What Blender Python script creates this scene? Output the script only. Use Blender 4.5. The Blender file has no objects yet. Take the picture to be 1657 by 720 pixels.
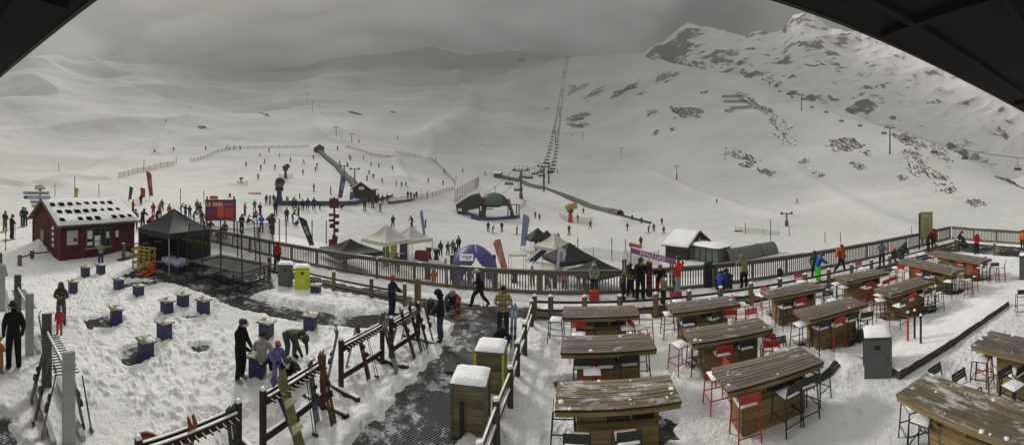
import bpy, bmesh, math, random
import numpy as np
from mathutils import Vector, Matrix, Euler
R = math.radians
random.seed(7)
SC = bpy.context.scene
COL = SC.collection
F, YH, HC = 590.0, 290.0, 5.0          # panorama calibration: pixels per radian, horizon row, eye height

# ---------------------------------------------------------------- camera
cd = bpy.data.cameras.new('camera')
cam = bpy.data.objects.new('camera', cd); COL.objects.link(cam)
cam.location = (0, 0, HC); cam.rotation_euler = (R(90), 0, 0)
cd.type = 'PANO'; cd.panorama_type = 'CENTRAL_CYLINDRICAL'
cd.central_cylindrical_range_u_min = -828.5 / F
cd.central_cylindrical_range_u_max = 828.5 / F
cd.central_cylindrical_range_v_min = -(720 - YH) / F
cd.central_cylindrical_range_v_max = YH / F
cd.central_cylindrical_radius = 1.0
cd.clip_start = 0.05; cd.clip_end = 20000
SC.camera = cam
# ---------------------------------------------------------------- world, sun, exposure
SUN_EL, SUN_AZ = R(31), R(-36)          # azimuth from the view direction, negative = left
w = bpy.data.worlds.new('World'); SC.world = w; w.use_nodes = True
nt = w.node_tree; nt.nodes.clear()
def N(t, k, **kw):
    n = t.nodes.new(k)
    for a, b in kw.items(): setattr(n, a, b)
    return n
out = N(nt, 'ShaderNodeOutputWorld'); bg = N(nt, 'ShaderNodeBackground')
sky = N(nt, 'ShaderNodeTexSky'); sky.sky_type = 'NISHITA'; sky.sun_disc = False
sky.sun_elevation = SUN_EL; sky.sun_rotation = SUN_AZ; sky.air_density = 1.0; sky.dust_density = 3
tc = N(nt, 'ShaderNodeTexCoord'); mp = N(nt, 'ShaderNodeMapping'); mp.inputs['Scale'].default_value = (1, 1, 2.6)
no = N(nt, 'ShaderNodeTexNoise'); no.inputs['Scale'].default_value = 2.1; no.inputs['Detail'].default_value = 7; no.inputs['Roughness'].default_value = .5
no.inputs['Distortion'].default_value = .35
nt.links.new(tc.outputs['Generated'], mp.inputs['Vector']); nt.links.new(mp.outputs[0], no.inputs['Vector'])
cr = N(nt, 'ShaderNodeValToRGB'); e = cr.color_ramp.elements
e[0].position = .40; e[0].color = (.35, .35, .4, 1); e[1].position = .62; e[1].color = (1.7, 1.68, 1.55, 1)
nt.links.new(no.outputs['Fac'], cr.inputs['Fac'])
# brighter towards the left where the sun stands behind the cloud, and overhead
sx = N(nt, 'ShaderNodeSeparateXYZ'); nt.links.new(tc.outputs['Generated'], sx.inputs[0])
m1 = N(nt, 'ShaderNodeMapRange'); m1.inputs[1].default_value = -1; m1.inputs[2].default_value = .15; m1.inputs[3].default_value = .30; m1.inputs[4].default_value = .09
nt.links.new(sx.outputs['X'], m1.inputs[0])
m2 = N(nt, 'ShaderNodeMapRange'); m2.inputs[1].default_value = .5; m2.inputs[2].default_value = .95; m2.inputs[3].default_value = 0; m2.inputs[4].default_value = .8
nt.links.new(sx.outputs['Z'], m2.inputs[0])
m3 = N(nt, 'ShaderNodeMapRange'); m3.inputs[1].default_value = .1; m3.inputs[2].default_value = -.6; m3.inputs[3].default_value = 0; m3.inputs[4].default_value = .05
nt.links.new(sx.outputs['Y'], m3.inputs[0])
ad = N(nt, 'ShaderNodeMath', operation='ADD'); ad2 = N(nt, 'ShaderNodeMath', operation='ADD')
nt.links.new(m1.outputs[0], ad.inputs[0]); nt.links.new(m2.outputs[0], ad.inputs[1])
nt.links.new(ad.outputs[0], ad2.inputs[0]); nt.links.new(m3.outputs[0], ad2.inputs[1])
vm = N(nt, 'ShaderNodeVectorMath', operation='SCALE'); nt.links.new(cr.outputs[0], vm.inputs[0]); nt.links.new(ad2.outputs[0], vm.inputs['Scale'])
sk = N(nt, 'ShaderNodeVectorMath', operation='SCALE'); sk.inputs['Scale'].default_value = .06
nt.links.new(sky.outputs[0], sk.inputs[0])
mx = N(nt, 'ShaderNodeMix', data_type='RGBA'); mx.inputs[0].default_value = .93
nt.links.new(sk.outputs[0], mx.inputs[6]); nt.links.new(vm.outputs[0], mx.inputs[7])
nt.links.new(mx.outputs[2], bg.inputs[0]); nt.links.new(bg.outputs[0], out.inputs[0])
bg.inputs[1].default_value = 1.0
sl = bpy.data.lights.new('sun', 'SUN'); so = bpy.data.objects.new('sun', sl); COL.objects.link(so)
sl.energy = 5.0; sl.angle = R(11); sl.color = (1, .965, .90)
sd = Vector((math.sin(SUN_AZ) * math.cos(SUN_EL), math.cos(SUN_AZ) * math.cos(SUN_EL), math.sin(SUN_EL)))
so.rotation_euler = (-sd).to_track_quat('-Z', 'Y').to_euler(); so.location = (0, 0, 60)
SC.view_settings.view_transform = 'Standard'; SC.view_settings.look = 'None'
SC.view_settings.exposure = 0.68; SC.view_settings.gamma = 1.0
SC.render.engine = 'CYCLES'
SC.cycles.use_denoising = True; SC.cycles.max_bounces = 6; SC.cycles.volume_bounces = 0
SC.cycles.transparent_max_bounces = 12

# ---------------------------------------------------------------- materials
def srgb(h):
    h = h.lstrip('#'); v = [int(h[i:i + 2], 16) / 255 for i in (0, 2, 4)]
    return tuple(((c / 12.92) if c <= .04045 else ((c + .055) / 1.055) ** 2.4) for c in v)
MC = {}
def mat(name, c, rough=.7, var=.12, scale=6, bump=.0, bscale=30, metal=0, spec=.4):
    """plain painted / cloth / metal surface with a little tone variation"""
    if name in MC: return MC[name]
    if isinstance(c, str): c = srgb(c)
    m = bpy.data.materials.new(name); m.use_nodes = True; t = m.node_tree; b = t.nodes['Principled BSDF']
    b.inputs['Roughness'].default_value = rough; b.inputs['Metallic'].default_value = metal
    b.inputs['Specular IOR Level'].default_value = spec
    co = N(t, 'ShaderNodeTexCoord'); n = N(t, 'ShaderNodeTexNoise'); n.inputs['Scale'].default_value = scale; n.inputs['Detail'].default_value = 4
    t.links.new(co.outputs['Object'], n.inputs['Vector'])
    r = N(t, 'ShaderNodeMapRange'); r.inputs[1].default_value = .3; r.inputs[2].default_value = .7
    r.inputs[3].default_value = 1 - var; r.inputs[4].default_value = 1 + var
    t.links.new(n.outputs['Fac'], r.inputs[0])
    s = N(t, 'ShaderNodeVectorMath', operation='SCALE'); s.inputs[0].default_value = c[:3]
    t.links.new(r.outputs[0], s.inputs['Scale']); t.links.new(s.outputs[0], b.inputs['Base Color'])
    if bump:
        n2 = N(t, 'ShaderNodeTexNoise'); n2.inputs['Scale'].default_value = bscale; n2.inputs['Detail'].default_value = 3
        t.links.new(co.outputs['Object'], n2.inputs['Vector'])
        bp = N(t, 'ShaderNodeBump'); bp.inputs['Strength'].default_value = bump; bp.inputs['Distance'].default_value = .03
        t.links.new(n2.outputs['Fac'], bp.inputs['Height']); t.links.new(bp.outputs[0], b.inputs['Normal'])
    MC[name] = m
    return m
def wood(name, c1, c2, axis=0, plank=.14, snow=0, rough=.75):
    """planks: grain streaks along an axis, dark joints every `plank` metres, optional snow dusting"""
    if name in MC: return MC[name]
    m = bpy.data.materials.new(name); m.use_nodes = True; t = m.node_tree; b = t.nodes['Principled BSDF']
    b.inputs['Roughness'].default_value = rough; b.inputs['Specular IOR Level'].default_value = .25
    co = N(t, 'ShaderNodeTexCoord'); mp = N(t, 'ShaderNodeMapping')
    sc = [22, 22, 22]; sc[axis] = 1.2; mp.inputs['Scale'].default_value = sc
    t.links.new(co.outputs['Object'], mp.inputs[0])
    n = N(t, 'ShaderNodeTexNoise'); n.inputs['Scale'].default_value = 1; n.inputs['Detail'].default_value = 6; n.inputs['Roughness'].default_value = .65
    t.links.new(mp.outputs[0], n.inputs['Vector'])
    r = N(t, 'ShaderNodeValToRGB'); r.color_ramp.elements[0].position = .3; r.color_ramp.elements[1].position = .7
    r.color_ramp.elements[0].color = (*srgb(c1), 1); r.color_ramp.elements[1].color = (*srgb(c2), 1)
    t.links.new(n.outputs['Fac'], r.inputs[0])
    sp = N(t, 'ShaderNodeSeparateXYZ'); t.links.new(co.outputs['Object'], sp.inputs[0])
    ax = {0: 'Y', 1: 'X', 2: 'X'}[axis] if not isinstance(plank, tuple) else plank[1]
    pw = plank if not isinstance(plank, tuple) else plank[0]
    dv = N(t, 'ShaderNodeMath', operation='DIVIDE'); dv.inputs[1].default_value = pw; t.links.new(sp.outputs[ax], dv.inputs[0])
    fr = N(t, 'ShaderNodeMath', operation='FRACT'); t.links.new(dv.outputs[0], fr.inputs[0])
    fl = N(t, 'ShaderNodeMath', operation='FLOOR'); t.links.new(dv.outputs[0], fl.inputs[0])
    wn = N(t, 'ShaderNodeTexWhiteNoise', noise_dimensions='1D'); t.links.new(fl.outputs[0], wn.inputs['W'])
    pr = N(t, 'ShaderNodeMapRange'); pr.inputs[3].default_value = .72; pr.inputs[4].default_value = 1.2; t.links.new(wn.outputs['Value'], pr.inputs[0])
    gp = N(t, 'ShaderNodeMath', operation='GREATER_THAN'); gp.inputs[1].default_value = .06; t.links.new(fr.outputs[0], gp.inputs[0])
    g2 = N(t, 'ShaderNodeMapRange'); g2.inputs[3].default_value = .3; t.links.new(gp.outputs[0], g2.inputs[0])
    mu = N(t, 'ShaderNodeMath', operation='MULTIPLY'); t.links.new(pr.outputs[0], mu.inputs[0]); t.links.new(g2.outputs[0], mu.inputs[1])
    s = N(t, 'ShaderNodeVectorMath', operation='SCALE'); t.links.new(r.outputs[0], s.inputs[0]); t.links.new(mu.outputs[0], s.inputs['Scale'])
    last = s.outputs[0]
    bp = N(t, 'ShaderNodeBump'); bp.inputs['Strength'].default_value = .5; bp.inputs['Distance'].default_value = .01
    t.links.new(n.outputs['Fac'], bp.inputs['Height']); t.links.new(bp.outputs[0], b.inputs['Normal'])
    if snow:
        # dusting lies on upward faces only, in blown streaks
        oi = N(t, 'ShaderNodeObjectInfo')
        ps = N(t, 'ShaderNodeVectorMath', operation='MULTIPLY_ADD'); ps.inputs[1].default_value = (1, 2.4, 1)
        cx = N(t, 'ShaderNodeCombineXYZ'); rm = N(t, 'ShaderNodeMath', operation='MULTIPLY'); rm.inputs[1].default_value = 40
        t.links.new(oi.outputs['Random'], rm.inputs[0]); t.links.new(rm.outputs[0], cx.inputs[0]); t.links.new(rm.outputs[0], cx.inputs[1])
        t.links.new(co.outputs['Object'], ps.inputs[0]); t.links.new(cx.outputs[0], ps.inputs[2])
        n3 = N(t, 'ShaderNodeTexNoise'); n3.inputs['Scale'].default_value = 1.6; n3.inputs['Detail'].default_value = 9; n3.inputs['Roughness'].default_value = .72
        t.links.new(ps.outputs[0], n3.inputs['Vector'])
        r3 = N(t, 'ShaderNodeMapRange'); r3.inputs[1].default_value = .66 - snow; r3.inputs[2].default_value = .74 - snow * .6; r3.inputs[4].default_value = .8
        t.links.new(n3.outputs['Fac'], r3.inputs[0])
        ge = N(t, 'ShaderNodeNewGeometry'); sz = N(t, 'ShaderNodeSeparateXYZ'); t.links.new(ge.outputs['True Normal'], sz.inputs[0])
        up = N(t, 'ShaderNodeMath', operation='GREATER_THAN'); up.inputs[1].default_value = .6; t.links.new(sz.outputs['Z'], up.inputs[0])
        mm = N(t, 'ShaderNodeMath', operation='MULTIPLY'); t.links.new(r3.outputs[0], mm.inputs[0]); t.links.new(up.outputs[0], mm.inputs[1])
        mi = N(t, 'ShaderNodeMix', data_type='RGBA'); t.links.new(mm.outputs[0], mi.inputs[0]); t.links.new(last, mi.inputs[6]); mi.inputs[7].default_value = (.72, .73, .76, 1)
        last = mi.outputs[2]
    t.links.new(last, b.inputs['Base Color'])
    MC[name] = m
    return m
def snow_mat(name, near):
    m = bpy.data.materials.new(name); m.use_nodes = True; t = m.node_tree; b = t.nodes['Principled BSDF']
    b.inputs['Roughness'].default_value = .85; b.inputs['Specular IOR Level'].default_value = .15
    co = N(t, 'ShaderNodeTexCoord')
    def noise(sc, det, ro=.5, vec=None):
        n = N(t, 'ShaderNodeTexNoise'); n.inputs['Scale'].default_value = sc; n.inputs['Detail'].default_value = det; n.inputs['Roughness'].default_value = ro
        t.links.new(vec or co.outputs['Object'], n.inputs['Vector']); return n
    if near:
        a = noise(2.6, 10, .7); c = noise(.35, 5)
        r = N(t, 'ShaderNodeValToRGB'); el = r.color_ramp.elements
        el[0].position = .30; el[0].color = (.50, .51, .52, 1); el[1].position = .48; el[1].color = (.88, .88, .87, 1)
        x = el.new(.39); x.color = (.78, .78, .78, 1)
        t.links.new(a.outputs['Fac'], r.inputs[0])
        s = N(t, 'ShaderNodeMapRange'); s.inputs[1].default_value = .35; s.inputs[2].default_value = .65; s.inputs[3].default_value = .9; s.inputs[4].default_value = 1.04
        t.links.new(c.outputs['Fac'], s.inputs[0])
        v = N(t, 'ShaderNodeVectorMath', operation='SCALE'); t.links.new(r.outputs[0], v.inputs[0]); t.links.new(s.outputs[0], v.inputs['Scale'])
        # grit and slush specks
        d = noise(9, 4, .6); dr = N(t, 'ShaderNodeMapRange'); dr.inputs[1].default_value = .665; dr.inputs[2].default_value = .74; dr.inputs[4].default_value = .75
        t.links.new(d.outputs['Fac'], dr.inputs[0])
        mi = N(t, 'ShaderNodeMix', data_type='RGBA'); mi.inputs[7].default_value = (.12, .11, .10, 1)
        t.links.new(dr.outputs[0], mi.inputs[0]); t.links.new(v.outputs[0], mi.inputs[6]); t.links.new(mi.outputs[2], b.inputs['Base Color'])
        b1 = noise(4.5, 9, .68); b2 = noise(17, 5, .6)
        p = N(t, 'ShaderNodeBump'); p.inputs['Strength'].default_value = .9; p.inputs['Distance'].default_value = .16
        q = N(t, 'ShaderNodeBump'); q.inputs['Strength'].default_value = .6; q.inputs['Distance'].default_value = .03
        t.links.new(b1.outputs['Fac'], p.inputs['Height']); t.links.new(b2.outputs['Fac'], q.inputs['Height'])
        t.links.new(p.outputs[0], q.inputs['Normal']); t.links.new(q.outputs[0], b.inputs['Normal'])
    else:
        a = noise(.012, 8, .6); r = N(t, 'ShaderNodeValToRGB'); el = r.color_ramp.elements
        el[0].position = .35; el[0].color = (.51, .515, .51, 1); el[1].position = .62; el[1].color = (.67, .665, .65, 1)
        t.links.new(a.outputs['Fac'], r.inputs[0]); t.links.new(r.outputs[0], b.inputs['Base Color'])
        b1 = noise(.05, 9, .6); p = N(t, 'ShaderNodeBump'); p.inputs['Strength'].default_value = .55; p.inputs['Distance'].default_value = 3
        t.links.new(b1.outputs['Fac'], p.inputs['Height'])
        mp = N(t, 'ShaderNodeMapping'); mp.inputs['Scale'].default_value = (.45, .02, .02); mp.inputs['Rotation'].default_value = (0, 0, R(14)); t.links.new(co.outputs['Object'], mp.inputs[0])
        b3 = noise(1, 6, .65, mp.outputs[0]); q3 = N(t, 'ShaderNodeBump'); q3.inputs['Strength'].default_value = .35; q3.inputs['Distance'].default_value = .35
        t.links.new(b3.outputs['Fac'], q3.inputs['Height']); t.links.new(p.outputs[0], q3.inputs['Normal']); p = q3
        b2 = noise(.6, 5, .6); q = N(t, 'ShaderNodeBump'); q.inputs['Strength'].default_value = .3; q.inputs['Distance'].default_value = .12
        t.links.new(b2.outputs['Fac'], q.inputs['Height']); t.links.new(p.outputs[0], q.inputs['Normal']); t.links.new(q.outputs[0], b.inputs['Normal'])
    return m
MC['snow_near'] = snow_mat('trampled_snow', True); MC['snow_far'] = snow_mat('piste_snow', False)
def snow_cap():
    return mat('snow_cap', (.8, .8, .8), .85, .08, 7, bump=.5, bscale=14, spec=.15)

# ---------------------------------------------------------------- mesh builder
class MB:
    def __init__(s): s.v = []; s.f = []; s.m = []; s.mats = []; s.cur = 0
    def use(s, m):
        if m not in s.mats: s.mats.append(m)
        s.cur = s.mats.index(m); return s
    def add(s, vs, fs):
        o = len(s.v); s.v += [tuple(v) for v in vs]; s.f += [tuple(i + o for i in f) for f in fs]; s.m += [s.cur] * len(fs); return s
    def box(s, c, d, rz=0, M=None, top=None):
        """box centred c, size d; top = (sx, sy) scales the upper face"""
        x, y, z = d[0] / 2, d[1] / 2, d[2] / 2; k = top or (1, 1)
        vs = [Vector((sx * x * (k[0] if sz > 0 else 1), sy * y * (k[1] if sz > 0 else 1), sz * z)) for sz in (-1, 1) for sx, sy in ((-1, -1), (1, -1), (1, 1), (-1, 1))]
        if rz: q = Matrix.Rotation(rz, 3, 'Z'); vs = [q @ v for v in vs]
        if M: vs = [M @ v for v in vs]
        c = Vector(c)
        return s.add([v + c for v in vs], [(3, 2, 1, 0), (4, 5, 6, 7), (0, 1, 5, 4), (1, 2, 6, 5), (2, 3, 7, 6), (3, 0, 4, 7)])
    def bar(s, a, b, w, h=None, roll=0):
        """rectangular bar from a to b, w across, h along the up side"""
        a, b = Vector(a), Vector(b); h = h or w; d = (b - a); L = d.length
        q = d.to_track_quat('X', 'Z').to_matrix() @ Matrix.Rotation(roll, 3, 'X')
        vs = [Vector((x, y, z)) for x in (0, L) for y, z in ((-w / 2, -h / 2), (w / 2, -h / 2), (w / 2, h / 2), (-w / 2, h / 2))]
        return s.add([q @ v + a for v in vs], [(3, 2, 1, 0), (4, 5, 6, 7), (0, 1, 5, 4), (1, 2, 6, 5), (2, 3, 7, 6), (3, 0, 4, 7)])
    def tube(s, pts, r, n=8, cap=True):
        """round tube through pts; r a number or one per point"""
        pts = [Vector(p) for p in pts]; rs = r if isinstance(r, (list, tuple)) else [r] * len(pts); o = len(s.v); vs = []
        up = None
        for i, p in enumerate(pts):
            d = (pts[min(i + 1, len(pts) - 1)] - pts[max(i - 1, 0)]).normalized()
            if up is None: up = Vector((0, 0, 1)) if abs(d.z) < .9 else Vector((1, 0, 0))
            sd_ = d.cross(up).normalized(); up = sd_.cross(d).normalized()
            for k in range(n):
                a = 2 * math.pi * k / n; vs.append(p + (sd_ * math.cos(a) + up * math.sin(a)) * rs[i])
        fs = [(i * n + k, i * n + (k + 1) % n, (i + 1) * n + (k + 1) % n, (i + 1) * n + k) for i in range(len(pts) - 1) for k in range(n)]
        if cap: fs += [tuple(range(n))[::-1], tuple(range((len(pts) - 1) * n, len(pts) * n))]
        return s.add(vs, [tuple(f) for f in fs])
    def cyl(s, c, r, h, n=16, r2=None): return s.tube([c, (c[0], c[1], c[2] + h)], [r, r if r2 is None else r2], n)
    def prism(s, poly, z0, z1, M=None):
        """extrude an xy outline from z0 to z1 (M maps the points afterwards)"""
        n = len(poly); vs = [Vector((x, y, z0)) for x, y in poly] + [Vector((x, y, z1)) for x, y in poly]
        if M: vs = [M @ v for v in vs]
        return s.add(vs, [tuple(range(n))[::-1], tuple(range(n, 2 * n))] + [(i, (i + 1) % n, n + (i + 1) % n, n + i) for i in range(n)])
    def grid(s, P, thick=None):
        """P[i][j] lattice of points"""
        a, b = len(P), len(P[0]); vs = [p for r_ in P for p in r_]
        return s.add(vs, [(i * b + j, (i + 1) * b + j, (i + 1) * b + j + 1, i * b + j + 1) for i in range(a - 1) for j in range(b - 1)])
    def mesh(s, name, smooth=False):
        me = bpy.data.meshes.new(name); me.from_pydata(s.v, [], s.f)
        for m in s.mats: me.materials.append(m)
        if len(s.mats) > 1: me.polygons.foreach_set('material_index', s.m)
        if smooth: me.polygons.foreach_set('use_smooth', [True] * len(s.f))
        me.update(); return me
    def build(s, name, parent=None, smooth=False, bevel=0, label=None, loc=None):
        o = bpy.data.objects.new(name, s.mesh(name, smooth)); COL.objects.link(o)
        if parent: o.parent = parent
        if bevel:
            b = o.modifiers.new('bevel', 'BEVEL'); b.width = bevel; b.segments = 1; b.limit_method = 'ANGLE'
        if label: o['label'] = label
        if loc: o.location = loc
        return o
def B(m): return MB().use(m)
def tag(o, label, cat, group=None, kind=None):
    if label: o['label'] = label
    if cat: o['category'] = cat
    if group: o['group'] = group
    if kind: o['kind'] = kind
    return o
def thing(name, label, cat, loc=(0, 0, 0), rz=0, group=None, sc=None):
    o = bpy.data.objects.new(name, None); COL.objects.link(o); o.empty_display_size = .2
    o.location = loc; o.rotation_euler = (0, 0, rz)
    if sc: o.scale = (sc, sc, sc) if not isinstance(sc, tuple) else sc
    return tag(o, label, cat, group)
def clone(root, loc, rz=0, label=None, group=None, sc=None):
    r = root.copy(); COL.objects.link(r); r.location = loc; r.rotation_euler = (0, 0, rz)
    if sc: r.scale = (sc, sc, sc) if not isinstance(sc, tuple) else sc
    if label: r['label'] = label
    if group: r['group'] = group
    for ch in KIDS[root.name]:
        c = ch.copy(); COL.objects.link(c); c.parent = r
        for g in KIDS.get(ch.name, ()):
            d = g.copy(); COL.objects.link(d); d.parent = c
    return r
KIDS = {}
def note(root):
    """remember the parts of a finished thing so that clone() can copy them"""
    KIDS[root.name] = [o for o in COL.objects if o.parent == root]
    for c in KIDS[root.name]:
        k = [o for o in COL.objects if o.parent == c]
        if k: KIDS[c.name] = k
    return root
def struct(o): o['kind'] = 'structure'; return o
ORD = 'first second third fourth fifth sixth seventh eighth ninth tenth eleventh twelfth thirteenth fourteenth fifteenth sixteenth seventeenth eighteenth nineteenth twentieth'.split()
TENS = {2: 'twenty', 3: 'thirty', 4: 'forty', 5: 'fifty', 6: 'sixty', 7: 'seventy', 8: 'eighty'}
def ordw(i):
    if i < 20: return ORD[i]
    t, u = divmod(i + 1, 10)
    return {3: 'thirtieth', 4: 'fortieth', 5: 'fiftieth', 6: 'sixtieth', 7: 'seventieth'}.get(t, 'x') if u == 0 else TENS[t] + ' ' + ORD[u - 1]

# ---------------------------------------------------------------- where a picture point lies
def pt(px, py, z=0.0):
    th = (px - 828.5) / F; r = F * (HC - z) / (py - YH)
    return Vector((r * math.sin(th), r * math.cos(th), z))
def vnoise(x, y, seed=0):
    xi = np.floor(x).astype(np.int64); yi = np.floor(y).astype(np.int64); fx = x - xi; fy = y - yi
    def h(a, b):
        n = (a * 374761393 + b * 668265263 + seed * 1442695041) & 0xffffffff
        n = ((n ^ (n >> 13)) * 1274126177) & 0xffffffff; n = n ^ (n >> 16)
        return (n & 0xffff) / 65535.0
    u = fx * fx * fx * (fx * (fx * 6 - 15) + 10); v = fy * fy * fy * (fy * (fy * 6 - 15) + 10)
    a = h(xi, yi); b = h(xi + 1, yi); c = h(xi, yi + 1); d = h(xi + 1, yi + 1)
    return (a + (b - a) * u + (c - a) * v + (a - b - c + d) * u * v) * 2 - 1
def sst(a, b, x): t = np.clip((x - a) / (b - a), 0, 1); return t * t * (3 - 2 * t)
# valley profile: for a compass column, (picture row, distance) pairs climbing from the terrace to the crest
PROF = {
 -400: [(420, 22.7), (370, 32), (330, 50), (300, 75), (260, 130), (220, 230), (180, 380), (150, 500)],
 -60: [(420, 22.7), (370, 32), (330, 50), (300, 75), (250, 130), (200, 220), (150, 380), (125, 620)],
 100: [(420, 22.7), (370, 32), (330, 50), (300, 75), (250, 130), (200, 220), (150, 400), (98, 850)],
 200: [(420, 22.7), (370, 33), (330, 50), (290, 85), (250, 140), (200, 240), (150, 450), (92, 1150)],
 300: [(420, 22.7), (370, 35), (340, 49), (300, 75), (260, 118), (235, 155), (200, 230), (170, 340), (150, 560), (105, 1250)],
 450: [(412, 24.2), (370, 35.5), (330, 57), (300, 80), (260, 122), (235, 165), (200, 260), (160, 480), (130, 900), (120, 1350)],
 520: [(424, 24), (400, 28.5), (370, 36), (330, 57), (300, 82), (255, 140), (225, 200), (180, 360), (140, 700), (105, 1350)],
 610: [(455, 26.5), (425, 35), (390, 44), (355, 54), (330, 62), (300, 90), (250, 150), (220, 210), (180, 380), (140, 740), (94, 1350)],
 740: [(470, 29.5), (420, 41), (380, 59), (350, 85), (320, 118), (290, 160), (250, 260), (200, 420), (150, 680), (110, 1000), (82, 1300)],
 900: [(470, 29.5), (420, 41), (380, 61), (350, 92), (320, 132), (290, 190), (250, 300), (200, 440), (150, 620), (100, 850), (75, 1000)],
 1050: [(470, 29.5), (420, 43), (380, 65), (340, 110), (300, 165), (250, 240), (200, 330), (150, 430), (100, 560), (84, 620)],
 1200: [(460, 31), (420, 42), (380, 60), (340, 95), (300, 145), (250, 205), (200, 280), (150, 370), (125, 420)],
 1350: [(440, 34), (400, 48), (360, 75), (320, 115), (280, 155), (230, 220), (178, 310)],
 1500: [(420, 40), (380, 57), (340, 85), (300, 125), (260, 180), (235, 215)],
 1720: [(400, 42), (370, 60), (340, 85), (328, 105), (318, 135)],
 2100: [(400, 42), (370, 60), (345, 85), (340, 135)]}
SKYL = [(-400, 150), (-60, 125), (0, 112), (60, 87), (110, 98), (160, 100), (220, 90), (300, 105), (380, 118), (440, 122), (500, 108), (560, 99), (620, 93), (680, 84), (702, 76), (740, 83), (800, 74), (850, 67), (900, 76), (922, 72), (960, 80), (1000, 86), (1040, 84), (1090, 97), (1160, 112), (1250, 143), (1330, 170), (1440, 213), (1560, 256), (1657, 296), (1720, 318), (2100, 340)]
RS = np.exp(np.linspace(math.log(1.2), math.log(6000), 620))
PXC = np.arange(-400, 2101, 10.0)
_k = sorted(PROF); _T = np.linspace(0, 1, 60)
_py = []; _lr = []
for k in _k:
    p = PROF[k]; u = np.linspace(0, 1, len(p)); _py.append(np.interp(_T, u, [a for a, b in p])); _lr.append(np.interp(_T, u, [math.log(b) for a, b in p]))
_py = np.array(_py); _lr = np.array(_lr)
_ker = np.array([1, 4, 6, 4, 1]) / 16
ZT = np.zeros((len(PXC), len(RS)))
_sky = np.interp(PXC, [a for a, b in SKYL], [b for a, b in SKYL])
_s3 = np.exp(-np.arange(-5, 6) ** 2 / 6.0); _s3 /= _s3.sum(); _sky = np.convolve(np.pad(_sky, 5, 'edge'), _s3, 'valid')
PYC = np.zeros((len(PXC), 60)); LRC = np.zeros((len(PXC), 60))
for j in range(60):
    PYC[:, j] = np.interp(PXC, _k, _py[:, j]); LRC[:, j] = np.interp(PXC, _k, _lr[:, j])
_w = np.exp(-np.arange(-22, 23) ** 2 / 130.0); _w /= _w.sum()
for j in range(60):
    for A in (PYC, LRC): A[:, j] = np.convolve(np.pad(A[:, j], 22, 'edge'), _w, 'valid')
for i in range(len(PXC)):
    e0, e1 = PYC[i, 0], PYC[i, -1]; u_ = (e0 - PYC[i]) / (e0 - e1); PYC[i] = PYC[i] + (_sky[i] - e1) * u_ ** 3     # meet the crest line
    z = HC - (PYC[i] - YH) / F * np.exp(LRC[i]); lr = LRC[i]
    rt = math.exp(lr[-1]); lr2 = np.append(lr, [math.log(rt * 1.3), math.log(rt * 2), math.log(6500)])
    z2 = np.append(z, [z[-1] - rt * .06, z[-1] - rt * .3, min(z[-1] - rt * .6, 0)])
    zz = np.interp(np.log(RS), lr2, z2)
    kk = np.exp(-np.arange(-12, 13) ** 2 / 50.0); kk /= kk.sum()
    zs = np.convolve(np.pad(zz, 12, 'edge'), kk, 'valid'); m = sst(math.log(18), math.log(60), np.log(RS)); edge = np.exp(-((np.log(RS) - lr[-1]) / .08) ** 2)
    ZT[i] = zz + (zs - zz) * m * (1 - .3 * edge)
def prof_z(px, rho):
    a = np.clip((px + 400) / 10.0, 0, len(PXC) - 1.001); i = a.astype(int); fa = a - i
    b = np.clip((np.log(rho) - math.log(1.2)) / (math.log(6000) - math.log(1.2)) * (len(RS) - 1), 0, len(RS) - 1.001); j = b.astype(int); fb = b - j
    return (ZT[i, j] * (1 - fb) + ZT[i, j + 1] * fb) * (1 - fa) + (ZT[i + 1, j] * (1 - fb) + ZT[i + 1, j + 1] * fb) * fa
# terrace frame: s along the balustrade, d away from the building
TE = Vector((math.cos(R(-10)), math.sin(R(-10)), 0)); TN = Vector((math.sin(R(10)), math.cos(R(10)), 0))
D_RAIL, S_END = 15.6, 25.9
def sdp(s, d, z=0): return TE * s + TN * d + Vector((0, 0, z))
def relief(x, y, rho):
    z = 0
    for k, (L, a) in enumerate(((420, .08), (210, .11), (105, .10), (52, .075), (26, .05), (13, .022), (6, .008))):
        n = vnoise(x / L + 31.7 * k, y / L - 12.3 * k, k + 3)
        if L > 60: n = (1 - 2 * np.abs(n)) * .6 + n * .4
        z = z + n * a * L * sst(L * .9, L * 3.2, rho)
    return z * .8
def on_land(px):
    th = (px - 828.5) / F
    return th
def ground_base(x, y):
    """terrain without the trampled detail"""
    x = np.asarray(x, float); y = np.asarray(y, float)
    rho = np.maximum(np.hypot(x, y), 1.2); px = np.arctan2(x, y) * F + 828.5
    z = prof_z(px, rho) + relief(x, y, rho) * sst(45, 130, rho)
    s = x * TE.x + y * TE.y; d = x * TN.x + y * TN.y
    out = np.maximum(d - D_RAIL - .35, s - S_END - .4)            # outside the terrace edge
    leftland = 1 - sst(330, 480, px)                              # on the left the snow runs on without a drop
    k = sst(0, 1.6, out)
    k = k * (1 - leftland) + sst(21, 27, rho) * leftland
    return z * k
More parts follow.
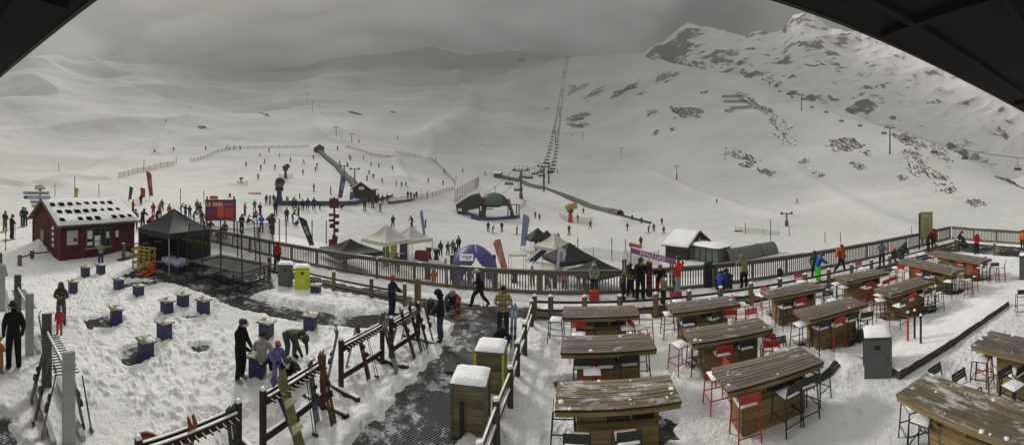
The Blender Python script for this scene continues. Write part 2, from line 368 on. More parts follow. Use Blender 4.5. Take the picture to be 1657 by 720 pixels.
def ground_pt(px, py):
    """point of the terrain seen at a picture position"""
    a = float(np.clip((px + 400) / 10.0, 0, len(PXC) - 1.001)); i = int(a); fa = a - i
    pyc = PYC[i] * (1 - fa) + PYC[i + 1] * fa; lr = LRC[i] * (1 - fa) + LRC[i + 1] * fa
    rho = math.exp(float(np.interp(-py, -pyc, lr))); th = (px - 828.5) / F
    if py > pyc[0]: rho = F * HC / (py - YH) if px < 400 else math.exp(lr[0]) * (pyc[0] - YH) / (py - YH)
    # march to where the relief surface really is
    best = rho
    c = np.exp(np.linspace(math.log(rho * .6), math.log(rho * 1.5), 400)); zz = ground_base(c * math.sin(th), c * math.cos(th))
    X_, Y_ = c * math.sin(th), c * math.cos(th); off = np.maximum(X_ * TN.x + Y_ * TN.y - D_RAIL - .35, X_ * TE.x + Y_ * TE.y - S_END - .4)
    rows = YH + (HC - zz) / c * F; hit = np.nonzero((rows <= py) & ((off > 1.8) | (px < 400)))[0]
    if len(hit): best = float(c[hit[0]])
    x, y = best * math.sin(th), best * math.cos(th)
    return Vector((x, y, float(ground_base(x, y))))
# ---------------------------------------------------------------- cleared paths (outlines on the terrace, metres)
def P2(l): return [pt(x, y) for x, y in l]
PATHS = []
walk = P2([(520, 830), (560, 745), (600, 690), (648, 636), (700, 584), (728, 548), (738, 522), (690, 512), (700, 500), (780, 500), (822, 508), (812, 535), (797, 562), (768, 580), (752, 630), (742, 720), (735, 830)])
PATHS.append(('rubber_path', walk, 'ribbed', .05))
strip = [sdp(s, 12.85 + .08 * math.sin(s * 1.3), 0) for s in np.arange(-17.5, 21.5, 1.5)] + [sdp(s, 14.0 + .12 * math.sin(s * 2.1), 0) for s in np.arange(20, -17.6, -1.5)]
PATHS.append(('boardwalk', strip, 'boards', .05))
PATHS.append(('dark_platform', [sdp(20.5, 14.7), sdp(25.2, 14.8), sdp(25.0, 2.0), sdp(21.6, 2.0), sdp(21.6, 12.3), sdp(20, 13.2)], 'wet', .04))
PATHS.append(('wet_path', P2([(196, 447), (255, 425), (330, 425), (432, 440), (446, 468), (412, 476), (404, 483), (450, 495), (520, 507), (560, 513), (620, 508), (650, 508), (690, 514), (660, 524), (615, 533), (556, 531), (478, 521), (430, 511), (380, 499), (330, 476), (255, 453), (205, 452)]), 'wet', .05))
PATHS.append(('wet_path', P2([(186, 462), (274, 451), (276, 457), (190, 470)]), 'wet', .05))
PATHS.append(('wet_path', P2([(185, 421), (232, 408), (236, 415), (195, 426)]), 'wet', .05))
PATHS.append(('wet_path', P2([(0, 668), (14, 680), (36, 740), (30, 800), (-40, 800), (-40, 668)]), 'ribbed', .05))
for q in ([(184, 575), (222, 563), (258, 572), (240, 585), (206, 592)], [(134, 520), (172, 512), (200, 521), (176, 530), (146, 533)], [(312, 563), (334, 561), (340, 569), (320, 573)], [(297, 513), (315, 511), (318, 515), (303, 517)], [(1040, 690), (1062, 676), (1092, 690), (1096, 712), (1060, 730), (1030, 724)]):
    PATHS.append(('bare_patch', P2(q), 'wet', .06))
for q in ([(1196, 650), (1206, 636), (1300, 640), (1352, 610), (1366, 592), (1350, 578), (1330, 600), (1282, 650), (1236, 668), (1204, 664)],
          [(1122, 582), (1134, 572), (1160, 590), (1180, 600), (1150, 606), (1124, 598)], [(1292, 560), (1340, 545), (1400, 534), (1420, 540), (1396, 556), (1340, 566), (1305, 566)], [(1240, 509), (1262, 505), (1302, 508), (1280, 519), (1250, 519)],
          [(1420, 515), (1432, 506), (1480, 502), (1510, 495), (1518, 500), (1490, 512), (1440, 520)], [(1520, 474), (1560, 470), (1558, 478), (1530, 479)], [(1572, 452), (1600, 449), (1604, 455), (1580, 457)], [(900, 622), (915, 616), (1040, 616), (1050, 624), (1000, 630), (905, 630)]):
    PATHS.append(('bare_patch', P2(q), 'wet', .06))
def edge_noise(x, y): return vnoise(x * 3.1, y * 3.1, 5) * .12 + vnoise(x * 8.3, y * 8.3, 9) * .06
def sdist(poly, x, y):
    """signed distance to an outline, negative inside"""
    best = np.full(x.shape, 1e9); ins = np.zeros(x.shape, bool); n = len(poly)
    for i in range(n):
        a, b = poly[i], poly[(i + 1) % n]; dx, dy = b.x - a.x, b.y - a.y
        t = np.clip(((x - a.x) * dx + (y - a.y) * dy) / (dx * dx + dy * dy + 1e-12), 0, 1)
        best = np.minimum(best, np.hypot(x - a.x - t * dx, y - a.y - t * dy))
        c = ((a.y > y) != (b.y > y)) & (x < dx * (y - a.y) / (dy if dy else 1e-9) + a.x); ins ^= c
    return np.where(ins, -best, best)
def cleared(x, y):
    d = np.full(x.shape, 9.0)
    for _, poly, _, _ in PATHS:
        xs = [p.x for p in poly]; ys = [p.y for p in poly]
        m = (x > min(xs) - .8) & (x < max(xs) + .8) & (y > min(ys) - .8) & (y < max(ys) + .8)
        if m.any(): d[m] = np.minimum(d[m], sdist(poly, x[m], y[m]))
    return d
BANKS = [((240, 40), 0, 0)]
def near_detail(x, y):
    """trodden lumps and the banks left beside the cleared paths; 0 = bare ground level"""
    rho = np.hypot(x, y); f = 1 - sst(24, 40, rho)
    n = vnoise(x * 1.1, y * 1.1, 1) * .5 + vnoise(x * 2.7, y * 2.7, 2) * .35 + vnoise(x * 6.5, y * 6.5, 4) * .28 + vnoise(x * 14, y * 14, 6) * .16
    side = sst(-.5, 2.5, x)                                       # the bar terrace is smoother than the trodden left
    lump_ = .45 + .75 * sst(-.35, .4, vnoise(x * .28, y * .28, 15) + .4 * vnoise(x * .8, y * .8, 16))
    h = .07 + n * (.062 - .03 * side) * lump_ + vnoise(x * .5, y * .5, 17) * .02
    d = cleared(x, y) + edge_noise(x, y)
    return (h * sst(-.02, .16, d) + .05 * np.exp(-((d - .22) / .16) ** 2) * (d > 0)) * f - .012
def heap(x, y):
    z = 0; x = np.asarray(x, float); y = np.asarray(y, float); k_ = sst(.0, .5, cleared(np.atleast_1d(x), np.atleast_1d(y)).reshape(x.shape))
    for px, py, r, h in ((62, 412, 1.6, .55), (88, 408, 1.3, .7), (196, 408, 2.2, .4), (120, 425, 2.5, .12), (470, 398, 1.8, .0), (500, 492, 1.2, .18), (440, 486, .9, .15), (560, 500, 1.3, .15)):
        c = pt(px, py); z = z + h * np.exp(-((x - c.x) ** 2 + (y - c.y) ** 2) / r ** 2)
    return z * k_
def ground_z(x, y):
    x = np.asarray(x, float); y = np.asarray(y, float)
    return ground_base(x, y) + near_detail(x, y) + heap(x, y)

# piste banks and cat tracks: low ridges of real snow along lines on the hills
LINES = [([(95, 300), (170, 268), (230, 240), (268, 210), (280, 190)], 1.2, 3), ([(255, 250), (262, 222), (300, 190), (330, 172), (420, 165)], 1.2, 2.5), ([(420, 165), (470, 150), (480, 142)], 1.5, 4),
         ([(474, 152), (480, 176), (500, 202), (530, 222), (560, 232)], 1.5, 2.5), ([(505, 160), (520, 190), (548, 215)], 1.2, 2.5), ([(740, 120), (765, 150), (755, 190), (700, 230)], 9, 14), ([(380, 300), (388, 272), (410, 255), (470, 250), (510, 252)], .5, 1.6),
         ([(930, 220), (1000, 250), (1080, 290), (1180, 330), (1270, 352)], 1.0, 2.5), ([(1260, 250), (1330, 300), (1400, 340), (1480, 372)], .8, 3), ([(560, 238), (640, 250), (660, 290)], .8, 2), ([(1180, 92), (1300, 150)], 2, 6),
         ([(690, 260), (700, 235), (690, 215)], 1.2, 3), ([(880, 310), (960, 345), (1010, 360)], .9, 2), ([(310, 208), (330, 204), (345, 210)], .9, 1.6), ([(170, 290), (90, 296), (40, 300), (0, 294)], .9, 1.6)]
def build_ground():
    az = np.concatenate([np.linspace(-180, -88, 60, endpoint=False), np.linspace(-88, 88, 1250), np.linspace(88, 180, 61)[1:]])
    th = np.radians(az); rho = np.exp(np.concatenate([np.linspace(math.log(.8), math.log(4), 10, endpoint=False), np.linspace(math.log(4), math.log(26), 300, endpoint=False), np.linspace(math.log(26), math.log(6000), 440)]))
    T, RH = np.meshgrid(th, rho, indexing='ij'); X = RH * np.sin(T); Y = RH * np.cos(T)
    Z = ground_base(X, Y); nr = rho < 42
    Z[:, nr] += near_detail(X[:, nr], Y[:, nr]) + heap(X[:, nr], Y[:, nr])
    rnd = random.Random(11); dth = 176 / 1249
    def stamp(x, y, a, l, wd, dp):
        r = math.hypot(x, y); az_ = math.degrees(math.atan2(x, y)); 
        if abs(az_) > 86 or r < 4.2: return
        i0 = 60 + int((az_ + 88) / dth); di = int(math.degrees(l * 1.3 / r) / dth) + 2
        j0 = int(np.searchsorted(rho, r)); j1 = int(np.searchsorted(rho, r - l * 1.3)); j2 = int(np.searchsorted(rho, r + l * 1.3)) + 1
        S = (slice(max(0, i0 - di), i0 + di), slice(max(0, j1), j2)); xx = X[S] - x; yy = Y[S] - y
        u = (xx * math.cos(a) + yy * math.sin(a)) / l; v = (-xx * math.sin(a) + yy * math.cos(a)) / wd; q = u * u + v * v
        Z[S] += -dp * np.exp(-q ** 2 * 1.2) + dp * .45 * np.exp(-((np.sqrt(q) - 1.35) / .3) ** 2)
    def trail(x, y, a, n, dp=.05):
        for k in range(n):
            a += rnd.gauss(0, .1); x += .34 * math.cos(a); y += .34 * math.sin(a); o = .11 * (1 if k % 2 else -1)
            if 4 < math.hypot(x, y) < 24 and not cleared(np.array([x]), np.array([y]))[0] < .1: stamp(x - o * math.sin(a), y + o * math.cos(a), a + rnd.gauss(0, .15), rnd.uniform(.13, .17), rnd.uniform(.055, .075), dp * rnd.uniform(.5, 1.2))
    for k in range(150): trail(rnd.uniform(-17, -3), rnd.uniform(3, 15), rnd.uniform(0, 6.28), rnd.randint(8, 26))
    for k in range(34): trail(rnd.uniform(0, 20), rnd.uniform(2, 12), rnd.uniform(0, 6.28), rnd.randint(6, 18), .035)
    back = sst(100, 125, np.abs(np.degrees(T))); Z = Z * (1 - back) + (-.02) * back
    for ln, h, wd in LINES:
        g = [ground_pt(*p) for p in ln]
        xs = [p.x for p in g]; ys = [p.y for p in g]; m = (X > min(xs) - 3 * wd) & (X < max(xs) + 3 * wd) & (Y > min(ys) - 3 * wd) & (Y < max(ys) + 3 * wd)
        if not m.any(): continue
        x, y = X[m], Y[m]; best = np.full(x.shape, 1e9)
        for a, b in zip(g, g[1:]):
            dx, dy = b.x - a.x, b.y - a.y; t = np.clip(((x - a.x) * dx + (y - a.y) * dy) / (dx * dx + dy * dy), 0, 1)
            best = np.minimum(best, np.hypot(x - a.x - t * dx, y - a.y - t * dy))
        Z[m] += h * np.exp(-(best / wd) ** 2)
    global GROUND_Z; GROUND_Z = (float(Z.min()), float(Z.max())); print('GROUND_Z', GROUND_Z)
    na, nr_ = X.shape; me = bpy.data.meshes.new('snow_ground')
    v = np.stack([X, Y, Z], -1).reshape(-1, 3)
    i = np.arange(na - 1)[:, None] * nr_ + np.arange(nr_ - 1)[None, :]
    f = np.stack([i, i + nr_, i + nr_ + 1, i + 1], -1).reshape(-1, 4)[:, ::-1]
    me.vertices.add(len(v)); me.vertices.foreach_set('co', v.ravel())
    me.loops.add(f.size); me.loops.foreach_set('vertex_index', f.ravel().astype(np.int32))
    me.polygons.add(len(f)); me.polygons.foreach_set('loop_start', np.arange(0, f.size, 4, dtype=np.int32))
    me.polygons.foreach_set('use_smooth', np.ones(len(f), bool))
    me.materials.append(MC['snow_near']); me.materials.append(MC['snow_far'])
    fm = np.broadcast_to((rho[:-1] > 34)[None, :], (na - 1, nr_ - 1)).reshape(-1).astype(np.int32)
    me.polygons.foreach_set('material_index', fm); me.update(calc_edges=True); me.validate()
    o = bpy.data.objects.new('snow_ground', me); COL.objects.link(o); struct(o)
    o['label'] = 'trodden snow of the terrace running on into the white ski slopes'
build_ground()
def path_mat(kind):
    m = bpy.data.materials.new('path_' + kind); m.use_nodes = True; t = m.node_tree; b = t.nodes['Principled BSDF']
    b.inputs['Roughness'].default_value = .9; b.inputs['Specular IOR Level'].default_value = .1
    co = N(t, 'ShaderNodeTexCoord'); n = N(t, 'ShaderNodeTexNoise'); n.inputs['Scale'].default_value = 3.4; n.inputs['Detail'].default_value = 14; n.inputs['Roughness'].default_value = .86
    t.links.new(co.outputs['Object'], n.inputs['Vector'])
    r = N(t, 'ShaderNodeMapRange'); r.inputs[1].default_value = {'ribbed': .515, 'wet': .525, 'boards': .56}[kind]; r.inputs[2].default_value = {'ribbed': .60, 'wet': .61, 'boards': .64}[kind]; r.inputs[4].default_value = .85
    lo = N(t, 'ShaderNodeTexNoise'); lo.inputs['Scale'].default_value = .9; lo.inputs['Detail'].default_value = 4; t.links.new(co.outputs['Object'], lo.inputs['Vector'])
    lm = N(t, 'ShaderNodeMath', operation='MULTIPLY_ADD'); lm.inputs[1].default_value = .42; lm.inputs[2].default_value = -.21; t.links.new(lo.outputs['Fac'], lm.inputs[0])
    la = N(t, 'ShaderNodeMath', operation='ADD'); t.links.new(n.outputs['Fac'], la.inputs[0]); t.links.new(lm.outputs[0], la.inputs[1])
    t.links.new(la.outputs[0], r.inputs[0])
    base = {'ribbed': (.022, .021, .021), 'wet': (.028, .027, .026), 'boards': (.05, .045, .042)}[kind]
    mi = N(t, 'ShaderNodeMix', data_type='RGBA'); mi.inputs[6].default_value = (*base, 1); mi.inputs[7].default_value = (.6, .6, .62, 1)
    mp = N(t, 'ShaderNodeMapping'); mp.inputs['Rotation'].default_value = (0, 0, R(38 if kind == 'ribbed' else 10))
    t.links.new(co.outputs['Object'], mp.inputs[0]); wv = N(t, 'ShaderNodeTexWave'); wv.wave_type = 'BANDS'; wv.bands_direction = 'X' if kind == 'ribbed' else 'Y'
    wv.inputs['Scale'].default_value = 5.6 if kind == 'ribbed' else 1.1; wv.inputs['Distortion'].default_value = .9; wv.inputs['Detail'].default_value = 3
    t.links.new(mp.outputs[0], wv.inputs['Vector'])
    if kind == 'ribbed':      # snow stays in the grooves between the ribs
        g = N(t, 'ShaderNodeMapRange'); g.inputs[1].default_value = .55; g.inputs[2].default_value = 0; g.inputs[3].default_value = 0; g.inputs[4].default_value = .22
        t.links.new(wv.outputs['Fac'], g.inputs[0]); a = N(t, 'ShaderNodeMath', operation='ADD'); a.use_clamp = True
        t.links.new(r.outputs[0], a.inputs[0]); t.links.new(g.outputs[0], a.inputs[1]); t.links.new(a.outputs[0], mi.inputs[0])
    else: t.links.new(r.outputs[0], mi.inputs[0])
    t.links.new(mi.outputs[2], b.inputs['Base Color'])
    if kind != 'wet':
        bp = N(t, 'ShaderNodeBump'); bp.inputs['Strength'].default_value = .8; bp.inputs['Distance'].default_value = .02
        t.links.new(wv.outputs['Fac'], bp.inputs['Height']); t.links.new(bp.outputs[0], b.inputs['Normal'])
    return m
PM = {k: path_mat(k) for k in ('ribbed', 'wet', 'boards')}
for k, (nm, poly, kind, _) in enumerate(PATHS):
    c = sum(poly, Vector()) / len(poly)
    # the sheet runs a little under its snow banks
    mb = B(PM[kind]); pl = []
    n = len(poly)
    for i, p in enumerate(poly):
        a, b = poly[i - 1], poly[(i + 1) % n]; tg = (b - a).normalized(); nm_ = Vector((tg.y, -tg.x, 0))
        pl.append(p + nm_ * .1)
    ar = sum(poly[i].x * poly[(i + 1) % n].y - poly[(i + 1) % n].x * poly[i].y for i in range(n))
    if ar < 0: pl = [2 * p - q for p, q in zip(poly, pl)]; pl = pl[::-1]
    pl = [Vector((p.x, p.y, 0)) for p in pl]
    if k == 1: pl = pl
    top = [Vector((p.x, p.y, .004 + .0011 * k)) for p in pl]
    mb.add(top, [tuple(range(len(top)))])
    o = mb.build(nm)
    bm = bmesh.new(); bm.from_mesh(o.data); bmesh.ops.triangulate(bm, faces=bm.faces[:]); bm.to_mesh(o.data); bm.free(); struct(o)

# ---------------------------------------------------------------- far mountain behind the right hand ridge
def rock_snow(name, lo, hi, scale, snow=(.8, .79, .77)):
    m = bpy.data.materials.new(name); m.use_nodes = True; t = m.node_tree; b = t.nodes['Principled BSDF']; b.inputs['Roughness'].default_value = .9; b.inputs['Specular IOR Level'].default_value = .1
    co = N(t, 'ShaderNodeTexCoord'); mp = N(t, 'ShaderNodeMapping'); mp.inputs['Scale'].default_value = (scale, scale, scale * 1.9); t.links.new(co.outputs['Object'], mp.inputs[0])
    n = N(t, 'ShaderNodeTexNoise'); n.inputs['Scale'].default_value = 1; n.inputs['Detail'].default_value = 12; n.inputs['Roughness'].default_value = .68; n.inputs['Distortion'].default_value = .3
    t.links.new(mp.outputs[0], n.inputs['Vector'])
    ge = N(t, 'ShaderNodeNewGeometry'); sz = N(t, 'ShaderNodeSeparateXYZ'); t.links.new(ge.outputs['Normal'], sz.inputs[0])
    s = N(t, 'ShaderNodeMapRange'); s.inputs[1].default_value = .85; s.inputs[2].default_value = .3; s.inputs[3].default_value = -.12; s.inputs[4].default_value = .2; t.links.new(sz.outputs['Z'], s.inputs[0])
    a = N(t, 'ShaderNodeMath', operation='ADD'); t.links.new(n.outputs['Fac'], a.inputs[0]); t.links.new(s.outputs[0], a.inputs[1])
    r = N(t, 'ShaderNodeMapRange'); r.inputs[1].default_value = lo; r.inputs[2].default_value = hi; t.links.new(a.outputs[0], r.inputs[0])
    n2 = N(t, 'ShaderNodeTexNoise'); n2.inputs['Scale'].default_value = scale * 9; n2.inputs['Detail'].default_value = 6; t.links.new(co.outputs['Object'], n2.inputs['Vector'])
    rc = N(t, 'ShaderNodeValToRGB'); rc.color_ramp.elements[0].color = (.035, .034, .03, 1); rc.color_ramp.elements[0].position = .35; rc.color_ramp.elements[1].color = (.17, .165, .145, 1); rc.color_ramp.elements[1].position = .68
    t.links.new(n2.outputs['Fac'], rc.inputs[0])
    mi = N(t, 'ShaderNodeMix', data_type='RGBA'); mi.inputs[6].default_value = (*snow, 1); t.links.new(r.outputs[0], mi.inputs[0]); t.links.new(rc.outputs[0], mi.inputs[7]); t.links.new(mi.outputs[2], b.inputs['Base Color'])
    bp = N(t, 'ShaderNodeBump'); bp.inputs['Strength'].default_value = .8; bp.inputs['Distance'].default_value = .6 / scale * .06
    t.links.new(n.outputs['Fac'], bp.inputs['Height']); t.links.new(bp.outputs[0], b.inputs['Normal'])
    return m
def build_far():
    sky = [(960, 105), (1010, 92), (1042, 82), (1058, 72), (1085, 52), (1112, 31), (1135, 40), (1160, 47), (1200, 51), (1228, 43), (1245, 47), (1268, 44), (1284, 24), (1300, 18), (1318, 22), (1345, 36), (1400, 52), (1480, 78), (1560, 112), (1657, 160), (1760, 190)]
    pxs = np.arange(960, 1761, 1.6); K = 260; V = np.zeros((len(pxs), K, 3)); u = np.linspace(0, 1, K)
    st = np.interp(pxs, [a for a, b in sky], [b for a, b in sky]); st = st + 0
    for i, p in enumerate(pxs):
        rid = np.interp(p, [a for a, b in SKYL], [b for a, b in SKYL]) + 110
        r0 = np.interp(p, [960, 1300, 1657, 1760], [640, 420, 230, 210]); r1 = np.interp(p, [960, 1110, 1300, 1657, 1760], [900, 800, 800, 640, 600])
        sj = vnoise(np.array([p / 9.0]), np.array([.5]), 8)[0] * 2.2 + vnoise(np.array([p / 3.7]), np.array([.5]), 9)[0] * 1.1; py = rid + (st[i] - rid) * u + sj * u ** 14; rr = np.exp(math.log(r0) + (math.log(r1) - math.log(r0)) * u ** .9)
        th = (p - 828.5) / F; V[i, :, 0] = rr * math.sin(th); V[i, :, 1] = rr * math.cos(th); V[i, :, 2] = HC - (py - YH) / F * rr
    x, y = V[:, :, 0], V[:, :, 1]; z = 0
    for k, (L, a) in enumerate(((260, .10), (120, .11), (60, .10), (28, .09), (13, .08), (7, .06))):
        n = vnoise(x / L + 3 * k, y / L + V[:, :, 2] / L * .7, 20 + k); z = z + (1 - 2 * np.abs(n)) * L * a
    V[:, :, 2] += z * (1 - u[None, :] ** 6 * .6) - 12
    me = bpy.data.meshes.new('far_mountain'); i = np.arange(len(pxs) - 1)[:, None] * K + np.arange(K - 1)[None, :]
    f = np.stack([i, i + K, i + K + 1, i + 1], -1).reshape(-1, 4)[:, ::-1]; me.from_pydata(V.reshape(-1, 3).tolist(), [], f.tolist())
    me.polygons.foreach_set('use_smooth', [True] * len(f)); me.materials.append(rock_snow('peak_rock', .545, .60, .024))
    o = bpy.data.objects.new('far_mountain', me); COL.objects.link(o); struct(o); o['label'] = 'rocky snow covered peaks behind the right hand ridge'
build_far()
# ---------------------------------------------------------------- the hazy mountain air
def build_haze():
    m = bpy.data.materials.new('haze'); m.use_nodes = True; t = m.node_tree; t.nodes.clear()
    o = N(t, 'ShaderNodeOutputMaterial'); v = N(t, 'ShaderNodeVolumePrincipled'); v.inputs['Density'].default_value = HAZE
    v.inputs['Color'].default_value = (.70, .70, .675, 1); v.inputs['Anisotropy'].default_value = 0; t.links.new(v.outputs[0], o.inputs['Volume'])
    zlo, zhi = GROUND_Z[0] - 1, max(GROUND_Z[1] + 12, 440)
    mb = B(m).box((0, 0, (zlo + zhi) / 2), (13000, 13000, zhi - zlo))
    h = mb.build('haze'); h.location = (0, 0, 0); h['kind'] = 'stuff'; h['label'] = 'thin grey mountain haze filling the valley air'
HAZE = 0.0012
build_haze()
def build_cloud():
    """the dark cloud bank over the middle of the valley, above the haze"""
    m = bpy.data.materials.new('cloud'); m.use_nodes = True; t = m.node_tree; t.nodes.clear(); o = N(t, 'ShaderNodeOutputMaterial')
    df = N(t, 'ShaderNodeBsdfDiffuse'); df.inputs[0].default_value = (.5, .49, .54, 1); tl = N(t, 'ShaderNodeBsdfTranslucent'); tl.inputs[0].default_value = (.46, .46, .475, 1); tr = N(t, 'ShaderNodeBsdfTransparent')
    a = N(t, 'ShaderNodeMixShader'); a.inputs[0].default_value = .5; t.links.new(df.outputs[0], a.inputs[1]); t.links.new(tl.outputs[0], a.inputs[2])
    co = N(t, 'ShaderNodeTexCoord'); n = N(t, 'ShaderNodeTexNoise'); n.inputs['Scale'].default_value = .0032; n.inputs['Detail'].default_value = 8; n.inputs['Roughness'].default_value = .5; t.links.new(co.outputs['Object'], n.inputs['Vector'])
    at = N(t, 'ShaderNodeAttribute'); at.attribute_name = 'cover'
    ad = N(t, 'ShaderNodeMath', operation='ADD'); t.links.new(n.outputs['Fac'], ad.inputs[0]); t.links.new(at.outputs['Fac'], ad.inputs[1])
    r = N(t, 'ShaderNodeMapRange'); r.interpolation_type = 'SMOOTHSTEP'; r.inputs[1].default_value = .7; r.inputs[2].default_value = 1.38; r.inputs[4].default_value = .98; t.links.new(ad.outputs[0], r.inputs[0])
    b = N(t, 'ShaderNodeMixShader'); t.links.new(r.outputs[0], b.inputs[0]); t.links.new(tr.outputs[0], b.inputs[1]); t.links.new(a.outputs[0], b.inputs[2]); t.links.new(b.outputs[0], o.inputs['Surface'])
    xs = np.arange(-2600, 2200, 40.0); ys = np.arange(500, 4200, 40.0); X, Y = np.meshgrid(xs, ys, indexing='ij')
    z0 = max(GROUND_Z[1] + 12, 440) + 60
    Z = z0 + 25 * vnoise(X / 300, Y / 300, 50) + 12 * vnoise(X / 120, Y / 120, 51)
    edge_y = 645 + 90 * vnoise(X / 400, X * 0, 52); cov = .86 * sst(0, 170, Y - edge_y) * (1 - sst(260 + .42 * (Y - 860), 560 + .42 * (Y - 860), X)) * sst(-2600, -1700, X) * (1 - sst(3200, 4100, Y))
    na, nb = X.shape; V_ = np.stack([X, Y, Z], -1).reshape(-1, 3); i = np.arange(na - 1)[:, None] * nb + np.arange(nb - 1)[None, :]; f = np.stack([i, i + nb, i + nb + 1, i + 1], -1).reshape(-1, 4)
    top = V_.copy(); top[:, 2] += 40 + 30 * cov.reshape(-1)
    me = bpy.data.meshes.new('clouds'); me.from_pydata(V_.tolist(), [], f[:, ::-1].tolist()); c = me.attributes.new('cover', 'FLOAT', 'POINT')
    c.data.foreach_set('value', cov.reshape(-1)); me.polygons.foreach_set('use_smooth', [True] * len(me.polygons)); me.materials.append(m)
    ob = bpy.data.objects.new('clouds', me); COL.objects.link(ob); ob['kind'] = 'structure'; ob['label'] = 'dark cloud bank hanging over the valley'
build_cloud()
# ================================================================ the terrace: balustrade, fences, roof edge
M_RAIL = wood('rail_wood', '#5f5c53', '#8f8b83', 0, .9)
M_SLAT = wood('slat_wood', '#5a554c', '#7d786d', 2, (.9, 'X'))
M_POST = wood('post_wood', '#4d4436', '#847458', 2, (.5, 'X'))
M_DARKW = wood('dark_rail_wood', '#2e2722', '#4b4038', 0, .9)
M_SNOW = snow_cap()
def rot_of(v): return math.atan2(v.y, v.x)
def balustrade(a, b, label, ends=(True, True)):
    L = (b - a).length; root = thing('balustrade', label, 'railing', a, rot_of(b - a), 'balustrade round the terrace')
    n = max(1, round(L / 2.0)); step = L / n
    for i in range(n + 1):
        if (i == 0 and not ends[0]) or (i == n and not ends[1]): continue
        big = i % 4 == 0
        B(M_POST).box((i * step, .07, .40), (.12 if not big else .2, .1, 1.16)).build('post', root)
    B(M_RAIL).box((L / 2, 0, 1.075), (L, .17, .045)).build('top_rail', root)
    B(M_RAIL).box((L / 2, -.005, .965), (L, .05, .17)).build('upper_board', root)
    B(M_RAIL).box((L / 2, -.005, .14), (L, .05, .16)).build('bottom_rail', root)
    for i in range(n):
        m = B(M_SLAT); x = i * step + .13; k = max(1, int((step - .2) / .125)); 
        for j in range(k + 1): m.box((i * step + .11 + j * (step - .22) / k, -.045, .55), (.052, .024, .84))
        m.build('slat_panel', root)
    s = B(M_SNOW)
    rr = random.Random(int(L * 100)); x = 0
    while x < L:
        l = rr.uniform(.2, 1.1); 
        if rr.random() < .25: s.box((min(x + l / 2, L), rr.uniform(-.02, .03), 1.106), (l, rr.uniform(.05, .12), .022), top=(.93, .6))
        x += l + rr.uniform(0, .7)
    if s.v: s.build('snow_crust', root)['kind'] = 'stuff'
    return root
CORN = sdp(25.9, 15.6)
balustrade(sdp(-27.5, 15.6), sdp(-9.5, 15.6), 'weathered brown balustrade behind the trampoline and the low bins', (True, True))
balustrade(sdp(-9.38, 15.6), CORN, 'long grey slatted balustrade along the edge of the terrace', (False, True))
balustrade(CORN - TN * .12, sdp(25.9, 1.5), 'short slatted balustrade closing the far right end of the terrace', (False, True))

def post_fence(pts, label, h=.95, rails=(.74, .45, .2), name='post_and_rail_fence', r=.075, snow_rail=0, m_post=None):
    a = pts[0]; root = thing(name, label, 'fence', a, 0)
    m_post = m_post or M_POST
    for i, p in enumerate(pts):
        q = p - a; o = MB().use(m_post).box((q.x, q.y, h / 2 - .1), (r * 2, r * 2, h + .2), rz=.3).build('post', root, bevel=.012)
        MB().use(M_SNOW).box((0, 0, .022), (r * 1.85, r * 1.85, .05), top=(.7, .7), rz=.3).build('snow_cap', o, loc=(q.x, q.y, h))
    for z in rails:
        m = B(M_DARKW); s = B(M_SNOW)
        for p, q in zip(pts, pts[1:]):
            d = (q - p).normalized(); m.bar(p - a + d * r + Vector((0, 0, z)), q - a - d * r + Vector((0, 0, z)), .045, .075)
            if snow_rail: s.bar(p - a + d * (r + .02) + Vector((0, 0, z + .05)), q - a - d * (r + .02) + Vector((0, 0, z + .05)), .035, .03)
        ro = m.build('rail', root)
        if snow_rail: s.build('snow_cap', ro)
    return root
def on_line(px, d=12.6):
    th = (px - 828.5) / F; rel = th - R(10); return sdp(d * math.tan(rel), d)
post_fence([on_line(x) for x in (865, 891, 946, 1003, 1061, 1115, 1166, 1215, 1262, 1303, 1341, 1378, 1410, 1440)] + [sdp(19.2, 12.6), sdp(21.4, 12.5)], 'long low post and rail fence behind the bar tables')
post_fence([sdp(21.4, 12.35), sdp(21.4, 9.6), sdp(21.4, 6.9), sdp(21.4, 4)], 'low fence beside the dark platform at the far right', h=.9, rails=(.7,))
post_fence([on_line(x) for x in (436, 487, 540, 601, 655)], 'low post fence behind the bins left of the path', rails=(.62, .3))
pp = [Vector((.66, 12.2, 0)), Vector((.36, 10.3, 0)), Vector((.13, 9.1, 0)), Vector((-.04, 7.9, 0)), Vector((-.29, 6.74, 0)), Vector((-.5, 5.6, 0)), Vector((-.7, 4.4, 0))]
post_fence(pp, 'snow dusted fence running down the path beside the wooden bins', h=.92, rails=(.78, .45), r=.06, snow_rail=1, m_post=wood('grey_post', '#3d3832', '#6b645a', 2, (.5, 'X')))
post_fence([pt(32, 432), pt(52, 424), pt(97, 418)], 'low snow hung fence in front of the gable of the red cabin', h=.7, rails=(.5,), r=.1)
post_fence([pt(200, 420), pt(236, 412)], 'short fence between the red cabin and the black tent', h=1.0, rails=(.85,), r=.09)

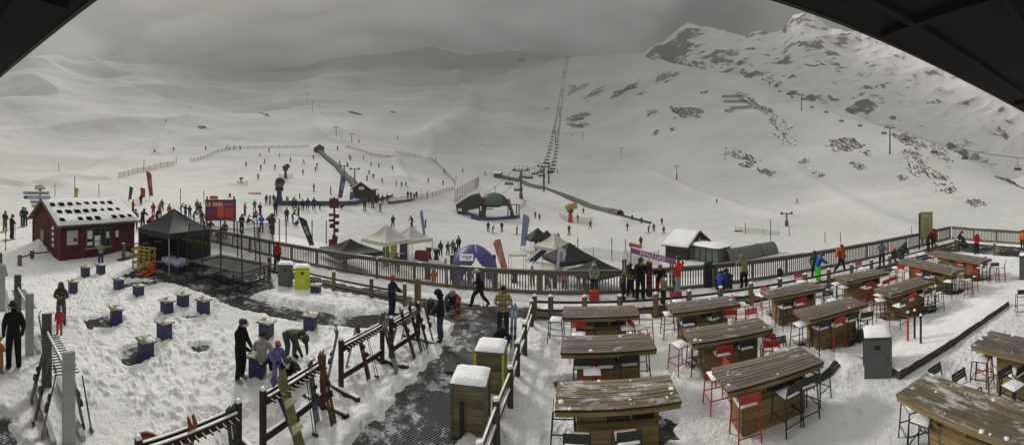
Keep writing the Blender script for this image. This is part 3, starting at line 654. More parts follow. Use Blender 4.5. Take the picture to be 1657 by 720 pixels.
# roof edge of the building the view is taken from
def roof():
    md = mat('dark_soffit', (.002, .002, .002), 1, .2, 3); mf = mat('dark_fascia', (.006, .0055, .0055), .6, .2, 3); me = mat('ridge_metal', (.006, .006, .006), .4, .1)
    t = thing('roof_overhang', 'dark timber roof overhang of the building framing both upper corners', 'roof overhang', (0, 0, 6.3))
    # right hand slope: eave line at distance 2.5 m turned 8.9 degrees right; left hand slope 1.5 m turned 8.6 degrees left
    def slab(d, ang, z, s0, s1, name, par):
        n = Vector((math.sin(R(ang)), math.cos(R(ang)), 0)); e = Vector((n.y, -n.x, 0))
        def q(s, dd, zz): return e * s + n * dd + Vector((0, 0, zz - 6.3))
        m = B(md); z1 = z + 5
        m.add([q(s0, d, z1), q(s1, d, z1), q(s1, d - 3.4, z1 + .2), q(s0, d - 3.4, z1 + .2), q(s0, d, z1 + .16), q(s1, d, z1 + .16), q(s1, d - 3.4, z1 + .5), q(s0, d - 3.4, z1 + .5)],
              [(0, 1, 2, 3), (7, 6, 5, 4), (4, 5, 1, 0), (5, 6, 2, 1), (6, 7, 3, 2), (7, 4, 0, 3)])
        so_ = m.build('soffit', t)
        f = B(mf); f.bar(q(s0, d + .03, z1 + .09), q(s1, d + .03, z1 + .09), .05, .2); f.build('fascia', t)
        for k in range(3): B(md).bar(q(s0, d - .5 - k * .9, z1 - .03 + k * .017), q(s1, d - .5 - k * .9, z1 - .005 + k * .03), .07, .04).build('batten', so_)
        for k in range(4):
            s = s0 + (s1 - s0) * (k + .5) / 4; B(md).bar(q(s, d - .12, z1 - .02), q(s, d - 3.3, z1 + .13), .08, .09).build('rafter', so_)
    slab(2.5, 8.9, 1.483, .9, 16, 'r', t)
    slab(1.5, -8.6, 1.395, -14, -.9, 'l', t)
    for x in (-9, 9): B(mf).box((x, -2.4, -3), (.3, .3, 8)).build('pillar', t)
roof()

# ================================================================ bar tables and stools
M_TOP = wood('table_top_wood', '#554d45', '#857c72', 0, .115, snow=.075)
M_TOPS = wood('table_top_wood_snowy', '#544b3e', '#8a7d66', 0, .115, snow=.14)
M_PED = wood('table_base_wood', '#5e5034', '#947f56', 0, (.16, 'Z'))
M_PEDV = wood('table_end_wood', '#5e5034', '#9a8456', 2, (.2, 'Y'))
M_BLK = mat('shelf_dark', (.03, .03, .03), .7)
def lump(m, c, r, rnd, h=.5):
    """a crumb of snow"""
    n = 6; k = 3; vs = [Vector((c[0], c[1], c[2] + r * h))]
    for i in range(1, k + 1):
        a = i / k * math.pi / 2
        for j in range(n):
            t_ = 2 * math.pi * j / n; q = r * rnd.uniform(.75, 1.2); vs.append(Vector((c[0] + math.cos(t_) * math.sin(a) * q, c[1] + math.sin(t_) * math.sin(a) * q, c[2] + math.cos(a) * r * h)))
    fs = [(0, 1 + j, 1 + (j + 1) % n) for j in range(n)] + [(1 + i * n + j, 1 + (i + 1) * n + j, 1 + (i + 1) * n + (j + 1) % n, 1 + i * n + (j + 1) % n) for i in range(k - 1) for j in range(n)]
    m.add(vs, fs)
def bar_table(corners, label, L=2.2, W=.92, seed=0, flip=False, snowy=False, anchor=None, length_dir=None):
    if anchor is None:
        q = [pt(x, y, 1.1) for x, y in corners]; c = sum(q, Vector()) / 4; d = (q[1] - q[0]) + (q[2] - q[3])
    else:
        a, b = [pt(x, y, 1.1) for x, y in anchor]; w_ = (b - a).normalized(); d = Vector((math.cos(R(length_dir)), math.sin(R(length_dir)), 0)); c = (a + b) / 2 + d * L / 2
    c.z = 0; rz = math.atan2(d.y, d.x); root = thing('bar_table', label, 'bar table', c, rz, 'high wooden tables of the bar terrace'); rnd = random.Random(seed)
    mt = M_TOPS if snowy else M_TOP
    tb = MB().use(mt); n = 8; w = W / n
    for i in range(n): tb.box((rnd.uniform(-.008, .008), -W / 2 + w * (i + .5), 1.07 + rnd.uniform(-.003, .003)), (L + rnd.uniform(-.01, .01), w - .006, .05))
    tb.build('tabletop', root, bevel=.004)
    fr = MB().use(M_PED); fr.box((0, -W / 2 + .04, 1.005), (L - .02, .05, .08)).box((0, W / 2 - .04, 1.005), (L - .02, .05, .08)).box((-L / 2 + .05, 0, 1.005), (.05, W - .14, .08)).box((L / 2 - .05, 0, 1.005), (.05, W - .14, .08)); fr.build('apron', root)
    PL = L * .64; x0 = -PL / 2; PW = W * .62
    pd = MB().use(M_PED); pd.box((0, 0, .37), (PL, PW, .74))
    # open shelf bays under the top on both long sides
    pd.box((0, 0, .755), (PL + .03, PW + .03, .03))
    for k in range(4):
        pd.box((x0 + .03 + k * (PL - .06) / 3, 0, .865), (.06, PW, .19))
    pd.box((0, 0, .865), (PL - .08, .04, .19)); pd.box((0, 0, .962), (PL, PW, .012))
    po = pd.build('pedestal', root, bevel=.004)
    for sg in (-1, 1): MB().use(M_PEDV).box((sg * (-x0 + .014), 0, .47), (.022, PW - .02, .92)).build('end_panel', po)
    b = MB().use(M_PED).box((x0 + .03 + (PL - .06) / 6, -PW / 2 + .02, .865), ((PL - .06) / 3 - .08, .02, .18)); b.build('shelf_door', po)
    b = MB().use(M_BLK).box((x0 + .03 + (PL - .06) / 2, -PW / 2 + .12, .83), ((PL - .06) / 3 - .12, .2, .1)); b.build('crate', po)
    s = MB().use(M_SNOW)
    for k in range(int((20 if snowy else 9) * L / 2.2)):
        edge = rnd.random()
        x = rnd.uniform(-L / 2 + .05, L / 2 - .05); y = rnd.gauss(W / 2 - .1, .05) if edge < .45 else (rnd.gauss(-W / 2 + .1, .05) if edge < .7 else rnd.uniform(-W / 2 + .05, W / 2 - .05))
        if rnd.random() < .25: x = rnd.choice((-1, 1)) * (L / 2 - .1) + rnd.gauss(0, .04)
        y = max(-W / 2 + .03, min(W / 2 - .03, y)); x = max(-L / 2 + .03, min(L / 2 - .03, x))
        lump(s, (x, y, 1.094), rnd.uniform(.008, .03) if rnd.random() < .85 else rnd.uniform(.03, .06), rnd)
    s.build('snow_crumbs', root, smooth=True)['kind'] = 'stuff'
    return root, c, rz
TABS = {}
for key, cs, lab, sn in (
    ('T1', [(898, 663), (1103.8, 647.8), (1080.3, 606.3), (902.6, 614.6)], 'nearest central wooden bar table, snow dust and a bare rectangle on its top', True),
    ('T2', [(906, 572), (1063, 564.7), (1053, 536.6), (908, 542)], 'wooden bar table with three black stools drawn up, directly behind the nearest central one', False),
    ('T3', [(910, 515), (1036, 510.6), (1028, 491.8), (911.6, 494.7)], 'wooden bar table of the left column standing closest to the low fence', False),
    ('T4', [(1092, 506.7), (1197.5, 492), (1179, 478), (1075, 490)], 'bar table by the low fence below the person in the bright blue jacket', False),
    ('T5', [(1118.7, 556.6), (1253.6, 531.4), (1224.4, 513), (1104, 531)], 'bar table with one red and one black stool in front, middle of the second column', False),
    ('T6', [(1175.8, 632.5), (1333, 584), (1296, 560), (1152.5, 595.5)], 'large bar table with one red and two black stools, nearest of the second column', False),
    ('T7', [(1250.6, 480.6), (1336, 465), (1314.7, 455.5), (1227.6, 471.4)], 'bar table by the fence just below the person in lime green trousers', False),
    ('T8', [(1311.7, 518.8), (1405, 492.8), (1376, 478), (1282.6, 500.4)], 'bar table behind the dark cabinet bin, red stool between two black ones', False),
    ('T9', [(1369.7, 455.5), (1439.4, 440.8), (1415.6, 433.8), (1350, 447)], 'bar table by the fence with three red stools along its near side', False),
    ('T10', [(1437, 476.6), (1510.3, 456), (1484.3, 448.5), (1416.5, 467.7)], 'bar table with a rim of snow, beyond the three thin upright posts', False)):
    TABS[key] = bar_table(cs, lab, seed=len(TABS), snowy=sn)
TABS['T11'] = bar_table([(1447.7, 421), (1544, 442.4), (1560.7, 433), (1480, 418)], 'long bar table turned end on, second from the platform corner', L=3.3, W=.98, seed=31)
TABS['T12'] = bar_table([(1499.6, 408.8), (1588, 425), (1605.7, 418), (1518, 404.8)], 'long bar table nearest to the dark platform corner', L=3.5, W=.98, seed=32)
TABS['T13'] = bar_table(None, 'bar table cut by the right edge, below the snowy step', L=3.4, W=.98, seed=33, anchor=[(1602, 535.3), (1572, 556.7)], length_dir=-104)
TABS['T14'] = bar_table(None, 'frosted bar table filling the lower right corner', L=3.4, W=.98, seed=34, snowy=True, anchor=[(1499, 603.4), (1452, 634.5)], length_dir=-102)
# the bare rectangle left by a tray on the first table
def stool_proto(kind, col):
    c = mat('stool_' + kind, col, .45, .06, 9); t = thing('bar_stool', 'x', 'bar stool', (0, 0, 0), 0, 'bar stools round the high tables')
    # local front is +Y (towards the table); back rest at -Y
    w, d, z = .20, .19, .74
    B(c).box((0, 0, z), (w * 2, d * 2, .022)).build('seat', t, bevel=.004)
    for sx in (-1, 1):
        for sy in (-1, 1):
            top = Vector((sx * w, sy * d, z)); bot = Vector((sx * (w + .035), sy * (d + .05), 0))
            pts = [bot, top] if sy > 0 else [bot, top, (sx * w, -d - .03, z + .12), (sx * (w - .005), -d - .06, z + .27)]
            B(c).tube(pts, .0155, 6).build('leg', t)
    m = B(c)
    for (a, b, zz) in (((-1, 1), (1, 1), .30), ((-1, -1), (1, -1), .22), ((-1, -1), (-1, 1), .34), ((1, -1), (1, 1), .34)):
        f = lambda s: Vector((s[0] * (w + .035 * (1 - zz / z)), s[1] * (d + .05 * (1 - zz / z)), zz)); m.tube([f(a), f(b)], .012, 6)
    m.build('footrest', t)
    m = B(c)
    for k, zz in enumerate((z + .13, z + .19, z + .25)):
        y = -d - .03 - (zz - z - .12) * .2; m.box((0, y, zz), (w * 2 + .02, .016, .052))
    m.build('backrest', t)
    s = MB().use(M_SNOW); n = 7; P = []
    for i in range(n):
        row = []
        for j in range(n):
            u, v = i / (n - 1) * 2 - 1, j / (n - 1) * 2 - 1; e = max(abs(u), abs(v)); row.append(Vector((u * w * .95, v * d * .95, z + .012 + .045 * (1 - e ** 4) + .008 * math.sin(i * 2.1 + j * 3.3) * (e < 1))))
        P.append(row)
    s.grid(P); s.f = [f[::-1] for f in s.f] if False else s.f
    s.build('snow_cushion', t, smooth=True)
    return note(t)
PROTO = {'red': stool_proto('red', (.38, .025, .022)), 'black': stool_proto('black', (.018, .019, .022))}
USED = set()
def stool(kind, pos, rz, label, z=0):
    if kind not in USED:
        USED.add(kind); r = PROTO[kind]; r.location = pos; r.rotation_euler = (0, 0, rz); r['label'] = label; return r
    return clone(PROTO[kind], pos, rz, label)
# (colour, seat row in the photo px, py at seat height .76, turn from the table axis in degrees, label)
def st(kind, px, py, deg, label):
    stool(kind, pt(px, py, .76) * 1 - Vector((0, 0, .76)), R(deg), label)
TB = -10
for a in (
    ('black', 934, 711, TB - 4, 'black stool at the left of the nearest central table'), ('black', 1014, 707, TB + 3, 'black stool at the middle front of the nearest central table'),
    ('red', 958, 600, TB + 180, 'red stool mostly hidden behind the nearest central table'), 
    ('black', 912, 655, TB + 90, 'black stool under the left end of the nearest central table'),
    ('black', 943, 590, TB, 'black stool in front of the three stool table, left one'), ('black', 978, 589, TB, 'black stool in front of the three stool table, middle one'), ('black', 1017, 585, TB, 'black stool in front of the three stool table, right one'),
    ('red', 936, 541, TB + 180, 'red stool hidden behind the three stool table'), ('black', 1035, 566, TB - 90, 'black stool under the right end of the three stool table'), 
    ('black', 951, 527, TB, 'left black stool tucked under the table nearest the fence'), ('black', 981, 523, TB, 'right black stool tucked under the table nearest the fence'),
    ('black', 900, 516, TB + 85, 'black stool alone left of the first table by the fence'), ('red', 1032, 529, TB - 70, 'red stool at the right end of the first table by the fence'), ('red', 1045, 512, TB - 100, 'red stool in the gap between the two tables by the fence'), ('black', 1014, 530, TB - 90, 'black stool under the right end of the first table by the fence'),
    ('black', 1112, 523, TB, 'black stool left front of the table below the bright blue jacket'), ('black', 1153, 514, TB + 20, 'black stool turned slightly, right front of the table below the bright blue jacket'), ('red', 1180, 510, TB - 20, 'red stool with slatted back right of the table below the bright blue jacket'), ('red', 1199, 492, TB - 100, 'red stool with its back to the fence, near the bright blue jacket table'), ('black', 1083, 507, TB + 90, 'black stool under the left end of the table below the bright blue jacket'), ('red', 1097, 487, TB + 180, 'red stool behind the table below the bright blue jacket'),
    ('red', 1101, 556, TB + 110, 'red stool standing free between the first and second columns of tables'), ('red', 1167, 570, TB - 2, 'red stool in front of the middle table of the second column'), ('black', 1204, 560, TB, 'black stool in front of the middle table of the second column'),
    ('red', 1251, 548, TB - 60, 'upper of two red stools at the right end of the middle table'), ('red', 1246, 561, TB - 20, 'lower of two red stools at the right end of the middle table'), ('black', 1267, 568, TB + 176, 'black stool behind the large near table, only its back showing'), ('black', 1128, 558, TB + 90, 'black stool under the left end of the middle table'), ('red', 1221, 517, TB + 180, 'red stool behind the middle table of the second column'),
    ('red', 1206, 649, TB - 4, 'red stool at the left front of the large near table'), ('black', 1274, 634, TB + 8, 'black stool with a snow cushion at the middle front of the large near table'), ('black', 1301, 620, TB - 2, 'black stool at the right front of the large near table'), ('black', 1322, 596, TB - 70, 'black stool at the right end of the large near table'), ('red', 1160, 606, TB + 90, 'red stool hidden under the left end of the large near table'),
    ('red', 1232, 477, TB + 110, 'red stool at the left end of the table below the lime green trousers'), ('black', 1270, 496, TB, 'black stool at the near side of the table below the lime green trousers'), ('red', 1291, 491, TB - 6, 'red stool at the near side of the table below the lime green trousers'), ('red', 1297, 455, TB + 180, 'red stool between fence and lime green trousers table'), 
    ('black', 1332, 480, TB + 178, 'black stool behind the table with the red stool between two black ones'), ('black', 1345, 485, TB + 170, 'black stool, only its back showing, beyond the cabinet bin table'),
    ('black', 1328, 529, TB, 'left black stool in front of the table behind the cabinet bin'), ('red', 1351, 524, TB, 'red stool between two black ones in front of the table behind the cabinet bin'), ('black', 1373, 517, TB, 'right black stool in front of the table behind the cabinet bin'), ('black', 1398, 514, TB - 20, 'black snow topped stool standing off the right end behind the cabinet bin'), ('black', 1389, 501, TB - 90, 'black stool under the right end of the table behind the cabinet bin'), ('black', 1296, 524, TB + 90, 'black stool under the left end of the table behind the cabinet bin'),
    ('black', 1354, 459, TB + 90, 'black stool at the left end of the table with three red stools'), ('black', 1366, 464, TB + 80, 'second black stool at the left end of the table with three red stools'), ('red', 1401, 465, TB, 'left red stool of the three along one near side'), ('red', 1427, 461, TB, 'middle red stool of the three along one near side'), ('red', 1438, 456, TB, 'right red stool of the three along one near side'), ('red', 1395, 434, TB + 180, 'red stool between the fence and the table with three red stools'),
    ('black', 1425, 485, TB + 60, 'black stool at the left end of the table beyond the three thin posts'), ('black', 1455, 494, TB, 'black stool in front of the table beyond the three thin posts'), ('red', 1469, 484, TB - 3, 'tall red stool in front of the table beyond the three thin posts'), ('black', 1495, 477, TB - 10, 'left black stool right of the table beyond the three thin posts'), ('black', 1514, 473, TB - 14, 'right black stool with heaped snow beyond the three thin posts'), ('black', 1507, 463, TB - 80, 'black stool tucked against the right end beyond the three thin posts'), ('red', 1424, 477, TB + 90, 'red stool half hidden at the left of the table beyond the three thin posts'),
    ('red', 1463, 437, TB - 95, 'red stool left of the long table second from the platform corner'), ('black', 1450, 433, TB + 90, 'black stool at the far end of the long table second from the platform corner'), ('red', 1490, 443, TB - 95, 'red stool under the long side of the long table second from the platform corner'), ('black', 1504, 448, TB - 95, 'black stool under the long side of the long table second from the platform corner'), ('black', 1535, 455, TB + 10, 'black stool at the near end of the long table second from the platform corner'), ('red', 1552, 443, TB - 170, 'red stool at the right of the long table second from the platform corner'), ('black', 1563, 452, TB - 30, 'black snow topped stool right of the long table second from the platform corner'), ('red', 1571, 447, TB + 80, 'red stool backing on a black one right of the second long table'),
    ('red', 1557, 428, TB - 95, 'left of two red stools at the table nearest the platform'), ('red', 1572, 430, TB - 95, 'right of two red stools at the table nearest the platform'), ('black', 1587, 433, TB, 'black stool at the near end of the table nearest the platform'), ('red', 1599, 425, TB + 170, 'red stool at the right of the table nearest the platform'), ('red', 1619, 431, TB + 20, 'red stool standing free between the platform table and the dark cabinet'), ('black', 1609, 432, TB - 60, 'black stool beside the free standing red one near the dark cabinet'), ('black', 1522, 421, TB + 90, 'black stool between the two long tables'), ('red', 1510, 414, TB + 80, 'red stool between the two long tables, farther one'),
    ('black', 1589, 579, TB + 10, 'black stool at the near end of the table cut by the right edge'), ('black', 1642, 603, TB - 20, 'black stool in front of the table cut by the right edge'), ('red', 1600, 571, TB + 150, 'red stool under the end of the table cut by the right edge'), ('black', 1640, 622, TB + 160, 'black stool tipped against the long side of the right edge table'),
    ('black', 1495, 676, TB + 8, 'black stool with its back to the view at the frosted corner table'), ('black', 1480, 655, TB + 60, 'black stool under the end of the frosted corner table'), ('black', 1527, 617, TB + 176, 'left black stool behind the frosted corner table'), ('black', 1566, 627, TB + 170, 'right black stool behind the frosted corner table'),
    ('black', 1654, 477, TB - 60, 'black stool cut by the right edge beside the dark cabinet')):
    st(*a)
# ================================================================ bins, seat boxes, racks, cabin, tent, trampoline
M_BINW = wood('bin_wood', '#5a5240', '#8f8468', 0, (.155, 'Z'))
M_BINWY = wood('bin_wood_y', '#5a5240', '#8f8468', 1, (.155, 'Z'))
M_GREY = mat('bin_grey', '#5c6460', .5, .08, 4); M_YEL = mat('bin_yellow', '#c3cf1e', .5, .08, 4)
M_GAL = mat('galvanised', '#9aa09c', .45, .08, 3, metal=.1); M_GALD = mat('galvanised_dark', '#4b5152', .5, .12, 3)
M_BLACK = mat('black_paint', (.015, .015, .016), .5); M_WHITE = mat('white_paint', (.75, .75, .74), .5, .04)
M_PIT = mat('guard_black', (.006, .006, .006), 1, .1, 4, spec=0)
M_RED = mat('red_paint', (.45, .03, .025), .5)
def snow_slab(m, c, d, bulge=.06, n=9):
    """a rounded cushion of settled snow"""
    P = []; rr = random.Random(int(c[0] * 97 + c[1] * 31))
    for i in range(n):
        row = []
        for j in range(n):
            u, v = i / (n - 1) * 2 - 1, j / (n - 1) * 2 - 1; e = max(abs(u), abs(v))
            row.append(Vector((c[0] + u * d[0] / 2, c[1] + v * d[1] / 2, c[2] + (0 if e > .999 else bulge * (1 - .35 * e ** 3) + rr.uniform(-.006, .006)))))
        P.append(row)
    m.grid(P); k = len(m.f) - (n - 1) ** 2; m.f[k:] = [f[::1] for f in m.f[k:]]
def bin_(pos, rz, label, style, w=.66, h=1.05, name='waste_bin'):
    t = thing(name, label, 'waste bin', pos, rz, 'waste bins of the terrace')
    # local front is -Y
    B(M_BINW if style != 'door' else M_BINWY).box((0, 0, h / 2 + .03), (w - .06, w - .06, h - .06)).build('body', t, bevel=.01)
    edge = {'wood': M_GREY, 'yellow': M_YEL, 'grey': M_GREY, 'door': M_GREY, 'yelwood': M_YEL}[style]
    m = B(edge)
    style_ = style; style = 'wood' if style == 'yelwood' else style
    for sx in (-1, 1):
        for sy in (-1, 1): m.box((sx * (w / 2 - .02), sy * (w / 2 - .02), h / 2), (.05, .05, h))
    (m.use(M_GREY) if style_ == 'yelwood' else m).box((0, 0, h), (w + .02, w + .02, .035)); m.box((0, 0, .05), (w - .03, w - .03, .05)); m.build('frame', t)
    if style != 'wood':
        d = B(edge).box((0, -w / 2 + .008, h / 2), (w - .08, .02, h - .1)).build('door', t)
        if style in ('yellow', 'grey'):
            B(M_BLACK).tube([(0, -w / 2 - .004, h - .22), (0, -w / 2 - .012, h - .22)], .07, 14).build('opening', d)
        else: B(M_BLACK).box((-.02, -w / 2 - .006, h - .24), (.16, .014, .1)).build('opening', d)
        if style == 'yellow':
            mm = B(M_WHITE)
            for k in range(3):
                a = k * 2.094; mm.tube([(.09 * math.cos(a + q), -w / 2 - .008, .42 + .09 * math.sin(a + q)) for q in (0, .9, 1.8, 2.7, 3.6, 4.5, 5.4)], .012, 5)
            mm.build('recycling_mark', d)
        B(M_BLACK).box((w / 2 - .1, -w / 2 - .012, h * .5), (.02, .02, .1)).build('handle', d)
    elif style_ == 'wood':
        B(M_BLACK).tube([(-.1, -w / 2 - .05, .02), (-.1, -w / 2 - .05, .74)], .045, 10).build('ash_tube', t)
    s = MB().use(M_SNOW); snow_slab(s, (0, 0, h + .018), (w, w, 0), .085); s.build('snow_cap', t, smooth=True)
    return t
def face(rz_deg): return R(rz_deg)
bin_(pt(762, 694) , R(-4), 'wooden plank waste bin with black ash tube and snow cap, nearest to the view', 'wood', w=.7)
bin_(pt(795, 632), R(-6), 'wooden waste bin with yellow corner edges, behind the nearest one', 'yelwood', w=.68)
bin_(pt(1419, 604), R(-52), 'dark grey cabinet bin with planked side and slot door on the bar terrace', 'door', w=.68)
bin_(pt(462, 463), R(33), 'grey waste bin standing left of the bright yellow one', 'grey')
bin_(pt(489, 469), R(33), 'bright yellow recycling bin beside the dark grey one', 'yellow')
# dark cabinet cut by the right edge of the terrace
t = thing('service_cabinet', 'dark grey service cabinet with a snowy top at the far right edge', 'cabinet', pt(1664, 452), R(-80))
B(mat('cabinet_grey', '#4a4f50', .5)).box((0, 0, .6), (.9, .6, 1.2)).build('body', t, bevel=.02); B(M_BLACK).box((0, 0, 1.22), (.96, .66, .04)).build('lid', t)
s = MB().use(M_SNOW); snow_slab(s, (0, 0, 1.24), (.9, .6, 0), .06); s.build('snow_cap', t, smooth=True)
# stepped kerb of the raised terrace and the three thin posts
t = thing('raised_step', 'low dark stone faced step, snow on top, running diagonally beside the cabinet bin', 'step', (0, 0, 0))
a, b, c_, d_ = pt(1452, 616, 0), pt(1630, 497, 0), pt(1645, 480, 0), pt(1428, 560, 0)
M_STONE = mat('step_stone', (.07, .06, .045), .9, .5, 14, bump=.8, bscale=18)
e = (b - a).normalized(); nn = Vector((-e.y, e.x, 0))
if nn.y < 0: nn = -nn
L = (b - a).length
B(M_STONE).bar(a + Vector((0, 0, .10)), b + Vector((0, 0, .10)), .16, .24).build('stone_face', t)
m = MB().use(M_SNOW); P = []
n1, n2 = 60, 26
for i in range(n1 + 1):
    row = []
    for j in range(n2 + 1):
        u, v = i / n1, j / n2; p = a + e * (L * u) + nn * (-.06 + v * 1.9)
        zz = .23 * (1 - v ** 2.2) + .02 + .02 * float(vnoise(np.array([p.x * 4]), np.array([p.y * 4]), 3)[0]) - (.06 if v == 1 else 0)
        row.append(Vector((p.x, p.y, zz)))
    P.append(row)
m.grid(P); m.build('snow_bed', t, smooth=True)
for (px, py, col, lab) in ((1469, 562, M_RED, 'red thin upright post, left of the three by the step'), (1480, 558, M_BLACK, 'black thin upright post, middle of the three by the step'), (1490, 568, M_BLACK, 'black thin upright post, right of the three by the step')):
    q = thing('barrier_post', lab, 'post', pt(px, py), 0, 'thin posts by the step'); B(col).tube([(0, 0, 0), (0, 0, .98)], .035, 8).build('post', q); B(M_BLACK).cyl((0, 0, .98), .05, .05, 8).build('cap', q)
    MB().use(M_SNOW).cyl((0, 0, 1.03), .05, .05, 8, .03).build('snow_cap', q)

# purple seat boxes with plank lids
M_PUR = mat('box_purple', '#34345c', .6, .12, 6, bump=.3, bscale=10); M_LID = wood('lid_wood', '#5c5140', '#857a66', 0, .1, snow=.16)
def box_proto():
    t = thing('seat_box', 'x', 'seat box', (0, 0, 0), 0, 'purple seat boxes scattered on the snow')
    b = B(M_PUR).box((0, 0, .26), (.37, .36, .52)).build('body', t, bevel=.015)
    m = B(M_GREY)
    for s_ in (-1, 1):
        B(M_GREY).box((s_ * .1, -.185, .34), (.045, .02, .03)).build('latch', b)
    tb = B(M_LID)
    for k in range(5): tb.box((0, -.192 + k * .096, .54), (.5, .088, .035))
    tb.build('lid', t)
    s = B(M_SNOW); rr = random.Random(4)
    for k in range(9): lump(s, (rr.uniform(-.18, .18), rr.uniform(-.15, .18), .555), rr.uniform(.03, .09), rr, .45)
    s.build('snow_crumbs', t, smooth=True)['kind'] = 'stuff'
    return note(t)
bp_ = None
for i, (px, py, rz, lab) in enumerate(((138, 452, 5, 'purple seat box left of the pair nearest the red cabin'), (163, 448, 12, 'purple seat box directly below the person at the cabin window'), (118, 478, -8, 'purple seat box beside the hooded adult in the olive coat'),
    (192, 473, 4, 'small looking purple seat box left of the dark tracks'), (224, 484, 8, 'purple seat box below the yellow pallet frame'), (270, 511, 2, 'purple seat box, left one of the row of three'), (296, 500, 0, 'purple seat box, middle one of the row of three'), (329, 511, 6, 'purple seat box, right one of the row of three'),
    (188, 527, -14, 'purple seat box at the end of a dark bare patch, farther one'), (266, 551, 4, 'purple seat box with a heaped lid, alone in the middle of the snow'), (236, 582, -10, 'purple seat box standing on the nearest dark bare patch'), (431, 549, 6, 'purple seat box behind the seated person in white'),
    (502, 537, 12, 'purple seat box with an even white snow cap beside the wet path'), (511, 484, 10, 'purple seat box right of the yellow recycling bin'), (417, 612, 18, 'purple seat box the person in white sits on'), (168, 478, 0, None))):
    if lab is None: continue
    p = pt(px, py - 3)
    if bp_ is None: bp_ = box_proto(); bp_.location = p; bp_.rotation_euler = (0, 0, R(rz)); bp_['label'] = lab
    else: clone(bp_, p, R(rz), lab, sc=(1, 1, .96 + .04 * math.sin(i)))

# ---------------------------------------------------------------- ski racks
M_RW = wood('rack_wood', '#33201c', '#4f332c', 2, (.5, 'X'))
M_RWX = wood('rack_wood_x', '#33201c', '#4f332c', 0, .9)
def wood_rack(a, b, label):
    L = (b - a).length; t = thing('ski_rack', label, 'ski rack', (a + b) / 2, rot_of(b - a), 'brown wooden ski racks')
    for s_ in (-1, 1):
        x = s_ * L / 2
        p = B(M_RW).box((x, 0, .62), (.1, .1, 1.24)).build('post', t, bevel=.008)
        MB().use(M_SNOW).box((x, 0, 1.265), (.09, .09, .05), top=(.6, .6)).build('snow_cap', p)
        f = B(M_RWX).bar((x + s_ * .07, -.62, .07), (x + s_ * .07, .62, .07), .09, .13).build('foot', t, bevel=.02)
        MB().use(M_SNOW).bar((x + s_ * .07, -.58, .15), (x + s_ * .07, .5, .15), .07, .03).build('snow_cap', f)
    B(M_RWX).box((0, 0, 1.02), (L - .1, .05, .15)).build('upper_beam', t)
    B(M_RWX).box((0, 0, .36), (L - .1, .05, .13)).build('lower_beam', t)
    m = B(M_RWX); s = MB().use(M_SNOW)
    for y in (-.06, .06):
        m.box((0, y, 1.09), (L - .1, .05, .045)); s.box((0, y, 1.122), (L - .14, .04, .02))
    s.box((0, 0, .435), (L - .14, .04, .02)); n = int(L / .13)
    m.build('top_rail', t)
    for k in range(n):
        x = -L / 2 + .12 + k * (L - .24) / (n - 1)
        g = B(M_RW).tube([(x, -.2, 1.05), (x, .2, 1.05)], .016, 6).build('peg', t)
        s.tube([(x, -.19, 1.072), (x, -.09, 1.072)], .01, 4); s.tube([(x, .09, 1.072), (x, .19, 1.072)], .01, 4)
    s.build('snow_crust', t)['kind'] = 'stuff'
    return t
V = Vector
wood_rack(V((-4.52, 2.75, 0)), V((-4.2, 4.5, 0)), 'brown wooden ski rack cut by the bottom edge, round red sign at its end')
wood_rack(V((-4.11, 5.05, 0)), V((-3.88, 6.8, 0)), 'brown wooden ski rack with the pale snowboard leaning on it')
wood_rack(V((-3.86, 7.62, 0)), V((-3.42, 9.2, 0)), 'brown wooden ski rack in the middle with a few skis')
wood_rack(V((-3.22, 9.35, 0)), V((-2.82, 10.7, 0)), 'brown wooden ski rack crowded with skis beside the red hat')
def steel_rack(a, b, label):
    L = (b - a).length; t = thing('ski_rack', label, 'ski rack', (a + b) / 2, rot_of(b - a), 'grey steel ski racks at the left edge')
    for s_, mm in ((-1, M_GALD), (1, M_GAL)):
        x = s_ * L / 2; p = B(mm).box((x, 0, .9), (.08, .24, 1.8)).build('post', t, bevel=.01)
        if s_ < 0: 
            for y in (-.09, -.03, .03, .09): B(M_GALD).box((x + .045, y, .9), (.012, .03, 1.76)).build('rib', p)
    m = B(M_GAL).box((0, 0, 1.36), (L - .1, .04, .05)); m.build('rail', t); MB().use(M_SNOW).box((0, 0, 1.4), (L - .12, .035, .03)).build('snow_cap', t)
    n = 16
    for k in range(n):
        x = -L / 2 + .12 + k * (L - .24) / (n - 1); B(M_GALD).tube([(x, -.24, 1.33), (x, .24, 1.33)], .013, 6).build('peg', t)
    for y in (-.28, .28): B(M_GAL).box((0, y, .12), (L, .1, .14)).build('ground_beam', t)
steel_rack(V((-8.3, 2.52, 0)), V((-6.34, 2.35, 0)), 'grey steel ski rack nearest at the left edge, black and orange skis on it')
steel_rack(V((-11.9, 2.6, 0)), V((-9.9, 2.5, 0)), 'grey steel ski rack behind the person in black and red')
steel_rack(V((-15.6, 2.6, 0)), V((-13.5, 2.35, 0)), 'grey steel ski rack farthest back, cut by the left edge')
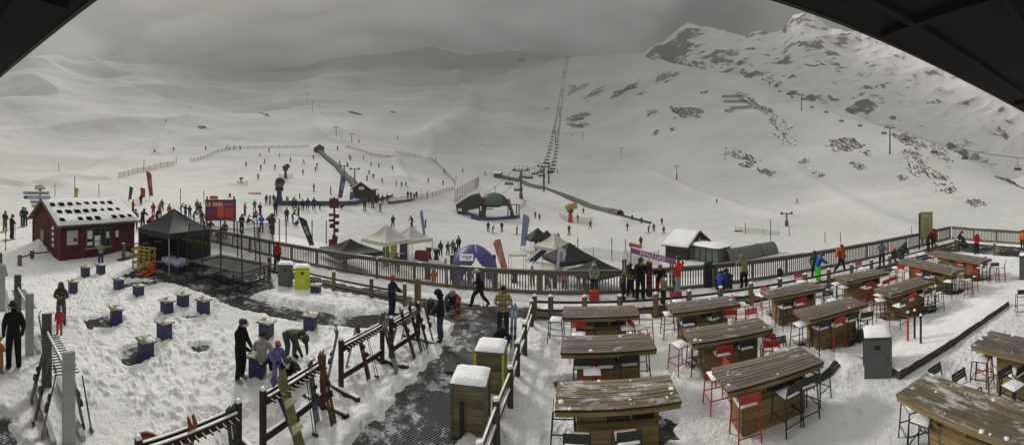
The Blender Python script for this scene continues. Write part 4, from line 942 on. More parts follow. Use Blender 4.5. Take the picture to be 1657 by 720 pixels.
# skis, boards, poles: (foot px, foot py), (lean direction), length, colours
def ski_mesh(L, w):
    n = 14; P = []
    for i in range(n + 1):
        u = i / n; x = u * L; ww = w * (1 - .18 * math.sin(math.pi * u)) * (1 if u < .93 else math.sqrt(max(0, 1 - ((u - .93) / .075) ** 2))) + .004
        z = .0 if u < .9 else ((u - .9) / .1) ** 2 * .09
        P.append((x, ww / 2, z))
    return P
def skis(foot, head, label, col, col2, cat='skis', n=2, w=.085, L=1.65, name='pair_of_skis', group='skis left on the racks', bind='black'):
    d = (head - foot); L = L; t = thing(name, label, cat, foot, 0, group); t.rotation_mode = 'QUATERNION'
    x = d.normalized(); zc = V((0, 0, 1)) - x * x.z
    if zc.length < .01: zc = V((1, 0, 0))
    z = zc.normalized(); y = z.cross(x); M = Matrix((x, y, z)).transposed(); t.rotation_quaternion = M.to_quaternion()
    m1, m2 = mat('ski_' + str(col), col, .35, .25, 5), mat('ski2_' + str(col2), col2, .4)
    for k in range(n):
        off = (k - (n - 1) / 2) * w * 1.15; P = ski_mesh(L, w); mb = B(m1)
        vs = []
        for (px_, hw, pz) in P: vs += [V((px_, off - hw, pz)), V((px_, off + hw, pz)), V((px_, off + hw, pz + .014)), V((px_, off - hw, pz + .014))]
        q = len(P); fs = []
        for i in range(q - 1):
            a = i * 4; b = a + 4
            for j in range(4): fs.append((a + j, a + (j + 1) % 4, b + (j + 1) % 4, b + j))
        fs += [(3, 2, 1, 0), (q * 4 - 4, q * 4 - 3, q * 4 - 2, q * 4 - 1)]
        mb.add(vs, fs); mb.use(m2); mb.box((L * .14, off, .0155), (L * .2, w * .8, .006)); mb.box((L * .8, off, .0155), (L * .12, w * .7, .006))
        so_ = mb.build('ski' if cat == 'skis' else 'board', t)
        bm_ = mat('binding_' + bind, (.02, .02, .02) if bind == 'black' else (.5, .48, .3), .4)
        if cat == 'skis':
            B(bm_).box((L * .42, off, .045), (.12, w * .7, .06)).build('binding', so_); B(bm_).box((L * .56, off, .04), (.08, w * .65, .05)).build('binding', so_)
        else:
            for xx in (.33, .62):
                B(bm_).box((L * xx, off, .05), (.14, w * .75, .07), top=(.6, .8)).tube([(L * xx, off - w * .3, .1), (L * xx + .05, off, .2), (L * xx, off + w * .3, .1)], .03, 6).build('binding', so_)
    return t
def lean(x, y, dx, dy, tilt=14, L=1.65):
    """foot point and head point of something leaning towards (dx, dy)"""
    d = V((dx, dy, 0)).normalized(); a = R(tilt); f = V((x, y, .02)); return f, f + d * math.sin(a) * L + V((0, 0, math.cos(a) * L))
for (x, y, dx, dy, ti, L, lab, c1, c2) in (
    (-3.46, 8.35, -1, .1, 15, 1.6, 'red and black skis leaning on the middle rack, nearer pair', '#5a2a20', '#222222'), (-2.9, 8.9, -1, .3, 20, 1.75, 'grey green skis leaning out from the far end of the middle rack', '#3a4a44', '#88918a'),
    (-4.3, 7.75, 1, .1, 12, 1.6, 'dark skis leaning against the back of the middle rack', '#26292b', '#4b5255'), (-4.2, 8.6, 1, .1, 14, 1.5, 'short grey skis behind the middle rack', '#5a554c', '#2a2a2a'),
    (-3.42, 6.45, -1, .2, 16, 1.7, 'orange brown skis at the far end of the snowboard rack', '#6e3a22', '#2a2420'), (-3.75, 6.35, -1, 0, 9, 1.5, 'dark blue skis on the snowboard rack', '#2c3a4c', '#77808a'),
    (-2.65, 9.7, -1, .1, 18, 1.6, 'dark brown skis, nearest on the crowded rack', '#3a2a26', '#611f1a'), (-2.55, 10.1, -1, .1, 17, 1.65, 'black skis in the crowded rack, second from its near end', '#1d1f22', '#62686a'), (-2.45, 10.45, -1, 0, 16, 1.7, 'dark red skis at the far end of the crowded rack', '#4c1b1c', '#2a2a2a'),
    (-3.45, 10.0, 1, 0, 15, 1.5, 'yellow tipped skis behind the crowded rack', '#8a8430', '#353535'), (-3.3, 10.5, 1, 0, 13, 1.7, 'grey skis behind the far end of the crowded rack', '#70787c', '#20262c'), (-2.35, 10.75, -1, -.1, 14, 1.6, 'thin black skis just past the crowded rack', '#17181a', '#40464a'),
    (-6.75, 1.95, .35, 1, 13, 1.6, 'black skis with an orange tail on the nearest steel rack', '#1c1c1e', '#c8781e'), (-7.3, 1.98, .1, 1, 14, 1.6, 'dark skis with red marks on the nearest steel rack', '#2b2b30', '#8a2420'), (-7.8, 2.0, 0, 1, 15, 1.55, 'plain dark skis farthest along the nearest steel rack', '#232629', '#50565a'), (-6.7, 2.8, 0, -1, 12, 1.55, 'black skis on the far side of the nearest steel rack', '#1b1b1c', '#3a3f42'),
    (-9.6, 2.9, -.4, -1, 10, 1.55, 'black and red skis on the second steel rack', '#1e1c1e', '#6a2420'),
    (-4.6, 3.6, 1, 0, 14, 1.5, 'short brown skis in the rack cut by the bottom edge', '#7a3a22', '#2a2a2a'), (-4.0, 4.3, -1, .1, 12, 1.45, 'green marked skis in the rack cut by the bottom edge', '#3a4a3a', '#2a2420')):
    L *= .88; f, h = lean(x, y, dx, dy, ti, L); skis(f, h, lab, c1, c2, L=L)
f, h = lean(-3.52, 5.45, -1, .1, 22, 1.55); skis(f, h, 'pale olive snowboard with bindings leaning on the near rack', '#77734e', '#605c3e', cat='snowboard', n=1, w=.27, L=1.5, name='snowboard', group=None, bind='pale')
f, h = lean(-3.66, 5.6, -1, -.25, 25, 1.5); skis(f, h, 'purple snowboard behind the pale olive one', '#4a3a86', '#332a60', cat='snowboard', n=1, w=.24, L=1.45, name='snowboard', group=None)
f, h = lean(-1.9, 12.7, .15, 1, 8, .9); skis(f, h, 'orange red children snowboard stuck upright against the wooden post', '#c23c18', '#7a7a28', cat='snowboard', n=1, w=.2, L=.85, name='snowboard', group=None)
f, h = lean(.02, 9.9, .12, .5, 6, 1.5); skis(f, h, 'pale blue skis standing upright beside the checked jacket', '#6f7f9c', '#aab4c4', L=1.6)
for (px, py, lab, c1) in ((1010, 478, 'upright grey skis held beside the khaki jacket at the balustrade', '#4a4f50'), (1049, 482, 'upright dark skis just right of the tall person in black', '#2a2e34'), (1087, 482, 'upright pale grey skis left of the bright orange red jacket', '#9a9a96'), (1052, 484, 'red skis leaning on the balustrade behind the eating person', '#8a2420')):
    q = pt(px, py); f = V((q.x, q.y, .06)); d = f.normalized(); h = f + V((d.x * .12, d.y * .12, 1.5)); skis(f, h, lab, c1, '#2a2a2c', L=1.5, group='skis standing at the balustrade')
def ski_poles(x, y, dx, dy, ti, label, L=1.2):
    f, h = lean(x, y, dx, dy, ti, L); t = thing('ski_poles', label, 'ski poles', f, 0, 'ski poles left on the racks')
    for k in (0, .07):
        o = B(M_BLACK).tube([(k, 0, 0), (h - f) + V((k * .5, 0, 0))], .009, 5).build('pole', t); B(M_BLACK).cyl(((h - f) * .06 + V((k, 0, 0))), .04, .008, 8).build('basket', o)
for a in ((-3.3, 8.45, -1, .2, 16, 'thin ski poles beside the red and black skis'), (-3.62, 6.0, -1, .3, 12, 'thin ski poles between the two snowboard rack skis'), (-7.1, 1.85, .2, 1, 14, 'ski poles with black baskets on the nearest steel rack'), (-6.55, 2.9, .1, -1, 10, 'ski poles behind the nearest steel post'), (-2.4, 10.0, -1, .1, 15, 'ski poles among the skis of the crowded rack')): ski_poles(*a)
# round red sign at the end of the cut rack
t = thing('round_sign', 'round red and grey sign lying at the lower end of the cut rack', 'sign', V((-4.66, 2.98, .98)), R(60))
B(mat('sign_red', '#7c2a26', .5)).tube([(0, -.02, 0), (0, .02, 0)], .19, 24).build('plate', t); B(mat('sign_grey', '#8a8580', .5)).tube([(0, -.026, 0), (0, .026, 0)], .13, 24).build('disc', t); B(mat('sign_red', '#7c2a26')).tube([(0, -.03, 0), (0, .03, 0)], .06, 20).build('dot', t)
B(M_RW).box((0, 0, -.62), (.06, .06, .76)).build('stand', t)

# ---------------------------------------------------------------- red cabin
def text(s, size, m, parent, loc, rot=(R(90), 0, 0), name='lettering', align='CENTER', ex=.004):
    cu = bpy.data.curves.new(name, 'FONT'); cu.body = s; cu.size = size; cu.extrude = ex; cu.align_x = align; cu.align_y = 'CENTER'
    o = bpy.data.objects.new(name, cu); COL.objects.link(o); dg = bpy.context.evaluated_depsgraph_get(); me = bpy.data.meshes.new_from_object(o.evaluated_get(dg)); bpy.data.objects.remove(o)
    me.materials.clear(); me.materials.append(m); q = bpy.data.objects.new(name, me); COL.objects.link(q); q.parent = parent; q.location = loc; q.rotation_euler = rot; return q
M_KIO = wood('cabin_red', '#431a17', '#642c26', 0, (.16, 'Z')); M_KIOV = wood('cabin_red_v', '#571d18', '#75302a', 2, (.14, 'Y')); M_TRIM = mat('cabin_trim', '#5e2520', .7)
def cabin(name, label, loc, rz, W, D, he, hr, wall, trim, snow=.16, roofm=None, over=.35, guards=True, cat='cabin', z0=-.6):
    """gabled timber cabin: front wall along X at y = -D/2, ridge along X"""
    t = thing(name, label, cat, loc, rz); g = he + (hr - he)
    m = B(wall); p = [(-D / 2, z0), (D / 2, z0), (D / 2, he), (0, hr), (-D / 2, he)]
    m.prism(p, -W / 2, W / 2, Matrix(((0, 0, 1), (1, 0, 0), (0, 1, 0)))); wo = m.build('wall', t)
    sl = math.atan2(hr - he, D / 2); Ls = (D / 2 + over) / math.cos(sl)
    r = roofm or mat('roof_metal', (.05, .05, .05), .6)
    ro = None
    for s_ in (-1, 1):
        m = B(r); a = V((0, s_ * (D / 2 + over), he - over * math.tan(sl))); b = V((0, 0, hr))
        n = V((0, s_ * math.sin(sl), math.cos(sl)))
        q = [V((x, p_.y, p_.z)) + n * k for k in (.02, .12) for x in (-W / 2 - over, W / 2 + over) for p_ in (a, b)]
        m.add(q, [(0, 1, 3, 2), (4, 6, 7, 5), (0, 2, 6, 4), (1, 5, 7, 3), (0, 4, 5, 1), (2, 3, 7, 6)]); ro = m.build('roof', t)
        # snow slab with the dark snow guards showing through
        P = []; nu, nv = 36, 14; rr = random.Random(3)
        for i in range(nu + 1):
            row = []
            for j in range(nv + 1):
                u, v = i / nu, j / nv; e = max(abs(u * 2 - 1), abs(v * 2 - 1)); x = (-W / 2 - over + .05) + u * (W + 2 * over - .1)
                pp_ = a.lerp(b, .03 + v * .97); row.append(V((x, pp_.y, pp_.z)) + n * (.125 + (snow * (1 - .25 * e ** 6) * (.85 + .15 * math.sin(u * 9 + v * 5)) if e < .999 else 0)))
            P.append(row)
        s = MB().use(M_SNOW).grid(P); s.build('snow_cap', ro, smooth=True)
        if guards and s_ < 0:
            for k, v in enumerate((.16, .44, .72)):
                for i in range(9):
                    if rr.random() < .08: continue
                    sz_ = rr.uniform(.75, 1.15)
                    u = (i + .6 + (.25 if k % 2 else 0)) / 9.4; pp_ = a.lerp(b, v); x = -W / 2 - over + .1 + u * (W + 2 * over - .3)
                    B(M_PIT).add([V((x + dx_, pp_.y, pp_.z)) + n * (.13 + hh) + (b - a).normalized() * ll for dx_ in (-.17 * sz_, .17 * sz_) for ll in (-.16 * sz_, .15) for hh in (0, snow * .92 + rr.uniform(.0, .03))], [(0, 1, 3, 2), (4, 6, 7, 5), (0, 4, 5, 1), (2, 3, 7, 6), (1, 5, 7, 3), (0, 2, 6, 4)]).build('snow_guard', ro)
    m = B(trim)
    for s_ in (-1, 1):
        for y in (-1, 1): m = B(trim).box((s_ * (W / 2 + .005), y * (D / 2 + .005), (he + z0) / 2 - .02), (.12, .12, he - z0 - .04)).build('corner_board', t)
        for y in (-1, 1): B(trim).bar((s_ * (W / 2 + over - .01), y * (D / 2 + over), he - over * math.tan(sl) + .02), (s_ * (W / 2 + over - .01), 0, hr + .02), .03, .16).build('barge_board', ro)
    return t
K0, K1 = V((-20.3, 6.9, 0)), V((-20.85, 12.35, 0))
kc = (K0 + K1) / 2 + V((-2.2, -.22, 0)); krz = rot_of(K1 - K0)
W_, D_ = 5.3, 4.4
t = cabin('red_cabin', 'red timber ticket cabin with a snowy roof pierced by rows of dark guards', kc, krz, W_, D_, 2.35, 3.6, M_KIO, M_TRIM)
yF = -D_ / 2
gl = mat('dark_glass', (.03, .035, .04), .15, spec=.6)
w1 = B(gl).box((-.05, yF - .02, 1.35), (1.75, .06, 1.25)).build('window', t)
fr = B(M_GREY)
for x in (-.93, -.45, .1, .46, .83): fr.box((x, yF - .055, 1.35), (.05, .03, 1.3))
fr.box((-.05, yF - .055, 2.0), (1.83, .03, .05)); fr.box((-.05, yF - .055, .7), (1.83, .03, .05)); fr.build('window_frame', w1)
for (x, z, ww, hh) in ((-.68, 1.6, .34, .5), (-.14, 1.35, .4, .32), (-.14, 1.0, .4, .3), (.62, 1.5, .2, .4), (-.68, 1.05, .36, .22)): B(M_WHITE).box((x, yF - .075, z), (ww, .01, hh)).build('notice', w1)
B(mat('counter', '#8b8f92')).box((-.1, yF - .17, .78), (1.9, .28, .04)).build('counter', t)
b_ = B(mat('board_grey', '#b4b6b8', .5)).box((-1.85, yF - .03, 1.5), (.72, .04, .85)).build('board', t); B(mat('board_blue', '#2b3560', .5)).box((-1.66, yF - .055, 1.36), (.26, .012, .2)).build('sticker', b_)
b_ = B(M_WHITE).box((1.35, yF - .03, 1.5), (.2, .04, .42)).build('board', t); B(mat('board_blue', '#2b3560')).box((1.66, yF - .03, 1.38), (.24, .04, .2)).build('plate', t)
m = B(M_TRIM)
for a, b in (((1.15, .3), (2.55, 2.2)), ((1.15, 2.2), (2.55, .3))): m.bar((a[0], yF - .03 - .004 * (a[1] > 1), a[1]), (b[0], yF - .03 - .004 * (a[1] > 1), b[1]), .02, .11)
m.build('cross_brace', t)
for x in (-1.15, 1.1): B(M_TRIM).box((x, yF - .012, 1.05), (.14, .03, 2.2)).build('pilaster', t)
xl = -W_ / 2
d = B(mat('door_brown', '#35201c', .6)).box((xl - .03, .5, .85), (.05, .85, 1.9)).build('door', t); B(gl).box((xl - .06, .5, 1.3), (.012, .5, .7)).build('pane', d); B(M_GREY).box((xl - .08, .18, .85), (.05, .03, .14)).build('handle', d)
for k, z in enumerate((2.0, 1.65, 1.3, .95)): B(M_WHITE).box((xl - .03, -1.2, z), (.02, .25, .2)).build('letter_plate', t)
B(M_TRIM).box((xl - .02, -.3, 1.15), (.05, .14, 2.9)).build('pilaster', t)
# snow bank against the cabin front is part of the ground; finger post in front of the gable
def finger_post(loc, label, h, boards, base_col, name='finger_post'):
    t = thing(name, label, 'signpost', loc, 0); B(base_col).box((0, 0, h / 2), (.17, .13, h)).build('post', t, bevel=.01); return t
f = pt(65, 397); t = finger_post(f, 'tall red post with white and blue arrow signs in front of the cabin gable', 4.25, None, M_TRIM)
t.rotation_euler = (0, 0, R(60))
B(mat('sign_face', '#a8a89c', .5)).prism([(-.42, 0), (.3, 0), (.42, .14), (.3, .28), (0, .4), (-.42, .28)], -.02, .02, Matrix.Translation((0, 0, 4.2)) @ Matrix.Rotation(R(90), 4, 'X')).build('top_plate', t)
for z, x0, x1, c, tx in ((3.95, -1.25, .75, '#9ea098', 'La Tuiles'), (3.62, -1.2, .8, '#2b4a86', 'Crêtes'), (3.28, -.75, 1.15, '#a3a59b', 'Grande Motte'), (2.98, -.65, 1.1, '#a3a59b', 'Aiguille')):
    o = B(mat('arrow' + c, c, .5)).prism([(x0, -.12), (x1, -.12), (x1, .12), (x0, .12), (x0 - .12, 0)] if z > 3.5 else [(x0, -.12), (x1, -.12), (x1 + .12, 0), (x1, .12), (x0, .12)], -.015, .015, Matrix.Translation((0, -.1, z)) @ Matrix.Rotation(R(90), 4, 'X')).build('arrow_board', t)
    b2 = mat('ink', (.08, .08, .08)) if c != '#2b4a86' else M_WHITE
    rr = random.Random(int(z * 100)); xx = x0 + .25
    m = B(b2)      # the writing is too small to read in the photograph: short strokes
    while xx < x1 - .15: ww = rr.uniform(.04, .12); m.box((xx + ww / 2, -.12, z), (ww, .006, rr.uniform(.06, .11))); xx += ww + .035
    m.build('lettering', o)['kind'] = 'stuff'; B(M_SNOW).box(((x0 + x1) / 2, -.1, z + .135), (x1 - x0, .04, .03)).build('snow_cap', o)
# marker poles
def marker(loc, label, h=1.9, cols=('#b9c92a', '#1c1c1c'), r=.03, lean_=(0, 0), name='marker_pole', group='marker poles in the snow', n=8):
    t = thing(name, label, 'marker pole', loc, 0, group); m = MB(); a, b = mat('mk' + cols[0], cols[0]), mat('mk' + cols[1], cols[1])
    for k in range(n): m.use(a if k % 2 == 0 else b); z0, z1 = h * k / n, h * (k + 1) / n; m.tube([(lean_[0] * z0, lean_[1] * z0, z0 - .2 * (k == 0)), (lean_[0] * z1, lean_[1] * z1, z1)], r, 6)
    m.build('pole', t); return t
marker(pt(53, 405), 'yellow and black marker pole in front of the cabin gable', 2.1, r=.045)
marker(pt(9, 411), 'yellow and black marker pole near the left edge', 2.0, r=.04)

# ---------------------------------------------------------------- black tent with green lettering, its table, pallets
M_TENT = mat('tent_black', (.022, .02, .02), .7, .15, 3); M_TENTW = mat('tent_wall', (.026, .028, .03), .7, .2, 2); M_ALU = mat('alu', '#a9aba8', .4)
def pop_up(name, label, loc, rz, w, d, he, hp, canopy, val=.28, walls=(), wallm=None, legm=None, group=None, sag=.12, cat='tent'):
    t = thing(name, label, cat, loc, rz, group); x, y = w / 2, d / 2; n = 8; cor = [(-x, -y), (x, -y), (x, y), (-x, y)]
    m = B(canopy); P = []
    for k in range(4):
        a, b = V((*cor[k], he)), V((*cor[(k + 1) % 4], he)); ap = V((0, 0, hp)); rows = []
        for i in range(n + 1):
            u = i / n; row = []
            for j in range(n + 1):
                e = a.lerp(b, j / n); q = e.lerp(ap, u); q.z -= sag * math.sin(math.pi * u) * (.6 + .4 * math.sin(math.pi * j / n)); row.append(q)
            rows.append(row)
        m.grid(rows)
        m.grid([[a, b], [a - V((0, 0, val)), b - V((0, 0, val))]])
    co = m.build('canopy', t); sm = co.modifiers.new('thickness', 'SOLIDIFY'); sm.thickness = .012
    for q in cor: B(legm or M_ALU).box((q[0] * .985, q[1] * .985, he / 2), (.045, .045, he)).build('leg', t)
    for k in walls:
        a, b = V((*cor[k], .03)), V((*cor[(k + 1) % 4], .03)); B(wallm or canopy).grid([[a * 1, b * 1], [V((a.x, a.y, he)), V((b.x, b.y, he))]]).build('side_wall', t).modifiers.new('th', 'SOLIDIFY').thickness = .01
    return t
TC = V((-16.85, 12.65, 0))
t = pop_up('black_tent', 'large black canopy tent with green lettering inside, beside the trampoline', TC, R(1), 3.0, 3.0, 2.15, 3.3, M_TENT, .3, walls=(2, 3), wallm=M_TENTW)
M_GRN = mat('letter_green', (.35, .6, .03), .5)
text('PA', .42, M_GRN, t, (-1.47, -.6, 1.72), (R(90), 0, R(90))); 
rr = random.Random(2)
for z, c in ((1.3, M_GRN), (1.02, mat('letter_blue', '#4a6a8a')), (1.25, M_GRN)):
    m = B(c); xx = -1.2
    while xx < 1.2: ww = rr.uniform(.06, .16); m.box((xx, 1.47, z + rr.uniform(-.03, .05)), (ww, .01, rr.uniform(.06, .14))); xx += ww + .05
    m.build('lettering', t)['kind'] = 'stuff'
for x in (-1, -.1): B(M_GRN).box((-1.475, x, 1.2), (.01, .5, .07)).build('lettering', t)
text('O', .34, M_GRN, t, (.9, 1.46, 1.72))
t = thing('display_table', 'table under a pale blue cloth at the front of the black tent', 'table', pt(283, 441) , R(8)); 
m = B(mat('cloth_blue', '#a3a9c4', .8)); m.box((0, 0, .76), (1.3, .7, .03)); m.build('tabletop', t)
m = B(mat('cloth_blue', '#a3a9c4')); P = []
for zz, k in ((.745, 1), (.6, 1.02), (.46, 1.05)):
    row = []
    for i in range(41):
        a = i / 40 * 4; s_ = int(a) % 4; u = a - int(a); c4 = [(-.66, -.36), (.66, -.36), (.66, .36), (-.66, .36)]; p = V(c4[s_]).lerp(V(c4[(s_ + 1) % 4]), u); dz = .05 * math.sin(i * 1.3) if zz < .5 else 0
        row.append(V((p.x * k, p.y * k, zz + dz)))
    P.append(row)
m.grid(P).build('cloth', t, smooth=True).modifiers.new('th', 'SOLIDIFY').thickness = .008
B(mat('table_skirt', '#23263f', .8)).box((0, 0, .36), (1.22, .62, .7)).build('skirt', t)
for k, (x, c, hh) in enumerate(((-.4, '#3c3c30', .12), (-.1, '#8a8c78', .07), (.2, '#2c3034', .1), (.45, '#b8b8b0', .05))):
    tag(B(mat('ware' + c, c)).box((0, 0, 0), (.22, .16, hh)).build('display_box', loc=pt(283, 441) + V((x, .05, .78 + hh / 2)), bevel=.01), ['olive packet at the left of the cloth covered table', 'pale flat packet on the cloth covered table', 'dark packet on the cloth covered table', 'white flat packet at the right of the cloth covered table'][k], 'box', 'goods on the tent table')
M_PAL = wood('pallet_wood', '#a08a34', '#c9b45c', 0, .9)
t = thing('wooden_frame', 'upright frame crate of yellow wooden battens beside the black tent', 'crate', pt(233, 437), R(28))
for x in (-.5, -.17, .17, .5):
    for y in (-.35, .35): B(M_PAL).box((x, y, .62), (.07, .05, 1.24)).build('upright', t)
for z in (.06, .42, .8, 1.18):
    for y in (-.39, .39): B(M_PAL).box((0, y, z), (1.12, .03, .08)).build('slat', t)
    for x in (-.54, .54): B(M_PAL).box((x, 0, z + .001), (.03, .72, .08)).build('slat', t)
t = thing('pallet_truck', 'orange hand pallet truck parked by the wooden frame', 'pallet truck', pt(243, 443), R(-60)); MO = mat('truck_orange', '#c2461c', .45)
for y in (-.18, .18): B(MO).box((.45, y, .1), (1.0, .14, .06)).build('fork', t)
B(MO).box((-.12, 0, .3), (.2, .4, .4)).build('body', t, bevel=.03); B(MO).tube([(-.2, 0, .4), (-.45, 0, 1.1), (-.47, -.15, 1.2), (-.47, .15, 1.2), (-.45, 0, 1.1)], .025, 6).build('handle', t); B(M_BLACK).tube([(-.15, -.1, .09), (-.15, .1, .09)], .09, 12).build('wheel', t)
# trampoline
t = thing('trampoline', 'rectangular black trampoline with a safety net and tall bent poles', 'trampoline', V((-12.75, 13.05, 0)), R(2)); w, d, z = 3.5, 2.3, .8
MT = mat('tramp_mat', (.035, .03, .034), .8); MPAD = mat('tramp_pad', '#4d5048', .8, .2, 4); MST = mat('tramp_steel', (.02, .02, .02), .4)
B(MT).box((0, 0, z - .04), (w - .5, d - .5, .02)).build('jump_mat', t)
m = B(MPAD)
for s_ in (-1, 1): m.box((0, s_ * (d / 2 - .14), z), (w - .5, .36, .08)); m.box((s_ * (w / 2 - .14), 0, z), (.36, d + .07, .08))
m.build('edge_pad', t, bevel=.03)
hp = [(-w / 2, -d / 2), (-w / 6, -d / 2 - .06), (w / 6, -d / 2 - .06), (w / 2, -d / 2), (w / 2 + .06, 0), (w / 2, d / 2), (w / 6, d / 2 + .06), (-w / 6, d / 2 + .06), (-w / 2, d / 2), (-w / 2 - .06, 0)]
for (x, y) in hp: B(MST).tube([(x * 1.05, y * 1.06, .35), (x * 1.06, y * 1.08, 1.0), (x * 1.03, y * 1.05, 1.8), (x, y, 2.75)], .035, 7).build('net_pole', t)
B(MST).tube([(x, y, 2.75) for x, y in hp] + [(hp[0][0], hp[0][1], 2.75)], .022, 6).build('top_ring', t)
for x in (-w * .36, w * .36): B(MST).tube([(x, -d / 2, z - .05), (x, -d / 2 - .05, .12), (x, -d / 2 + .1, .04), (x, d / 2 - .1, .04), (x, d / 2 + .05, .12), (x, d / 2, z - .05)], .04, 7).build('leg', t)
nm = bpy.data.materials.new('safety_net'); nm.use_nodes = True; q = nm.node_tree; bs = q.nodes['Principled BSDF']; bs.inputs['Base Color'].default_value = (.03, .03, .03, 1)
co = N(q, 'ShaderNodeTexCoord'); ck = N(q, 'ShaderNodeTexChecker'); ck.inputs['Scale'].default_value = 1; bs.inputs['Alpha'].default_value = .30; bs.inputs['Roughness'].default_value = 1
q.nodes.remove(ck); q.nodes.remove(co)
P = [[V((x * 1.0, y * 1.0, zz)) for x, y in hp + [hp[0]]] for zz in (z + .04, 1.8, 2.72)]; B(nm).grid(P).build('safety_net', t)
tag(B(M_GREY).box((0, 0, 0), (1.0, .5, .06)).build('doormat', loc=pt(300, 443) + V((0, 0, .05))), 'grey doormat on the wet ground between tent and trampoline', 'mat')
tag(B(mat('ramp_grey', '#3a3e3c', .7)).box((0, 0, 0), (.8, 1.0, .04)).build('path_plate', loc=pt(748, 592) + V((0, 0, .07))), 'dark grey plate lying on the ribbed path by the bins', 'plate')
# thick wooden post with a rail at the bend of the path
t = thing('sign_post', 'thick pale wooden post beside the crowded ski rack', 'post', pt(676, 504), R(8)); B(wood('thick_post', '#6a5636', '#9a8152', 2, (.5, 'X'))).box((0, 0, .62), (.24, .2, 1.24)).build('post', t, bevel=.02)
t = thing('black_case', 'long black padded case leaning upright against the balustrade', 'case', pt(1146, 467) + V((0, 0, 0)), R(-8)); B(mat('case_black', '#25262a', .6)).box((0, 0, .62), (.42, .2, 1.22)).build('shell', t, bevel=.08); B(M_BLACK).box((0, -.11, .62), (.3, .02, 1.0)).build('pocket', t, bevel=.01)
t = thing('information_board', 'olive framed information board with small square pictures on the far balustrade', 'board', pt(1499, 405), R(-52)); 
B(mat('board_post', '#3c3028')).box((-.5, 0, 1.3), (.1, .1, 2.6)).build('post', t); f = B(mat('board_olive', '#8a8748', .6)).box((0, 0, 1.75), (.9, .06, 1.9)).build('panel', t)
f2 = B(mat('board_cream', '#a3a17c', .6)).box((0, -.04, 1.75), (.66, .02, 1.6)).build('face', f)
for i in range(5):
    for j in range(2): B(mat('pic%d' % (i % 3), ('#2a2a28', '#6b4a1e', '#30363c')[(i + j) % 3])).box((-.1 + j * .2, -.056, 2.2 - i * .22), (.09, .012, .1)).build('picture', f)
t = thing('backpack', 'black backpack hanging from the hand of the person in blue jeans', 'backpack', pt(697, 527) + V((0, 0, .62)), R(20)); B(mat('bag_black', (.02, .02, .022), .8)).box((0, 0, 0), (.34, .2, .5), top=(.75, .8)).build('sack', t, bevel=.05); B(M_BLACK).tube([(-.1, 0, .25), (0, 0, .33), (.1, 0, .25)], .015, 5).build('strap', t); 
for s_ in (-1, 1): B(M_BLACK).tube([(s_ * .1, -.1, .2), (s_ * .14, -.16, -.1), (s_ * .1, -.1, -.3), (s_ * .12, -.05, -.5)], .013, 5).build('strap', t)
tag(B(mat('red_sledge', '#a8301e', .5)).box((0, 0, 0), (.42, .34, .42), top=(.85, .85)).build('red_crate', loc=pt(961, 488) + V((0, 0, .27)), bevel=.04), 'orange red tub standing below the person in the pale jacket', 'tub')
# ================================================================ beyond the terrace
def gp(px, py): return ground_pt(px, py)
def rho_of(p): return math.hypot(p.x, p.y)
def m_px(p): return rho_of(p) / F            # metres per picture pixel at that distance
def toward(p): return math.atan2(p.x, -p.y)  # turn that makes local -Y face the viewer ... rotation of -Y onto -p
def facing(p): return -math.atan2(p.x, p.y)  # rotation so that local -Y looks at the viewer

# ---- rock outcrops on the slopes: lumpy bodies whose top pokes through the snow
M_ROCK = rock_snow('outcrop_rock', .40, .50, 1.1, snow=(.78, .775, .76)); 
_r = M_ROCK.node_tree
def rock(px, py, wpx, hpx, tilt, label, seed):
    p = gp(px, py); rho = rho_of(p); k = rho / F; w = wpx * k; el = max(.25, min(.9, math.atan2(p.z - HC, rho)))
    # slope direction: depth extent from picture height on ground of that steepness
    a = gp(px, py - hpx / 2); b = gp(px, py + hpx / 2); dep = max(4, min(rho_of(a) - rho_of(b), w * 2.5)); th = math.atan2(p.x, p.y)
    n = 44; P = []; rr = random.Random(seed); o = MB().use(M_ROCK); ox = rr.uniform(0, 99)
    ex, ey = V((math.cos(th), -math.sin(th), 0)), V((math.sin(th), math.cos(th), 0)); ca, sa = math.cos(R(tilt)), math.sin(R(tilt)); vs = []
    us = np.linspace(-1, 1, n); U, Wv = np.meshgrid(us, us, indexing='ij')
    X0 = U * w * .62; Y0 = Wv * dep * .62 + U * w * sa * dep / max(1, hpx * k) * .0
    sh = -U * math.tan(R(tilt)) * wpx * .5 / max(hpx, 1) * dep        # slanted bands follow the slope
    X = p.x + ex.x * X0 + ey.x * (Y0 + sh); Y = p.y + ex.y * X0 + ey.y * (Y0 + sh); Z = ground_base(X, Y)
    nz = vnoise(U * 2.3 + ox, Wv * 2.3, 40) * .7 + vnoise(U * 5 + ox, Wv * 6, 41) * .8 + vnoise(U * 11 + ox, Wv * 13, 42) * .55 + vnoise(U * 21 + ox, Wv * 24, 43) * .3
    env = 1 - (U ** 2 + Wv ** 2) ** .8; H = (env * 1.1 + nz * .95 - .62) * min(1.7, .05 * w + .35)
    edge = np.maximum(np.abs(U), np.abs(Wv)) > .97; H = np.where(edge, -2.5, H); Z = Z + np.maximum(H, -2.5)
    P = [[V((X[i, j] - p.x, Y[i, j] - p.y, Z[i, j] - p.z)) for j in range(n)] for i in range(n)]
    o.grid(P); o.f = [f[::-1] for f in o.f]
    q = o.build('rock_outcrop', loc=p); return tag(q, label, 'rock', 'rock outcrops on the snow slopes')
